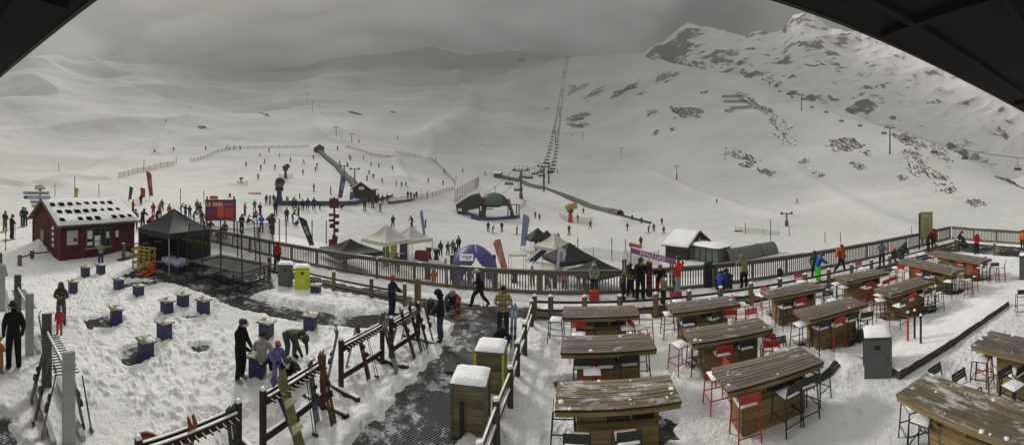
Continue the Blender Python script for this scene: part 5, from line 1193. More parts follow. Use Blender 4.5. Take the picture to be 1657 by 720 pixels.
ROCKS = [(1265, 215, 46, 40, 30), (1203, 256, 56, 26, 28), (1240, 279, 26, 9, 25), (1110, 182, 46, 18, 20), (1055, 183, 17, 12, 0), (1075, 126, 30, 16, -10), (1125, 188, 18, 9, 10), (937, 190, 34, 9, -8), (936, 202, 36, 9, 10), (927, 145, 22, 16, 0), (965, 151, 34, 12, -10), (944, 140, 16, 10, -20), (1207, 160, 40, 18, 28), (1232, 176, 34, 10, 30),
    (1376, 240, 76, 18, 14), (1299, 264, 18, 13, 0), (1324, 284, 20, 11, 15), (1388, 269, 28, 10, 8), (1493, 273, 66, 34, 38), (1460, 289, 16, 10, 10), (1535, 308, 36, 9, -4), (1578, 329, 30, 10, 10), (1635, 270, 46, 30, 10), (1518, 244, 38, 24, 35), (1468, 227, 54, 14, 20), (1095, 120, 12, 6, 0), (1012, 146, 40, 8, -12), (1036, 152, 16, 6, 0), (1062, 215, 12, 8, 0), (1180, 180, 16, 6, 0), (1304, 150, 16, 5, 5), (1270, 262, 8, 5, 0), (1660, 292, 30, 12, 10), (175, 97, 40, 20, 25), (328, 207, 22, 4, 8), (575, 184, 22, 3, 8), (636, 182, 8, 5, 0), (885, 176, 10, 4, 0), (770, 85, 20, 9, 20), (845, 96, 16, 12, 0), (920, 85, 20, 8, 10), (428, 185, 18, 10, 40), (1088, 210, 10, 5, 0), (1140, 150, 12, 5, 0), (1400, 190, 20, 8, 20)]
ROCKS.sort()
for i, (px, py, w, h, ti) in enumerate(ROCKS):
    rock(px, py, w, h, ti, '%s dark rock outcrop on the snow slopes, %s from the left' % ('large' if w > 38 else 'middling' if w > 20 else 'small', ordw(i)), i)
# rock bands on the distant slope above the ridge line
# ---- avalanche fences
def barrier(px0, py0, px1, py1, label):
    a, b = gp(px0, py0), gp(px1, py1); L = (b - a).length; t = thing('avalanche_barrier', label, 'barrier', a, rot_of(b - a), 'avalanche barriers on the slopes'); dz = (b.z - a.z) / L; n = max(3, int(L / 4))
    for k in range(n + 1): B(M_DARKW).bar((L * k / n, 0, dz * L * k / n - .5), (L * k / n, .8, dz * L * k / n + 3.0), .3, .3).build('post', t)
    for z in (.7, 1.4, 2.1, 2.8): B(M_DARKW).bar((0, z * .25, z), (L, z * .25, dz * L + z), .15, .4).build('rail', t)
for i, a in enumerate(((1168, 159, 1202, 158), (1171, 167, 1208, 167), (1182, 178, 1216, 176), (924, 191, 950, 187), (921, 197, 944, 194), (922, 204, 942, 208), (992, 152, 1030, 143))): barrier(*a, 'dark avalanche barrier, %s from the top left among its neighbours' % ordw(i))

# ---- chairlift in the middle
M_LIFT = mat('lift_grey', '#4a4e4c', .5, .1, 2); M_LIFTD = mat('lift_dark', '#2c2e2e', .6); M_CH = mat('chair_dark', '#26282a', .6)
def tower(p, h, rz, label, w=2.1, foot=None, group='pylons of the middle chairlift'):
    t = thing('lift_pylon', label, 'lift pylon', p, rz, group); B(M_LIFT).tube([(0, 0, -1), (0, 0, h)], [.42, .3], 12).build('mast', t)
    if foot: B(foot).tube([(0, 0, 0), (0, 0, 1.6)], .52, 12).build('foot_pad', t)
    m = B(M_LIFT).box((0, 0, h), (w * 2, .35, .35)); m.build('crossarm', t)
    for s_ in (-1, 1):
        o = B(M_LIFTD).box((s_ * w, 0, h + .12), (.35, 2.6, .25)).build('sheave_beam', t)
        for k in range(5): B(M_LIFTD).tube([(s_ * w - .1, -1.1 + k * .55, h + .3), (s_ * w + .1, -1.1 + k * .55, h + .3)], .2, 8).build('sheave', o)
    f = B(M_LIFT)
    for s_ in (-1, 1): f.bar((s_ * w * .95, 0, h + .1), (s_ * w * .95, 0, h + 1.3), .12)
    f.bar((-w * .95, 0, h + 1.3), (w * .95, 0, h + 1.3), .12)
    for x in (-w * .3, w * .3): f.bar((x, 0, h + .1), (x, 0, h + 1.3), .08)
    f.build('work_gantry', t); return t
TW = [(843, 322, 8.4), (880, 312, 9.4), (888, 297, 9.5), (899, 232, 9.5), (905, 190, 10), (909, 158, 10), (913, 128, 10), (918, 98, 11)]
tp = [gp(x, y) for x, y, h in TW]; hs = [h for _, _, h in TW]
SB = gp(796, 352); SB.z += 0
line = [SB] + tp; hh = [4.6] + hs; dirs = []
for i, p in enumerate(line):
    a, b = line[max(0, i - 1)], line[min(len(line) - 1, i + 1)]; d = b - a; d.z = 0; dirs.append(d.normalized())
for i, p in enumerate(tp): tower(p, hs[i], rot_of(dirs[i + 1]) - math.pi / 2, 'grey lift pylon of the middle chairlift, %s from the bottom' % ordw(i), foot=mat('pad_red', '#7c2e24') if i == 0 else None)
cab = {}
for s_, nm in ((-1, 'left'), (1, 'right')):
    pts = []
    for i, p in enumerate(line):
        n = V((dirs[i].y, -dirs[i].x, 0)); q = p + n * (2.1 * s_) + V((0, 0, hh[i] + .52))
        if pts:
            a = pts[-1]; L = (q - a).length
            for k in range(1, 10): u = k / 10; c = a.lerp(q, u); c.z -= min(L * .02, 3) * 4 * u * (1 - u); pts.append(c)
        pts.append(q)
    cab[nm] = pts
    tag(B(M_LIFTD).tube(pts, .05, 5).build('lift_cable'), '%s hand cable of the middle chairlift climbing to the ridge' % nm, 'cable', 'cables of the middle chairlift')
def chair_proto():
    t = thing('lift_chair', 'x', 'lift chair', (0, 0, 0), 0, 'chairs of the middle chairlift'); B(M_CH).tube([(0, 0, 0), (0, .12, -.8), (0, .12, -1.9)], .06, 6).build('hanger', t)
    m = B(M_CH).tube([(-1.15, .1, -2.9), (-1.15, .12, -1.95), (1.15, .12, -1.95), (1.15, .1, -2.9)], .05, 6); m.build('frame', t)
    B(M_CH).box((0, -.12, -2.9), (2.4, .5, .12)).build('seat', t); B(M_CH).box((0, .16, -2.55), (2.4, .08, .5)).build('backrest', t); B(M_CH).tube([(-1.1, -.4, -2.6), (1.1, -.4, -2.6)], .035, 5).build('safety_bar', t)
    return note(t)
chp = chair_proto(); first = True; cn = 0
def walk_line(pts, start, step, stop):
    out = []; acc = 0; nxt = start
    for a, b in zip(pts, pts[1:]):
        L = (b - a).length
        while nxt <= acc + L and nxt < stop: out.append((a.lerp(b, (nxt - acc) / L), b - a)); nxt += step
        acc += L
    return out
for nm, s0 in (('left', 9), ('right', 16)):
    for k, (q, d) in enumerate(walk_line(cab[nm], s0, 13, 900)):
        rz = rot_of(d) - math.pi / 2 + (math.pi if nm == 'left' else 0); lab = 'chair on the %s cable of the middle lift, %s from the bottom' % (nm, ordw(k))
        if first: chp.location = q; chp.rotation_euler = (0, 0, rz); chp['label'] = lab; first = False
        else: clone(chp, q, rz, lab)
# base station
p = gp(790, 352); k = m_px(p); t = thing('lift_station', 'bottom chairlift station with a dark shelter and a domed canopy', 'lift station', p, facing(p))
M_SHED = mat('station_dark', '#34352f', .8, .2, .8); M_DR = mat('dome_red', '#3d2a28', .6); M_TEAL = mat('dome_teal', '#4d5a58', .6)
def o2(l): return [((x - 790) * k, (352 - y) * k) for x, y in l]
MX = Matrix(((1, 0, 0), (0, 0, 1), (0, 1, 0)))
B(M_SHED).prism(o2([(738, 331), (740, 342), (744, 351), (750, 351), (753, 345), (760, 339), (768, 338), (777, 336), (779, 321), (775, 313), (760, 317)]), -1.5, 3.5, MX).build('shelter', t)
B(M_WHITE).box(((745 - 790) * k, -1.53, (352 - 339) * k), (.9, .03, .6)).build('sign', t)
c0 = ((799 - 790) * k, 0, (352 - 331) * k); n = 16
for s0, s1, mm in ((0, 5, M_DR), (5, 11, M_TEAL), (11, 16, M_DR)):
    P = [[V((c0[0] - 3.3 * math.cos(math.pi * i / 16), -2.4 * math.cos(math.pi * j / 8) * math.sin(math.pi * i / 16 + 1e-3), c0[2] + 2.7 * math.sin(math.pi * i / 16 + 1e-3) * math.sin(math.pi * j / 8))) for j in range(9)] for i in range(s0, s1 + 1)]
    B(mm).grid(P).build('canopy', t).modifiers.new('th', 'SOLIDIFY').thickness = .1
B(M_LIFT).tube([(c0[0] - 2.4, 0, -.3), (c0[0] - 2.0, 0, c0[2])], .5, 10).build('column', t); B(M_LIFT).box((c0[0] + .2, 0, c0[2] - .15), (6.4, 1.2, .35)).build('machine_beam', t)
B(M_LIFTD).tube([(c0[0] - .5, -.2, c0[2] - .5), (c0[0] - .5, -.2, c0[2] - .35)], 2.1, 20).build('bull_wheel', t)
for x0, x1 in ((823, 832), (820, 829)): B(M_LIFTD).bar(((x0 - 790) * k, -.5, (352 - 322) * k), ((x1 - 790) * k, -.6, 0), .35, .35).build('brace', t)
for x in (822, 826, 836, 840): B(M_LIFT).box(((x - 790) * k, 0, 1.4), (.25, .25, 2.8)).build('gate_post', t)
B(M_LIFT).box(((831 - 790) * k, 0, 2.85), (20 * k, .3, .2)).build('gate_beam', t)
for x in (776, 780, 785): B(M_LIFTD).box(((x - 790) * k, -1, 1.6), (.3, .3, 3.2)).build('gate_post', t)
B(M_LIFT).box((-.3, -1.3, 2.0), (2.6, .2, .2)).build('gate_beam', t)
B(mat('queue_panel', '#5c2c2a')).box((-1.2, -1.2, .9), (1.2, .2, 1.4)).build('panel', t)
a, b = gp(763, 357), gp(841, 353); M_BLU = mat('banner_blue', '#39406a', .7, .15, 3)
def strip_thing(name, label, cat, pxs, h, m, thick=.08, group=None, z0=.02, posts=None, pm=None):
    P_ = [gp(*q) for q in pxs]; o = P_[0]; t = thing(name, label, cat, o, 0, group); mb = B(m)
    for a, b in zip(P_, P_[1:]):
        d = (b - a).normalized(); mb.bar(a - o + V((0, 0, z0 + h / 2)), b - o + V((0, 0, z0 + h / 2)), thick, h)
    mb.build('panel', t)
    for i, q in enumerate(P_): B(pm or M_LIFTD).tube([q - o - V((0, 0, .3)), q - o + V((0, 0, h + .15))], .05, 5).build('post', t)
    return t
strip_thing('banner_barrier', 'low blue banner barrier in front of the chairlift station', 'barrier', [(762, 354), (775, 357), (800, 357), (820, 355), (841, 353)], .7, M_BLU)
strip_thing('banner_barrier', 'low blue and white banner barrier behind the row of waiting skiers', 'barrier', [(452, 333), (480, 333), (512, 333), (545, 333), (575, 332), (598, 326)], .75, M_BLU)
strip_thing('banner_barrier', 'curved dark blue barrier right of the small brown hut', 'barrier', [(628, 330), (648, 328), (668, 325)], .45, M_BLU)
strip_thing('banner_barrier', 'short blue barrier beside the queue at the small brown hut', 'barrier', [(606, 326), (622, 323), (636, 318)], .5, M_BLU)

# ---- covered conveyors
M_TUN = mat('tunnel_grey', '#5c605a', .9, .15, 1.5); M_HOOD = mat('hood_brown', '#3f342c', .7)
def conveyor(pxs, r, label, hood=True, seg=1.2):
    P_ = [gp(*q) for q in pxs]; pts = [P_[0]]
    for a, b in zip(P_, P_[1:]):
        n = max(1, int((b - a).length / 4))
        for i in range(1, n + 1): q = a.lerp(b, i / n); q.z = float(ground_base(q.x, q.y)); pts.append(q)
    o = pts[0]; t = thing('covered_conveyor', label, 'conveyor', o, 0, 'covered conveyors on the beginner slopes'); n = 10
    rows = []
    for i, q in enumerate(pts):
        d = (pts[min(i + 1, len(pts) - 1)] - pts[max(i - 1, 0)]); d.z = 0; d.normalize(); s_ = V((d.y, -d.x, 0))
        rows.append([q - o + s_ * (r * math.cos(math.pi * j / n)) + V((0, 0, -.3 + (r * 1.25 + .3) * math.sin(math.pi * j / n))) for j in range(n + 1)])
    B(M_TUN).grid(rows).build('tunnel', t, smooth=False)
    m = MB().use(M_LIFTD)
    for row in rows[::2]: m = MB().use(M_LIFTD).tube([q + V((0, 0, .03)) for q in row], .05, 4, cap=False); m.build('hoop', t)
    if hood:
        d = pts[0] - pts[1]; d.z = 0; c = cabin('conveyor_shelter', 'small brown shelter over the top of the ' + hood, pts[0] - V((0, 0, .2)), rot_of(d), 3.2, r * 2 + 1.4, 1.9, 3.0, M_HOOD, M_HOOD, guards=False, cat='shelter', over=.3)
    return t
conveyor([(516, 246), (545, 270), (570, 296), (588, 318)], 1.05, 'grey covered conveyor climbing the beginner slope at centre left', 'left conveyor')
conveyor([(806, 287), (843, 294), (890, 311), (940, 330), (1004, 349)], 1.15, 'long grey covered conveyor crossing below the middle lift pylons', 'long conveyor')
M_HUT = wood('hut_brown', '#2e221e', '#4c3a33', 0, (.18, 'Z'))
p = gp(590, 322); c = cabin('small_hut', 'small dark brown hut with its gable to the view among queueing skiers', p, facing(p) + R(90 - 22), 3.2, 3.6, 2.1, 3.3, M_HUT, M_HUT, guards=False, cat='hut', over=.45, snow=.1)
B(M_WHITE).box((-1.64, 0, 2.2), (.05, 1.1, .6)).build('sign', c); B(M_BLACK).box((-1.64, .6, .9), (.05, .9, 1.7)).build('door', c)
strip_thing('banner_barrier', 'low dark rail continuing from the foot of the long covered conveyor', 'barrier', [(1004, 350), (1030, 357), (1054, 363)], .5, M_LIFTD)
p = gp(1112, 414); c = cabin('brown_cabin', 'dark brown cabin with a heavy snowy roof beyond the balustrade', p, R(-58), 2.9, 5.0, 1.7, 3.1, M_HUT, M_HUT, guards=False, cat='cabin', over=.4, snow=.22, z0=-1.5)
B(M_BLACK).box((1.52, -.4, .3), (.05, .9, 1.9)).build('door', c); B(M_WHITE).tube([(1.55, .3, 2.1), (1.6, .3, 2.1)], .16, 8).build('lamp', c)
# glazed gallery between that cabin and the hooped tunnel
a, b = gp(1124, 417), gp(1172, 424); t = thing('glazed_gallery', 'glazed walkway with a snowy flat roof right of the brown cabin', 'gallery', a, rot_of(b - a)); L = (b - a).length
gg = mat('gallery_glass', '#59605c', .2, .2, 1, spec=.5); B(gg).box((L / 2, 0, .7), (L, 2.2, 1.9)).build('glazing', t)
for i in range(6): B(M_LIFTD).box((L * i / 5, -1.13, .7), (.08, .06, 1.95)).build('mullion', t)
B(M_LIFTD).box((L / 2, 0, 1.7), (L + .2, 2.5, .12)).build('roof', t); s = MB().use(M_SNOW); snow_slab(s, (L / 2, 0, 1.76), (L + .2, 2.5, 0), .3); s.build('snow_cap', t, smooth=True)
conveyor([(1172, 424), (1200, 419), (1225, 414), (1250, 409)], 1.15, 'hooped tunnel just beyond the balustrade right of the brown cabin', None)

# ---- drag lift pylons and other small lifts
def tbar(px, py, h, label, foot=None, group='drag lift pylons on the slopes'):
    p = gp(px, py); t = thing('drag_lift_pylon', label, 'lift pylon', p, facing(p) + R(15), group); B(M_LIFT).tube([(0, 0, -.5), (0, 0, h)], [.2, .14], 8).build('mast', t); B(M_LIFT).bar((-1.1, 0, h - .2), (1.1, 0, h - .2), .18).build('crossarm', t)
    for s_ in (-1, 1): B(M_LIFTD).tube([(s_ * 1.0, -.12, h - .1), (s_ * 1.0, .12, h - .1)], .25, 8).build('wheel', t)
    if foot: B(mat('pad_red', '#7c2e24')).tube([(0, 0, 0), (0, 0, h * .4)], .36, 8).build('foot_pad', t)
for i, a in enumerate(sorted([(1095, 293, 7, 1), (1005, 258, 7, 0), (943, 229, 7, 0), (1273, 366, 2.6, 1), (497, 165, 9, 0), (506, 180, 8, 0), (544, 224, 6, 0), (569, 232, 5, 0), (483, 138, 9, 0), (466, 142, 9, 0), (898, 205, 6, 0), (574, 303, 4.5, 0), (557, 292, 4, 0)])):
    tbar(a[0], a[1], a[2], 'small drag lift pylon on the snow, %s from the left' % ordw(i), a[3])
# ridge chairlift
RT = [(1110, 99, 8), (1178, 120, 12), (1245, 143, 12), (1297, 180, 12), (1440, 250, 13), (1700, 330, 12)]
rp = [gp(x, y) for x, y, h in RT]
for i, p in enumerate(rp[:5]):
    d = rp[i + 1] - p; tower(p, RT[i][2], rot_of(d) - math.pi / 2, 'pylon of the lift along the right hand ridge, %s from the left' % ordw(i), w=2.2, group='pylons of the ridge chairlift')
pts = {}
for s_, nm in ((-1, 'upper'), (1, 'lower')):
    l = []
    for i, p in enumerate(rp):
        d = (rp[min(i + 1, 5)] - rp[max(i - 1, 0)]); d.z = 0; d.normalize(); q = p + V((d.y, -d.x, 0)) * 2.2 * s_ + V((0, 0, RT[i][2] + .5))
        if l:
            a = l[-1]; L = (q - a).length
            for k_ in range(1, 10): u = k_ / 10; c = a.lerp(q, u); c.z -= min(L * .03, 4) * 4 * u * (1 - u); l.append(c)
        l.append(q)
    tag(B(M_LIFTD).tube(l, .05, 5).build('lift_cable'), '%s cable of the chairlift along the right hand ridge' % nm, 'cable', 'cables of the ridge chairlift')
    for k_, (q, d) in enumerate(walk_line(l, 20 + 14 * s_, 44, 900)): clone(chp, q, rot_of(d) - math.pi / 2, 'chair on the %s cable of the ridge lift, %s from its left end' % (nm, ordw(k_)), 'chairs of the ridge chairlift', sc=1.3)

# ---- event tents
M_TW = mat('tent_white', '#b9b7ac', .8, .08, 2); M_TB = mat('tent_blk', '#1f2022', .8, .15, 2)
def tent_at(px, py, w, h, rz, label, m, d=None, val=.3, walls=(), wallm=None, sag=.18, he=None):
    p = gp(px, py); return pop_up('canopy_tent', label, p, facing(p) + R(rz), w, d or w, he or h * .62, h, m, val, walls, wallm, group='canopy tents of the event village', sag=sag)
tw = tent_at(626, 424, 3.3, 3.4, 42, 'white canopy tent with green and yellow panels, left one of the white pair', M_TW, walls=(), sag=.3)
for i, (x, c) in enumerate(((-1.1, '#4d6b2e'), (-.1, '#8d8f2c'))): B(mat('panel' + c, c, .7)).box((x * .9 - .55, -1.6, .95), (.75, .03, 1.7)).build('printed_panel', tw)
tent_at(664, 416, 3.3, 3.2, 40, 'white canopy tent, right one of the white pair, with a pointed top', M_TW, sag=.3)
tent_at(567, 432, 3.6, 2.1, 25, 'low black and white patterned canopy just behind the balustrade', M_TB, sag=.22)
tent_at(870, 410, 2.7, 3.2, 20, 'small black canopy tent on thin poles beside the light blue flag', M_TB)
tent_at(885, 408, 2.4, 2.8, 10, 'black canopy tent partly hidden behind the small black one', M_TB)
tent_at(897, 430, 3.2, 3.5, 45, 'cream pointed canopy tent behind the big black one', M_TW, sag=.35)
tent_at(921, 456, 3.6, 3.5, 30, 'big black canopy tent behind the balustrade with people under it', M_TB, sag=.15)
tent_at(965, 470, 3.4, 2.6, 40, 'low dark canopy whose peak shows just above the balustrade', M_TB)
p = gp(872, 424); t = thing('slanted_sail', 'dark blue and white slanted sail beside the small black tent', 'sail', p, facing(p))
B(mat('sail_navy', '#26283a')).add([V((-1.2, 0, .1)), V((1.3, .3, 2.1)), V((1.6, .3, 1.7)), V((-.4, 0, 0)), V((-1.2, .08, .1)), V((1.3, .38, 2.1)), V((1.6, .38, 1.7)), V((-.4, .08, 0))], [(0, 3, 2, 1), (4, 5, 6, 7), (0, 1, 5, 4), (1, 2, 6, 5), (2, 3, 7, 6), (3, 0, 4, 7)]).build('cloth', t)
B(M_WHITE).bar((-1.5, -.1, .1), (1.1, .1, 2.15), .04, .2).build('white_band', t); B(M_LIFTD).tube([(1.3, .3, -.2), (1.3, .3, 2.1)], .05, 6).build('pole', t)
# purple dome with four arched legs
p = gp(766, 458); t = thing('dome_tent', 'purple inflatable dome tent on arched legs with a white name patch', 'tent', p, facing(p) + R(8)); kx = m_px(p); Rr, Hh = 39 * kx, 62 * kx
MP = mat('dome_purple', '#3f3d74', .55, .12, 1.5)
for q in range(4):
    a0 = math.pi / 4 + q * math.pi / 2; P = []
    for i in range(15):
        u = i / 14; hw = .79 * (1 - float(sst(.38, 1.0, u))) + .10 * float(sst(.38, 1.0, u)); r_ = Rr * 1.1 * math.sin(u * math.pi / 2); z = Hh * math.cos(u * math.pi / 2) ** .8
        P.append([V((math.cos(a0 + s_ * hw * (1 if u > .02 else 1)) * r_, math.sin(a0 + s_ * hw) * r_, z - .12 * abs(s_))) for s_ in (-1, -.66, -.33, 0, .33, .66, 1)])
    B(MP).grid(P).build('arched_leg', t, smooth=True).modifiers.new('th', 'SOLIDIFY').thickness = .1
pch = B(M_WHITE).box((0, 0, 0), (1.1, .04, .62)); o = pch.build('name_patch', t); o.location = (-.75, -Rr * .66, Hh * .76); o.rotation_euler = (R(-42), 0, R(-12))
q = text('mgy', .48, M_BLACK, o, (0, -.03, .05), (R(90), 0, 0))
B(mat('back_panel', '#2c2a4a')).box((-1.4, .4, 1.2), (1.1, .1, 2.2)).build('inner_panel', t); B(mat('back_panel', '#2c2a4a')).box((1.7, .8, 1.1), (.8, .1, 2.1)).build('inner_panel', t)
# feather flags
def feather(px, py, hpx, wpx, col, label, lean_=.12, txt=None, tcol=None, bend=1, name='feather_flag', z=None, rz=0, pole=True, arch=.0):
    p = gp(px, py) if z is None else pt(px, py, z); k = rho_of(p) / F; h = hpx * k; w = wpx * k; t = thing(name, label, 'flag', p, facing(p) + R(rz), 'feather flags'); n = 16; L_, Rt = [], []
    for i in range(n + 1):
        u = i / n; cx = lean_ * h * u + bend * arch * h * u * u; z_ = h * (.12 + .88 * u) - arch * h * .2 * u * u; tw_ = w * (.72 + .28 * u) if u < .8 else w * math.sqrt(max(0, 1 - ((u - .8) / .2) ** 2 * .98))
        L_.append(V((cx, 0, z_))); Rt.append(V((cx + bend * tw_, 0.02 * math.sin(u * 7), z_ + .03 * w)))
    fl = B(mat('flag' + col, col, .7, .15, 2 / max(h, .5))).grid([L_, Rt]).build('sail', t); fl.modifiers.new('th', 'SOLIDIFY').thickness = .02
    B(M_LIFTD).tube([V((0, 0, -.3))] + L_ , .03 * max(1, k * 14), 5).build('pole', t)
    if txt:
        e = text(txt, w * .62, mat('ink' + tcol, tcol, .6), t, (lean_ * h * .55 + bend * w * .45, -.035, h * .58), (R(90), R(-90 + math.degrees(lean_) * 1 if bend > 0 else 90), 0)); e2 = 0
    return t
feather(822, 447, 60, 13, '#b26a48', 'orange feather flag standing right of the purple dome tent', -.22, 'GLISSE', '#d8c8b8', bend=-1)
feather(843, 405, 58, 11, '#7a8fb4', 'pale blue feather flag beside the small black tent', .07, None, None)
feather(897, 466, 66, 15, '#a9a8b8', 'white feather flag with dark lettering leaning at the big black tent', .08, 'montagnes', '#3a3a50')
feather(501, 403, 52, 11, '#26272a', 'big black feather flag with white lettering bowing to the left', -.35, 'QUIK', '#c8c8c4', bend=1, arch=.0)
feather(547, 326, 42, 9, '#4a5470', 'tall dark blue feather flag with white letters near the conveyor end', .12, 'ecole', '#d0d4dc')
feather(566, 326, 16, 7, '#4a5a80', 'short blue feather flag left of the small brown hut', .05)
feather(242, 323, 46, 8, '#94302c', 'tall red feather flag above the crowd on the left', -.12, 'ecole', '#d8b0a8', bend=1)
feather(229, 322, 18, 8, '#98382c', 'short red feather flag left of the tall red one', -.1)
feather(208, 326, 24, 6, '#343a60', 'navy feather flag above the cabin roof', .08)
feather(121, 322, 18, 6, '#b8a82c', 'yellow feather flag behind the cabin roof', .05)
feather(688, 386, 46, 5, '#7480a8', 'thin pale blue flag right of the white tents', -.1, bend=-1)
feather(723, 470, 52, 4, '#6f80a8', 'thin blue flag left of the purple dome tent', -.02, bend=-1)
feather(538, 410, 30, 9, '#6d4260', 'magenta rounded flag standing just behind the balustrade', .0)
# red finger post with many boards
p = gp(541, 411); t = finger_post(p, 'tall dark red signpost stacked with many arrow boards', 92 * m_px(p), None, mat('post_red', '#54211f', .7)); t.rotation_euler = (0, 0, facing(p)); kk = m_px(p)
for y0, h_, x0, x1 in ((338, 18, -8, 7), (350, 5, -9, 0), (353, 7, -1, 8), (359, 5, -9, 1), (364, 7, 0, 8), (369, 5, -8, 0), (376, 7, 0, 7), (366, 5, -7, 1), (398, 12, -9, 4)):
    B(mat('post_red', '#54211f')).box(((x0 + x1) / 2 * kk, -.1, (411 - y0 + h_ / 2) * kk), ((x1 - x0) * kk, .06, h_ * .86 * kk)).build('board', t)
B(M_WHITE).tube([(-.3, -.05, 92 * kk), (-.15, -.05, 92 * kk + .25), (.2, -.05, 92 * kk + .22), (.35, -.05, 92 * kk - .05), (.0, -.05, 92 * kk - .2), (-.3, -.05, 92 * kk)], .045, 6).build('emblem', t)
# illuminated style red board
p = gp(357, 384); kk = m_px(p); t = thing('notice_board', 'large red event board reading LE 3600 on two posts', 'notice board', p, facing(p) + R(4)); 
for x in (-22, 22): B(M_LIFTD).box((x * kk, .05, 1.7), (.13, .13, 3.6)).build('post', t)
zc = (384 - 340) * kk; fr = B(M_LIFTD).box((0, 0, zc), (50 * kk, .14, 34 * kk)).build('frame', t)
pn = B(mat('board_red', '#8a2824', .6)).box((0, -.08, zc), (44 * kk, .04, 29 * kk)).build('panel', t)
text('LE 3600', .44, M_WHITE, pn, (-.55, -.105, zc + 9.5 * kk), (R(90), 0, 0))
for (x, y, w, h, c) in ((-14, 1.5, 12, 4, '#3a3f7c'), (-14, -3.5, 12, 3, '#7c2a50'), (-14, -9.5, 12, 6, '#5e2440'), (0, -2, 10, 18, '#c0502c'), (12, 9.5, 14, 4, '#6c5a98'), (13, -4, 13, 14, '#a04a44')):
    B(mat('bp' + c, c, .6)).box((x * kk, -.105, zc + y * kk), (w * kk, .02, h * kk)).build('picture', pn)
# purple festival banner and orange one beyond the balustrade
a, b = gp(1021, 432), gp(1092, 428); a = pt(1021, 402, -1.2); b = pt(1093, 424, -1.2)
ra = 33.0; th0, th1 = (1021 - 828.5) / F, (1093 - 828.5) / F
A = V((ra * math.sin(th0), ra * math.cos(th0), HC - (405 - YH) / F * ra)); Bq = V((ra * .94 * math.sin(th1), ra * .94 * math.cos(th1), HC - (424 - YH) / F * ra * .94))
t = thing('string_banner', 'long purple banner with white lettering strung beyond the balustrade', 'banner', A, 0); d = (Bq - A); L = d.length
o = B(mat('ban_purple', '#7d4a78', .7)).box((L / 2, 0, 0), (L, .03, .5)).build('cloth', t); o.rotation_euler = (0, math.asin(-d.z / L), rot_of(d))
text('ESPACE LUGE', .42, M_WHITE, o, (L / 2, -.022, 0), (R(90), 0, 0))
for q, h_ in ((V((0, 0, 0)), 3.0), (d, 2.8)): B(M_LIFTD).tube([q + V((0, 0, .3)), q - V((0, 0, h_))], .04, 6).build('pole', t)
A2 = V((ra * 1.1 * math.sin(th0), ra * 1.1 * math.cos(th0), HC - (396 - YH) / F * ra * 1.1)); t = thing('string_banner', 'short orange banner above the long purple one', 'banner', A2, 0)
o = B(mat('ban_orange', '#a85a40')).box((.45, 0, 0), (1.3, .03, .38)).build('cloth', t); o.rotation_euler = (0, R(12), R(-25)); B(M_LIFTD).tube([(0, 0, .2), (0, 0, -3)], .04, 6).build('pole', t)
# snow guns
def gun(px, py, hpx, body, base, label, rz=60):
    p = gp(px, py); k = m_px(p); h = hpx * k; t = thing('snow_gun', label, 'snow gun', p, facing(p) + R(rz), 'snow guns'); B(base).tube([(0, 0, -.2), (0, 0, h * .55)], [h * .13, h * .09], 10).build('mast', t)
    g = B(body).tube([(0, -h * .3, h * .86), (0, -h * .22, h * .83), (0, h * .16, h * .76), (0, h * .24, h * .75)], [h * .19, h * .17, h * .17, h * .12], 16).build('barrel', t); B(M_BLACK).tube([(0, -h * .31, h * .862), (0, -h * .29, h * .86)], h * .15, 16).build('nozzle_ring', g)
    B(M_LIFTD).box((0, .05, h * .6), (h * .3, h * .2, h * .16)).build('yoke', t)
gun(923, 360, 32, mat('gun_yellow', '#a08a3a', .5), M_RED, 'yellow snow gun on a red mast right of the chairlift station', 120)
gun(452, 331, 42, mat('gun_grey', '#4c5054', .5), mat('gun_blue', '#2b3058', .5), 'dark snow gun on a blue mast above the skier queue', 5)
gun(462, 288, 22, mat('gun_dark', '#3c2a2c', .6), mat('gun_red', '#5a2a2a', .6), 'small dark snow gun ringed by red netting on the beginner slope', 30)
gun(390, 297, 10, mat('gun_dark', '#3c2a2c'), mat('gun_red', '#5a2a2a'), 'low dark snow machine with red pads on the beginner slope', 80)
# safety nets
def net_mat(name, c, a):
    m = bpy.data.materials.new(name); m.use_nodes = True; b = m.node_tree.nodes['Principled BSDF']; b.inputs['Base Color'].default_value = (*srgb(c), 1); b.inputs['Alpha'].default_value = a; b.inputs['Roughness'].default_value = 1; return m
NR, NG = net_mat('net_red', '#8c4a44', .34), net_mat('net_grey', '#6c6c66', .28)
def net(pxs, h, m, label, step=3.0, pole='#4c5048', ph=None):
    P_ = [gp(*q) for q in pxs]; pts = [P_[0]]
    for a, b in zip(P_, P_[1:]):
        n = max(1, int((b - a).length / step))
        for i in range(1, n + 1): q = a.lerp(b, i / n); q.z = float(ground_z(q.x, q.y)); pts.append(q)
    o = pts[0]; t = thing('safety_net_fence', label, 'net fence', o, 0, 'safety nets on the slopes'); B(m).grid([[q - o + V((0, 0, .05)), q - o + V((0, 0, h))] for q in pts]).build('net', t); pm = mat('np' + pole, pole)
    for q in pts[::max(1, len(pts) // 60)]: B(pm).tube([q - o - V((0, 0, .3)), q - o + V((0, 0, (ph or h * 1.1)))], .022 + .0002 * rho_of(q), 5).build('pole', t)
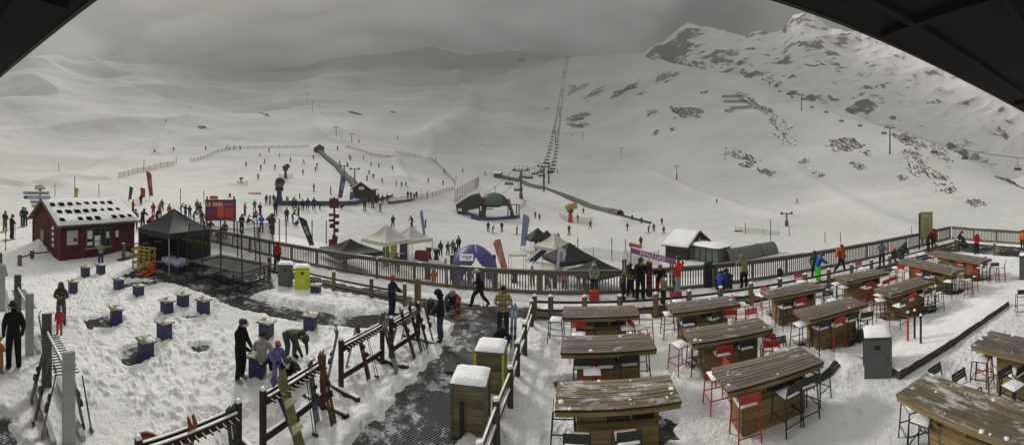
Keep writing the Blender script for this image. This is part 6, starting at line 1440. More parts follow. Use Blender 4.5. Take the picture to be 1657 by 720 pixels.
for a in (([(192, 290), (222, 281), (260, 272), (282, 268)], 1.5, NR, 'red net fence on the lower left piste'), ([(308, 264), (330, 258), (352, 248), (388, 241)], 1.4, NG, 'grey net fence rising along the left piste edge'), ([(388, 242), (440, 240), (500, 239)], 1.3, NG, 'grey net fence behind the beginner area'),
          ([(560, 240), (600, 252), (640, 256)], 1.2, NR, 'thin red net right of the conveyor top'), ([(617, 333), (660, 327), (700, 320), (736, 308)], 1.4, NR, 'long red net leading to the chairlift station'), ([(736, 330), (752, 318), (768, 308), (775, 300)], 3.6, NR, 'tall red net on closely set poles above the chairlift station'),
          ([(842, 340), (850, 334), (846, 326)], 1.5, NR, 'short red net right of the chairlift station'), ([(906, 353), (914, 358), (936, 362), (958, 362)], 1.3, NR, 'red net round the yellow snow gun'), ([(384, 300), (392, 301), (400, 300)], 1.0, NR, 'red net round the low snow machine'), ([(452, 289), (461, 291), (473, 288)], 1.2, NR, 'red net round the small snow gun'),
          ([(905, 420), (960, 417), (1010, 424), (1050, 440)], 1.2, NG, 'thin grey rope net crossing the snow behind the tents'), ([(1014, 430), (1040, 433), (1066, 430)], 1.6, NR, 'red net below the purple banner'), ([(700, 262), (720, 280), (736, 296)], 1.6, NG, 'line of poles and netting down the middle piste'), ([(640, 250), (700, 262)], 1.6, NG, 'pale netting across the middle piste'),
          ([(1190, 376), (1260, 382)], .9, NG, 'thin rope line on the right hand snow field')): net(*a)
ml = [(233, 275, 2.8), (95, 278, 2.2), (121, 318, 3.2), (89, 318, 2), (160, 318, 2), (285, 266, 2.4), (372, 243, 2.2), (463, 398, 2.2), (416, 393, 1.9), (292, 333, 2.4), (330, 330, 2), (505, 398, 2.2), (528, 396, 2.2), (452, 392, 2), (1012, 407, 1.6), (1097, 402, 1), (1247, 390, 3.2), (1277, 383, 1.6), (1206, 380, 2), (705, 262, 2.2), (720, 281, 2.2), (738, 293, 2), (990, 422, 2.6), (935, 410, 2), (1130, 388, 1.5), (1335, 392, 1.4), (1360, 393, 1.4), (1475, 380, 1.3)]
for i, (px, py, h) in enumerate(sorted(ml)): marker(gp(px, py), 'thin marker pole out on the snow, %s from the left' % ordw(i), h, (('#8c9a3c', '#2c2c2c'), ('#8a3a30', '#8a3a30'), ('#55554c', '#3a3a34'))[i % 3], .035 + .0005 * rho_of(gp(px, py)), group='marker poles out on the pistes', n=4)
# round standing tables, bench frame, props of the event village
def cocktail(px, py, label, cloth):
    p = gp(px, py); t = thing('standing_table', label, 'table', p, 0, 'round standing tables'); B(M_LIFT).cyl((0, 0, 1.08), .42, .04, 16).build('tabletop', t); B(cloth).tube([(0, 0, 1.08), (0, 0, .5), (0, 0, 0)], [.34, .2, .3], 14).build('cover', t)
for a in ((694, 418, 'round standing table with black cover left of the other'), (706, 420, 'round standing table with black cover right of the other'), (692, 452, 'low round table just behind the balustrade'), (833, 458, 'round standing table between orange flag and scaffold')): cocktail(*a, M_TB)
p = gp(838, 440); t = thing('timing_gate', 'pale yellow cross bar on two lattice stands by the tents', 'gate', p, facing(p)); kk = m_px(p); B(mat('bar_y', '#9a9272')).box((0, 0, 1.6), (30 * kk, .14, .12)).build('cross_bar', t)
for x in (-13, 11):
    for dx in (-.12, .12): B(M_LIFT).bar((x * kk + dx, 0, -.3), (x * kk + dx, 0, 1.55), .04).build('stand', t)
tag(B(mat('red_cloth', '#7c2824', .8)).box((0, 0, 0), (1.5, .8, .95), top=(.9, .9)).build('covered_table', loc=gp(683, 421) + V((0, 0, .48)), bevel=.05), 'table under a red cloth beside the white tents', 'table')
p = gp(653, 424); t = thing('roll_up_banner', 'purple upright banner in front of the white tents', 'banner', p, facing(p)); B(mat('rollup', '#4c3058')).box((0, 0, 1.0), (.75, .04, 1.9)).build('print', t); B(M_LIFT).box((0, 0, .04), (.8, .2, .08)).build('foot', t)
p = gp(643, 424); t = thing('trestle', 'brown trestle bench under the edge of the white tent', 'bench', p, facing(p) + R(-20)); B(M_LID).box((0, 0, .8), (2.1, .4, .06)).build('top', t)
for x in (-.8, .8): B(M_LIFTD).bar((x, -.15, 0), (x, .15, .78), .05).build('leg', t); B(M_LIFTD).bar((x, .15, 0), (x, -.15, .78), .05).build('leg', t)
for i, (px, py, c, w, h, nm) in enumerate(((346, 322, '#b0472a', 14, 5, 'orange inflatable mat behind the red event board'), (372, 319, '#8a5a30', 4, 6, 'brown padded block behind the red event board'), (412, 314, '#a05a44', 22, 2, 'long brown board lying on the beginner slope'), (465, 329, '#a2a03a', 5, 11, 'yellow upright foam figure by the snow gun'), (476, 329, '#b0b04a', 4, 11, 'pale yellow upright foam figure, right one'), (455, 331, '#a03a24', 6, 10, 'red padded cone beside the snow gun'), (446, 331, '#5a6080', 3, 12, 'blue upright foam board left of the red cone'), (437, 330, '#80848a', 4, 14, 'grey arched board near the queue'), (485, 322, '#4c5478', 2, 9, 'small blue pennant on the snow behind the queue'), (568, 303, '#8c2c24', 3, 4, 'red block beside the upper conveyor'), (1164, 397, '#a02a20', 2, 4, 'small red stake beyond the brown cabin'), (575, 397, '#3a3434', 5, 3, 'small dark box on a stick in the snow'), (1241, 405, '#7a8450', 26, 2, 'long green board on the snow beyond the tunnel'), (1195, 375, '#4c545c', 14, 2, 'dark blue curved board on the snow above the tunnel'))):
    p = gp(px, py); k = m_px(p); o = B(mat('pr' + c, c, .7)).box((0, 0, h * k / 2), (w * k, .3, h * k), top=(.9, .8)).build('foam_prop' if i > 2 else 'padded_block', bevel=.06); o.location = p; o.rotation_euler = (0, 0, facing(p)); tag(o, nm, 'prop')
# ================================================================ people
def D3(a, e, l): return V((math.sin(a) * l, 0, 0))
# joints are given for a 1.75 m adult who faces +Y; every pose lists (x, y, z) per joint
BASE = dict(pel=(0, 0, .95), bel=(0, .01, 1.10), che=(0, 0, 1.33), nek=(0, .01, 1.50), hed=(0, .035, 1.62), top=(0, .02, 1.71),
            sL=(-.18, 0, 1.41), eL=(-.25, -.03, 1.15), wL=(-.25, .08, .93), hL=(-.245, .12, .85), sR=(.18, 0, 1.41), eR=(.25, -.03, 1.15), wR=(.25, .08, .93), hR=(.245, .12, .85),
            pL=(-.10, 0, .88), kL=(-.12, .03, .49), aL=(-.13, -.03, .10), tL=(-.15, .15, .05), pR=(.10, 0, .88), kR=(.12, .03, .49), aR=(.13, -.03, .10), tR=(.15, .15, .05))
def pose(**k): d = dict(BASE); d.update(k); return d
def torso(dx=0, dy=0, dz=0, bend=0, p=None):
    """shift the pelvis and bend the trunk forward about it (degrees)"""
    p = dict(p or BASE); c, s = math.cos(R(bend)), math.sin(R(bend)); pv = BASE['pel']
    for j in ('bel', 'che', 'nek', 'hed', 'top', 'sL', 'eL', 'wL', 'hL', 'sR', 'eR', 'wR', 'hR'):
        x, y, z = p[j]; y0, z0 = y - pv[1], z - pv[2]; p[j] = (x + dx, y0 * c + z0 * s + pv[1] + dy, z0 * c - y0 * s + pv[2] + dz)
    x, y, z = p['pel']; p['pel'] = (x + dx, y + dy, z + dz)
    for j in ('pL', 'pR'): x, y, z = p[j]; p[j] = (x + dx, y + dy, z + dz)
    return p
def upd(p, **k): p = dict(p); p.update(k); return p
POSES = {
 'stand': BASE,
 'stand2': pose(kL=(-.15, .05, .49), aL=(-.2, .02, .10), tL=(-.24, .19, .05), eR=(.28, .02, 1.16), wR=(.17, .2, 1.08), hR=(.11, .25, 1.07)),
 'hands': pose(eL=(-.27, .04, 1.16), wL=(-.12, .24, 1.17), hL=(-.05, .27, 1.20), eR=(.27, .04, 1.16), wR=(.12, .24, 1.17), hR=(.05, .27, 1.20), hed=(0, .07, 1.61), top=(0, .08, 1.70)),
 'face': pose(eL=(-.27, .1, 1.2), wL=(-.12, .2, 1.42), hL=(-.05, .19, 1.50), eR=(.27, .1, 1.2), wR=(.12, .2, 1.42), hR=(.05, .19, 1.50)),
 'walk': upd(torso(bend=8), kL=(-.11, .28, .56), aL=(-.11, .36, .12), tL=(-.12, .52, .08), kR=(.11, -.12, .5), aR=(.12, -.42, .17), tR=(.13, -.28, .05), eL=(-.24, -.16, 1.18), wL=(-.26, -.2, .96), hL=(-.26, -.18, .88), eR=(.25, .12, 1.16), wR=(.26, .3, 1.02), hR=(.26, .36, .98)),
 'ski': upd(torso(dy=-.06, dz=-.08, bend=24), kL=(-.13, .16, .50), aL=(-.13, -.02, .12), tL=(-.13, .17, .07), kR=(.13, .16, .50), aR=(.13, -.02, .12), tR=(.13, .17, .07), eL=(-.33, .16, 1.1), wL=(-.33, .38, 1.06), hL=(-.32, .45, 1.06), eR=(.33, .16, 1.1), wR=(.33, .38, 1.06), hR=(.32, .45, 1.06)),
 'lean': upd(torso(dy=-.08, dz=-.02, bend=26), eL=(-.3, .28, 1.12), wL=(-.22, .48, 1.06), hL=(-.18, .54, 1.07), eR=(.3, .28, 1.12), wR=(.22, .48, 1.06), hR=(.18, .54, 1.07)),
 'bend': upd(torso(dy=-.2, dz=-.06, bend=98), hed=(0, .54, .84), top=(0, .62, .82), sL=(-.18, .3, .93), sR=(.18, .3, .93), eL=(-.2, .4, .68), wL=(-.14, .5, .48), hL=(-.12, .52, .4), eR=(.2, .4, .68), wR=(.14, .5, .48), hR=(.12, .52, .4), kL=(-.15, .0, .49), kR=(.15, .0, .49), aL=(-.18, -.08, .1), aR=(.18, -.08, .1), tL=(-.2, .1, .05), tR=(.2, .1, .05)),
 'crouch': upd(torso(dy=-.18, dz=-.62, bend=42), kL=(-.2, .28, .48), aL=(-.17, .02, .12), tL=(-.18, .2, .06), kR=(.2, .26, .46), aR=(.17, .0, .12), tR=(.18, .18, .06), eL=(-.26, .3, .55), wL=(-.12, .45, .4), hL=(-.08, .5, .35), eR=(.26, .3, .55), wR=(.12, .45, .4), hR=(.08, .5, .35)),
 'sit': upd(torso(dy=-.1, dz=-.38, bend=14), kL=(-.14, .32, .53), aL=(-.15, .34, .12), tL=(-.16, .52, .05), kR=(.14, .32, .53), aR=(.15, .34, .12), tR=(.16, .52, .05), eL=(-.28, .05, .8), wL=(-.18, .28, .72), hL=(-.14, .34, .70), eR=(.28, .05, .8), wR=(.18, .28, .72), hR=(.14, .34, .70)),
 'ground': upd(torso(dy=-.1, dz=-.74, bend=20), kL=(-.2, .35, .42), aL=(-.2, .68, .12), tL=(-.22, .78, .24), kR=(.2, .35, .42), aR=(.2, .68, .12), tR=(.22, .78, .24), eL=(-.28, .1, .5), wL=(-.2, .3, .42), hL=(-.16, .36, .42), eR=(.28, .1, .5), wR=(.2, .3, .42), hR=(.16, .36, .42)),
 'out': upd(torso(bend=10), eL=(-.42, .02, 1.3), wL=(-.64, .06, 1.22), hL=(-.72, .08, 1.2), eR=(.42, .02, 1.3), wR=(.64, .06, 1.22), hR=(.72, .08, 1.2), kL=(-.17, .1, .49), kR=(.17, .1, .49), aL=(-.22, -.02, .1), aR=(.22, -.02, .1), tL=(-.24, .16, .05), tR=(.24, .16, .05)),
 'reach': pose(eL=(-.26, .1, 1.16), wL=(-.22, .32, 1.1), hL=(-.2, .4, 1.09), eR=(.3, .12, 1.22), wR=(.34, .36, 1.14), hR=(.35, .44, 1.1)),
 'carry': pose(eL=(-.24, .06, 1.14), wL=(-.12, .26, 1.02), hL=(-.08, .3, .98), eR=(.24, .06, 1.14), wR=(.12, .26, 1.02), hR=(.08, .3, .98), hed=(0, .08, 1.6), top=(0, .1, 1.69)),
}
RAD = dict(pel=.175, bel=.17, che=.185, nek=.065, hed=.095, top=.06, sL=.10, eL=.076, wL=.055, hL=.040, sR=.10, eR=.076, wR=.055, hR=.040, pL=.13, kL=.092, aL=.08, tL=.05, pR=.13, kR=.092, aR=.08, tR=.05)
BONES = [('pel', 'bel', 0), ('bel', 'che', 0), ('che', 'nek', 0), ('nek', 'hed', 2), ('hed', 'top', 2), ('che', 'sL', 0), ('sL', 'eL', 0), ('eL', 'wL', 0), ('wL', 'hL', 4), ('che', 'sR', 0), ('sR', 'eR', 0), ('eR', 'wR', 0), ('wR', 'hR', 4),
         ('pel', 'pL', 1), ('pL', 'kL', 1), ('kL', 'aL', 1), ('aL', 'tL', 3), ('pel', 'pR', 1), ('pR', 'kR', 1), ('kR', 'aR', 1), ('aR', 'tR', 3)]
BODY = {}
def body_mesh(pn, near):
    key = (pn, near)
    if key in BODY: return BODY[key]
    P = POSES[pn]; names = list(P); idx = {n: i for i, n in enumerate(names)}; vs = [V(P[n]) for n in names]; rad = [RAD[n] for n in names]; es = [(idx[a], idx[b]) for a, b, _ in BONES]; seg = [(vs[idx[a]], vs[idx[b]], m) for a, b, m in BONES]
    if near:
        for s_ in 'LR':      # palm, four unequal curled fingers and a thumb
            h, wv = V(P['h' + s_]), V(P['w' + s_]); d = (h - wv).normalized(); sd_ = d.cross(V((0, 1, 0) if abs(d.y) < .8 else (0, 0, 1))).normalized(); up = sd_.cross(d)
            for k, ln in enumerate((.062, .074, .070, .054)):
                r0 = h + sd_ * (k - 1.5) * .021 + d * .025; r1 = r0 + d * ln * .6 + up * .008; r2 = r1 + d * ln * .35 - up * .025
                o = len(vs); vs += [r0, r1, r2]; rad += [.012, .0105, .009]; es += [(idx['h' + s_], o), (o, o + 1), (o + 1, o + 2)]; seg += [(r0, r2, 4)]
            t0 = h - d * .02 + sd_ * .04; t1 = t0 + d * .035 + sd_ * .02; o = len(vs); vs += [t0, t1]; rad += [.013, .011]; es += [(idx['h' + s_], o), (o, o + 1)]; seg += [(t0, t1, 4)]
    hd = V(P['hed']); hu = (V(P['top']) - V(P['nek'])).normalized(); fw = V((0, 1, 0)); fw = (fw - hu * fw.dot(hu)).normalized()
    o = len(vs); vs += [hd + fw * .088 - hu * .012, hd - fw * .03 + hu * .02]; rad += [.026, .088]; es += [(idx['hed'], o), (idx['hed'], o + 1)]; seg += [(hd, vs[o], 2)]
    me = bpy.data.meshes.new('tmp'); me.from_pydata([tuple(v) for v in vs], es, []); ob = bpy.data.objects.new('tmp', me); COL.objects.link(ob)
    sk = ob.modifiers.new('skin', 'SKIN'); sk.use_smooth_shade = True; sk.branch_smoothing = .4
    for i, r in enumerate(rad): me.skin_vertices[0].data[i].radius = (r, r * (.8 if i in (idx['che'], idx['bel']) else 1)); me.skin_vertices[0].data[i].use_root = (i == idx['pel'])
    ss = ob.modifiers.new('sub', 'SUBSURF'); ss.levels = ss.render_levels = 2 if near else 1
    dg = bpy.context.evaluated_depsgraph_get(); m2 = bpy.data.meshes.new_from_object(ob.evaluated_get(dg)); bpy.data.objects.remove(ob)
    n = len(m2.vertices); co = np.empty(n * 3); m2.vertices.foreach_get('co', co); co = co.reshape(-1, 3); cen = np.empty(len(m2.polygons) * 3); m2.polygons.foreach_get('center', cen); cen = cen.reshape(-1, 3)
    best = np.full(len(cen), 1e9); mi = np.zeros(len(cen), int)
    for a, b, m in seg:
        a_, b_ = np.array(a), np.array(b); ab = b_ - a_; t = np.clip(((cen - a_) @ ab) / (ab @ ab + 1e-9), 0, 1); dd = np.linalg.norm(cen - a_ - t[:, None] * ab, axis=1) - (.03 if m == 0 else 0)
        k = dd < best; best[k] = dd[k]; mi[k] = m
    kn = (np.array(P['pel'])); hem = .06                          # jacket hangs over the hips
    if pn not in ('bend', 'ground', 'sit', 'crouch'): mi[(mi == 1) & (cen[:, 2] > P['pel'][2] - hem)] = 0
    me = m2; me.materials.clear()
    for k in range(5): me.materials.append(None)
    me.polygons.foreach_set('material_index', mi.astype(np.int32)); me.polygons.foreach_set('use_smooth', np.ones(len(mi), bool)); me.update()
    BODY[key] = me; return me
def plaid():
    if 'plaid' in MC: return MC['plaid']
    m = bpy.data.materials.new('checked_cloth'); m.use_nodes = True; t = m.node_tree; b = t.nodes['Principled BSDF']; b.inputs['Roughness'].default_value = .9; co = N(t, 'ShaderNodeTexCoord')
    last = None
    for ax in ('X', 'Z'):
        s = N(t, 'ShaderNodeSeparateXYZ'); t.links.new(co.outputs['Object'], s.inputs[0]); d = N(t, 'ShaderNodeMath', operation='MULTIPLY'); d.inputs[1].default_value = 9.5; t.links.new(s.outputs[ax], d.inputs[0])
        f = N(t, 'ShaderNodeMath', operation='FRACT'); t.links.new(d.outputs[0], f.inputs[0]); g = N(t, 'ShaderNodeMath', operation='LESS_THAN'); g.inputs[1].default_value = .42; t.links.new(f.outputs[0], g.inputs[0])
        if last is None: last = g
        else: a = N(t, 'ShaderNodeMath', operation='ADD'); t.links.new(last.outputs[0], a.inputs[0]); t.links.new(g.outputs[0], a.inputs[1]); last = a
    h = N(t, 'ShaderNodeMath', operation='MULTIPLY'); h.inputs[1].default_value = .5; t.links.new(last.outputs[0], h.inputs[0])
    mi = N(t, 'ShaderNodeMix', data_type='RGBA'); mi.inputs[6].default_value = (*srgb('#b3a27c'), 1); mi.inputs[7].default_value = (*srgb('#3a3026'), 1); t.links.new(h.outputs[0], mi.inputs[0]); t.links.new(mi.outputs[2], b.inputs['Base Color']); MC['plaid'] = m; return m
def cloth(c):
    if c == 'plaid': return plaid()
    return mat('cloth' + c, c, .85, .28, 7, bump=.8, bscale=9, spec=.2)
SKIN = mat('skin', '#8f6450', .6, .08); 
BMC = {}
def shell_cap(pn, kind):
    """helmet, woolly hat or hood that follows the head"""
    P = POSES[pn]; hd = V(P['hed']); hu = (V(P['top']) - V(P['nek'])).normalized(); fw = V((0, 1, 0)); fw = (fw - hu * fw.dot(hu)).normalized(); sd_ = fw.cross(hu)
    r = {'helmet': .125, 'hat': .115, 'hood': .132, 'hair': .112}[kind]; m = MB(); G = []; n, k = 12, 6; c = hd + hu * .03 - fw * .008
    lim = {'helmet': 100, 'hat': 88, 'hood': 125, 'hair': 104}[kind]
    for i in range(k + 1):
        a = R(lim) * i / k + 1e-3; row = []
        for j in range(n + 1):
            b = 2 * math.pi * j / n; f = math.cos(b); aa = a * (1 - .28 * max(0, f) * (kind != 'hat') ) if kind != 'hood' else a * (1 - .45 * max(0, f))
            row.append(c + hu * r * 1.06 * math.cos(aa) + (fw * math.cos(b) * 1.08 + sd_ * math.sin(b) * .96) * r * math.sin(aa))
        G.append(row)
    return G, hd, hu, fw, sd_
def person(loc, rz, label, pn, jac, tro, head=('helmet', '#222226'), scale=1.0, near=False, boots='#26262a', hand=None, skis=None, poles=False, pack=None, board=None, face_visible=True, group=None, goggle=None):
    me = body_mesh(pn, near); key = (pn, near, jac, tro, boots, hand)
    if key not in BMC:
        m = me.copy(); m.materials[0] = cloth(jac); m.materials[1] = cloth(tro); m.materials[2] = SKIN; m.materials[3] = cloth(boots); m.materials[4] = SKIN if hand == 'skin' else cloth(hand or '#1c1c1e'); BMC[key] = m
    o = bpy.data.objects.new('person', BMC[key]); COL.objects.link(o); o.location = loc; o.rotation_euler = (0, 0, rz); o.scale = (scale,) * 3; tag(o, label, 'person', group)
    ck = ('cap', pn, head)
    if ck not in BMC:
        G, hd, hu, fw, sd_ = shell_cap(pn, head[0]); mb = B(cloth(head[1]) if head[0] != 'helmet' else mat('helmet' + head[1], head[1], .4)); mb.grid(G)
        if head[0] == 'hat': mb.tube([hd + hu * .02 + (fw * math.cos(a) + sd_ * math.sin(a)) * .118 for a in [2 * math.pi * q / 12 for q in range(13)]], .022, 5)
        if head[0] == 'hood': mb.tube([hd + hu * .0 - fw * .03 + (fw * math.cos(a) * .8 + sd_ * math.sin(a)) * .12 - hu * .10 for a in [2 * math.pi * q / 12 for q in range(13)]], .04, 5)
        BMC[ck] = mb.mesh('headwear', True)
    c = bpy.data.objects.new({'helmet': 'helmet', 'hat': 'woolly_hat', 'hood': 'hood', 'hair': 'hair'}[head[0]], BMC[ck]); COL.objects.link(c); c.parent = o
    if head[0] == 'helmet' or goggle:
        gk = ('gog', pn, goggle)
        if gk not in BMC:
            G, hd, hu, fw, sd_ = shell_cap(pn, 'helmet'); g = B(mat('goggle' + (goggle or '#15181c'), goggle or '#15181c', .2)); zz = .055 if goggle else .015
            g.tube([hd + hu * zz + (fw * math.cos(a) * 1.02 + sd_ * math.sin(a)) * .128 for a in [-1.1 + 2.2 * q / 8 for q in range(9)]], [.02] + [.034] * 7 + [.02], 6); BMC[gk] = g.mesh('goggles', True)
        q = bpy.data.objects.new('goggles', BMC[gk]); COL.objects.link(q); q.parent = o
    P = POSES[pn]
    if near:       # mouth and eyes on the nearer faces
        G, hd, hu, fw, sd_ = shell_cap(pn, 'hat'); f = B(mat('face_dark', '#3a2420'))
        for s_ in (-1, 1): f.box(tuple(hd + fw * .088 + sd_ * .033 * s_ + hu * .012), (.02, .012, .01))
        f.box(tuple(hd + fw * .082 - hu * .05), (.04, .012, .008))
        if not goggle and head[0] != 'helmet': 
            e = f.build('face_features', o); e['kind'] = 'stuff'
    if skis:
        for s_ in 'LR':
            a = V(P['a' + s_]); yy = a.y; k2 = ('ski', skis, s_, pn)
            if k2 not in BMC:
                g = B(mat('ski_' + skis, skis, .4, .2)); g.grid([[V((a.x - .045, -.75 + yy, .03)), V((a.x + .045, -.75 + yy, .03))], [V((a.x - .045, .75 + yy, .03)), V((a.x + .045, .75 + yy, .03))], [V((a.x - .04, .86 + yy, .06)), V((a.x + .04, .86 + yy, .06))], [V((a.x - .02, .92 + yy, .12)), V((a.x + .02, .92 + yy, .12))]])
                g.box((a.x, yy - .1, .02), (.09, 1.3, .02)); BMC[k2] = g.mesh('ski')
            q = bpy.data.objects.new('ski', BMC[k2]); COL.objects.link(q); q.parent = o
    if poles:
        for s_ in 'LR':
            k2 = ('pole', s_, pn)
            if k2 not in BMC:
                h = V(P['h' + s_]); g = B(M_BLACK).tube([h + V((0, 0, .06)), (h.x + .06 * (1 if s_ == 'R' else -1), h.y - (.5 if pn == 'ski' else .05), .02)], .012, 5); BMC[k2] = g.mesh('ski_pole')
            q = bpy.data.objects.new('ski_pole', BMC[k2]); COL.objects.link(q); q.parent = o
    if pack:
        k2 = ('pack', pack, pn)
        if k2 not in BMC:
            c3, bl = V(P['che']), V(P['bel']); up = (c3 - bl).normalized(); bk = V((1, 0, 0)).cross(up); bk = -bk if bk.y > 0 else bk; Mx = Matrix((V((1, 0, 0)), -bk, up)).transposed()
            g = B(cloth(pack)).box(tuple(c3 * .6 + bl * .4 + bk * .22), (.3, .17, .44), M=Mx, top=(.75, .8)); BMC[k2] = g.mesh('backpack')
        q = bpy.data.objects.new('backpack', BMC[k2]); COL.objects.link(q); q.parent = o; bv = q.modifiers.new('b', 'BEVEL'); bv.width = .04; bv.segments = 2
    if board:
        g = B(mat('brd' + board, board, .4)).tube([(0.30, .0, .3), (.31, .02, 1.7)], .02, 4); 
    return o
def put(px, py, hpx, turn, label, pn, jac, tro, terr=False, **k):
    """feet at the picture position; turn 0 = seen from behind, 180 = faces the view, 90 = looks right"""
    p = gp(px, py) if terr else pt(px, py, .05); rho = rho_of(p); full = {'bend': 1.12, 'crouch': 1.05, 'sit': 1.42, 'ground': .98, 'lean': 1.62, 'ski': 1.62}.get(pn, 1.76)
    s = hpx * rho / F / full; lim = k.pop('lim', (.84, 1.1)); s = max(lim[0], min(lim[1], s)); th = math.atan2(p.x, p.y)
    if not terr: p.z = .05
    return person(p, -th - R(turn), label, pn, jac, tro, scale=s, **k)
BK, NV, GY = '#1a1a1d', '#1f2438', '#55585a'
Hm = lambda c: ('helmet', c); Ht = lambda c: ('hat', c); Hd = lambda c: ('hood', c); Hr = lambda c: ('hair', c)
# ---- near people on the terrace
put(22, 599, 112, -10, 'person in black ski suit with red shoulder patches seen from behind', 'stand', '#141417', '#141417', head=Ht('#2b2d30'), near=True, boots='#2a2a2c')
put(-1, 605, 60, 40, 'child in ochre jacket and blue boots cut by the left edge', 'stand2', '#a8703a', '#9a6a38', head=Ht('#b07a3c'), near=False, lim=(.5, 1), boots='#3a4a8a')
put(99, 526, 70, 185, 'hooded adult in olive coat and jeans looking down at their hands', 'hands', '#4a463c', '#4a5470', head=Hd('#45423a'), near=True, hand='skin', pack='#17171a', lim=(.78, 1))
put(96, 542, 38, 200, 'small child in a bright red snowsuit beside the hooded adult', 'stand', '#b0303a', '#b0303a', head=Hm('#23262a'), lim=(.5, .7), boots='#1c1c1c')
put(389, 618, 104, 120, 'person in black ski clothes with white stripes and a dark helmet, head bowed', 'carry', '#131316', '#111114', head=Hm('#2c2030'), near=True, boots='#8a8a86', goggle='#a8a8a8', lim=(.85, 1.05))
put(425, 612, 72, 20, 'person in a white jacket sitting on a purple seat box', 'sit', '#8f8c8a', '#24263a', head=Ht('#2b2b2c'), near=True, lim=(.85, 1.05))
put(472, 584, 56, 135, 'adult in olive jacket and grey trousers bending far forward', 'bend', '#3f4428', '#4a4c54', head=Ht('#3a3f34'), near=True, lim=(.9, 1.25), pack=None)
put(449, 627, 76, 160, 'child in a lilac ski suit with a bright orange helmet', 'stand2', '#6a6a9a', '#716aa6', head=Hm('#c84a2e'), near=True, lim=(.6, .8))
put(476, 622, 50, 215, 'person in dark grey with orange gloves crouching by a child', 'crouch', '#2e2828', '#2a2628', head=Hm('#3c4440'), near=True, hand='#c8482e', lim=(.8, 1.05), goggle='#b8b8b8')
put(634, 513, 52, 120, 'person in navy coat with a red hat behind the crowded ski rack', 'reach', '#1d2136', '#20263c', head=Ht('#a8322e'), near=True, hand='skin', lim=(.85, 1.05))
put(713, 554, 86, -85, 'tall person in black jacket and blue jeans beside the ribbed path', 'carry', '#1b1a1c', '#2e3d50', head=Hd('#1b1a1c'), near=True, boots='#3a2018', hand='skin', lim=(.85, 1.05))
put(732, 505, 44, 180, 'person in slate blue with a grey hat sitting by the low fence', 'crouch', '#2e3a50', '#2e3440', head=Ht('#7c7a72'), near=True, lim=(.8, 1.0))
put(776, 498, 56, -80, 'person in black with a white helmet striding along the path', 'walk', '#18171a', '#2a2028', head=Hm('#a8a8a4'), near=True, poles=True, lim=(.85, 1.05))
put(814, 545, 84, 180, 'bareheaded man in a beige checked jacket facing the view', 'hands', 'plaid', '#20242c', head=Hr('#2a2018'), near=True, hand='skin', lim=(.9, 1.08))
put(809, 570, 52, 170, 'person in a black coat crouching in front of the checked jacket', 'crouch', '#1c1b1e', '#1e1d20', head=Hr('#241c18'), near=True, lim=(.85, 1.1))
put(448, 436, 46, 150, 'person in red jacket and black trousers by the bins at the balustrade', 'carry', '#a8281e', '#18181a', head=Hm('#1a1a1c'), near=True, lim=(.8, 1.05))
put(163, 428, 36, 10, 'person in a cream and navy coat standing at the cabin window', 'hands', '#8a8270', '#26283c', head=Ht('#2a2826'), near=True, lim=(.75, 1.05))
put(962, 479, 46, 190, 'person in a pale green jacket and white helmet at the balustrade', 'carry', '#8a8f78', '#34383a', head=Hm('#8f969a'), near=True, lim=(.8, 1.0))
put(1008, 486, 56, 95, 'person in a khaki jacket leaning with a pole near the balustrade', 'lean', '#6c6248', '#2a2424', head=Ht('#3a3028'), near=True, lim=(.8, 1.05))
put(1020, 480, 44, 200, 'person in dark blue behind the khaki jacket', 'stand2', '#22303c', '#1c1c20', head=Ht('#2c2824'), lim=(.8, 1.0))
put(1036, 486, 70, 160, 'tall person all in black resting both hands on ski poles', 'face', '#131316', '#121215', head=Hm('#1a1512'), near=True, hand='skin', lim=(.9, 1.12))
put(1068, 482, 56, 185, 'person in black with white helmet and red trousers eating', 'face', '#16161a', '#7c1e1e', head=Hm('#b0a89e'), near=True, hand='skin', lim=(.8, 1.0))
put(1073, 494, 50, 60, 'person in a cream jacket sitting in front of the red trousers', 'carry', '#8a8670', '#2b2a2c', head=Ht('#1e1a18'), near=True, lim=(.7, .9))
put(1097, 481, 67, 100, 'person in a bright orange red jacket and pale grey trousers', 'face', '#d2341a', '#9a9a9c', head=Hm('#24262a'), near=True, lim=(.85, 1.05))
put(1165, 471, 34, 10, 'child in a blue jacket crouching beside the black case', 'crouch', '#34459a', '#20202c', head=Ht('#2a1e20'), near=True, lim=(.75, 1.1))
put(1177, 471, 38, -10, 'person in navy with magenta boots crouching by the blue child', 'crouch', '#1e2440', '#1e2030', head=Ht('#1a1a1c'), boots='#8a2a5a', lim=(.75, 1.15))
put(1204, 466, 52, -30, 'person in a khaki hooded coat leaning at the balustrade', 'lean', '#7a7458', '#16161a', head=Hd('#7a7458'), near=True, lim=(.85, 1.05))
put(1262, 460, 30, 160, 'small child in navy with yellow sleeves near the fence', 'stand', '#20263a', '#241c24', head=Ht('#b0a49a'), lim=(.45, .7), hand='#b0a020')
put(1318, 452, 44, 10, 'person in dark grey behind the blue jacket at the fence', 'stand', '#3a3c3c', '#1c1c1e', head=Hm('#1c1c1e'), lim=(.8, 1.0))
put(1324, 456, 44, 60, 'person in a bright blue jacket and lime green trousers bending over', 'lean', '#24509a', '#4fd81a', head=Hm('#1c2440'), near=True, lim=(.85, 1.05))
put(1359, 441, 38, 70, 'person in a red jacket and black trousers walking along the balustrade', 'walk', '#b8341a', '#1e1c20', head=Ht('#6a2a1c'), lim=(.85, 1.05), pack='#a8701e')
put(1427, 432, 38, 190, 'person in grey camouflage jacket and navy trousers leaning on the far fence', 'hands', '#5a6666', '#1e2434', head=Ht('#2c3040'), lim=(.85, 1.05))
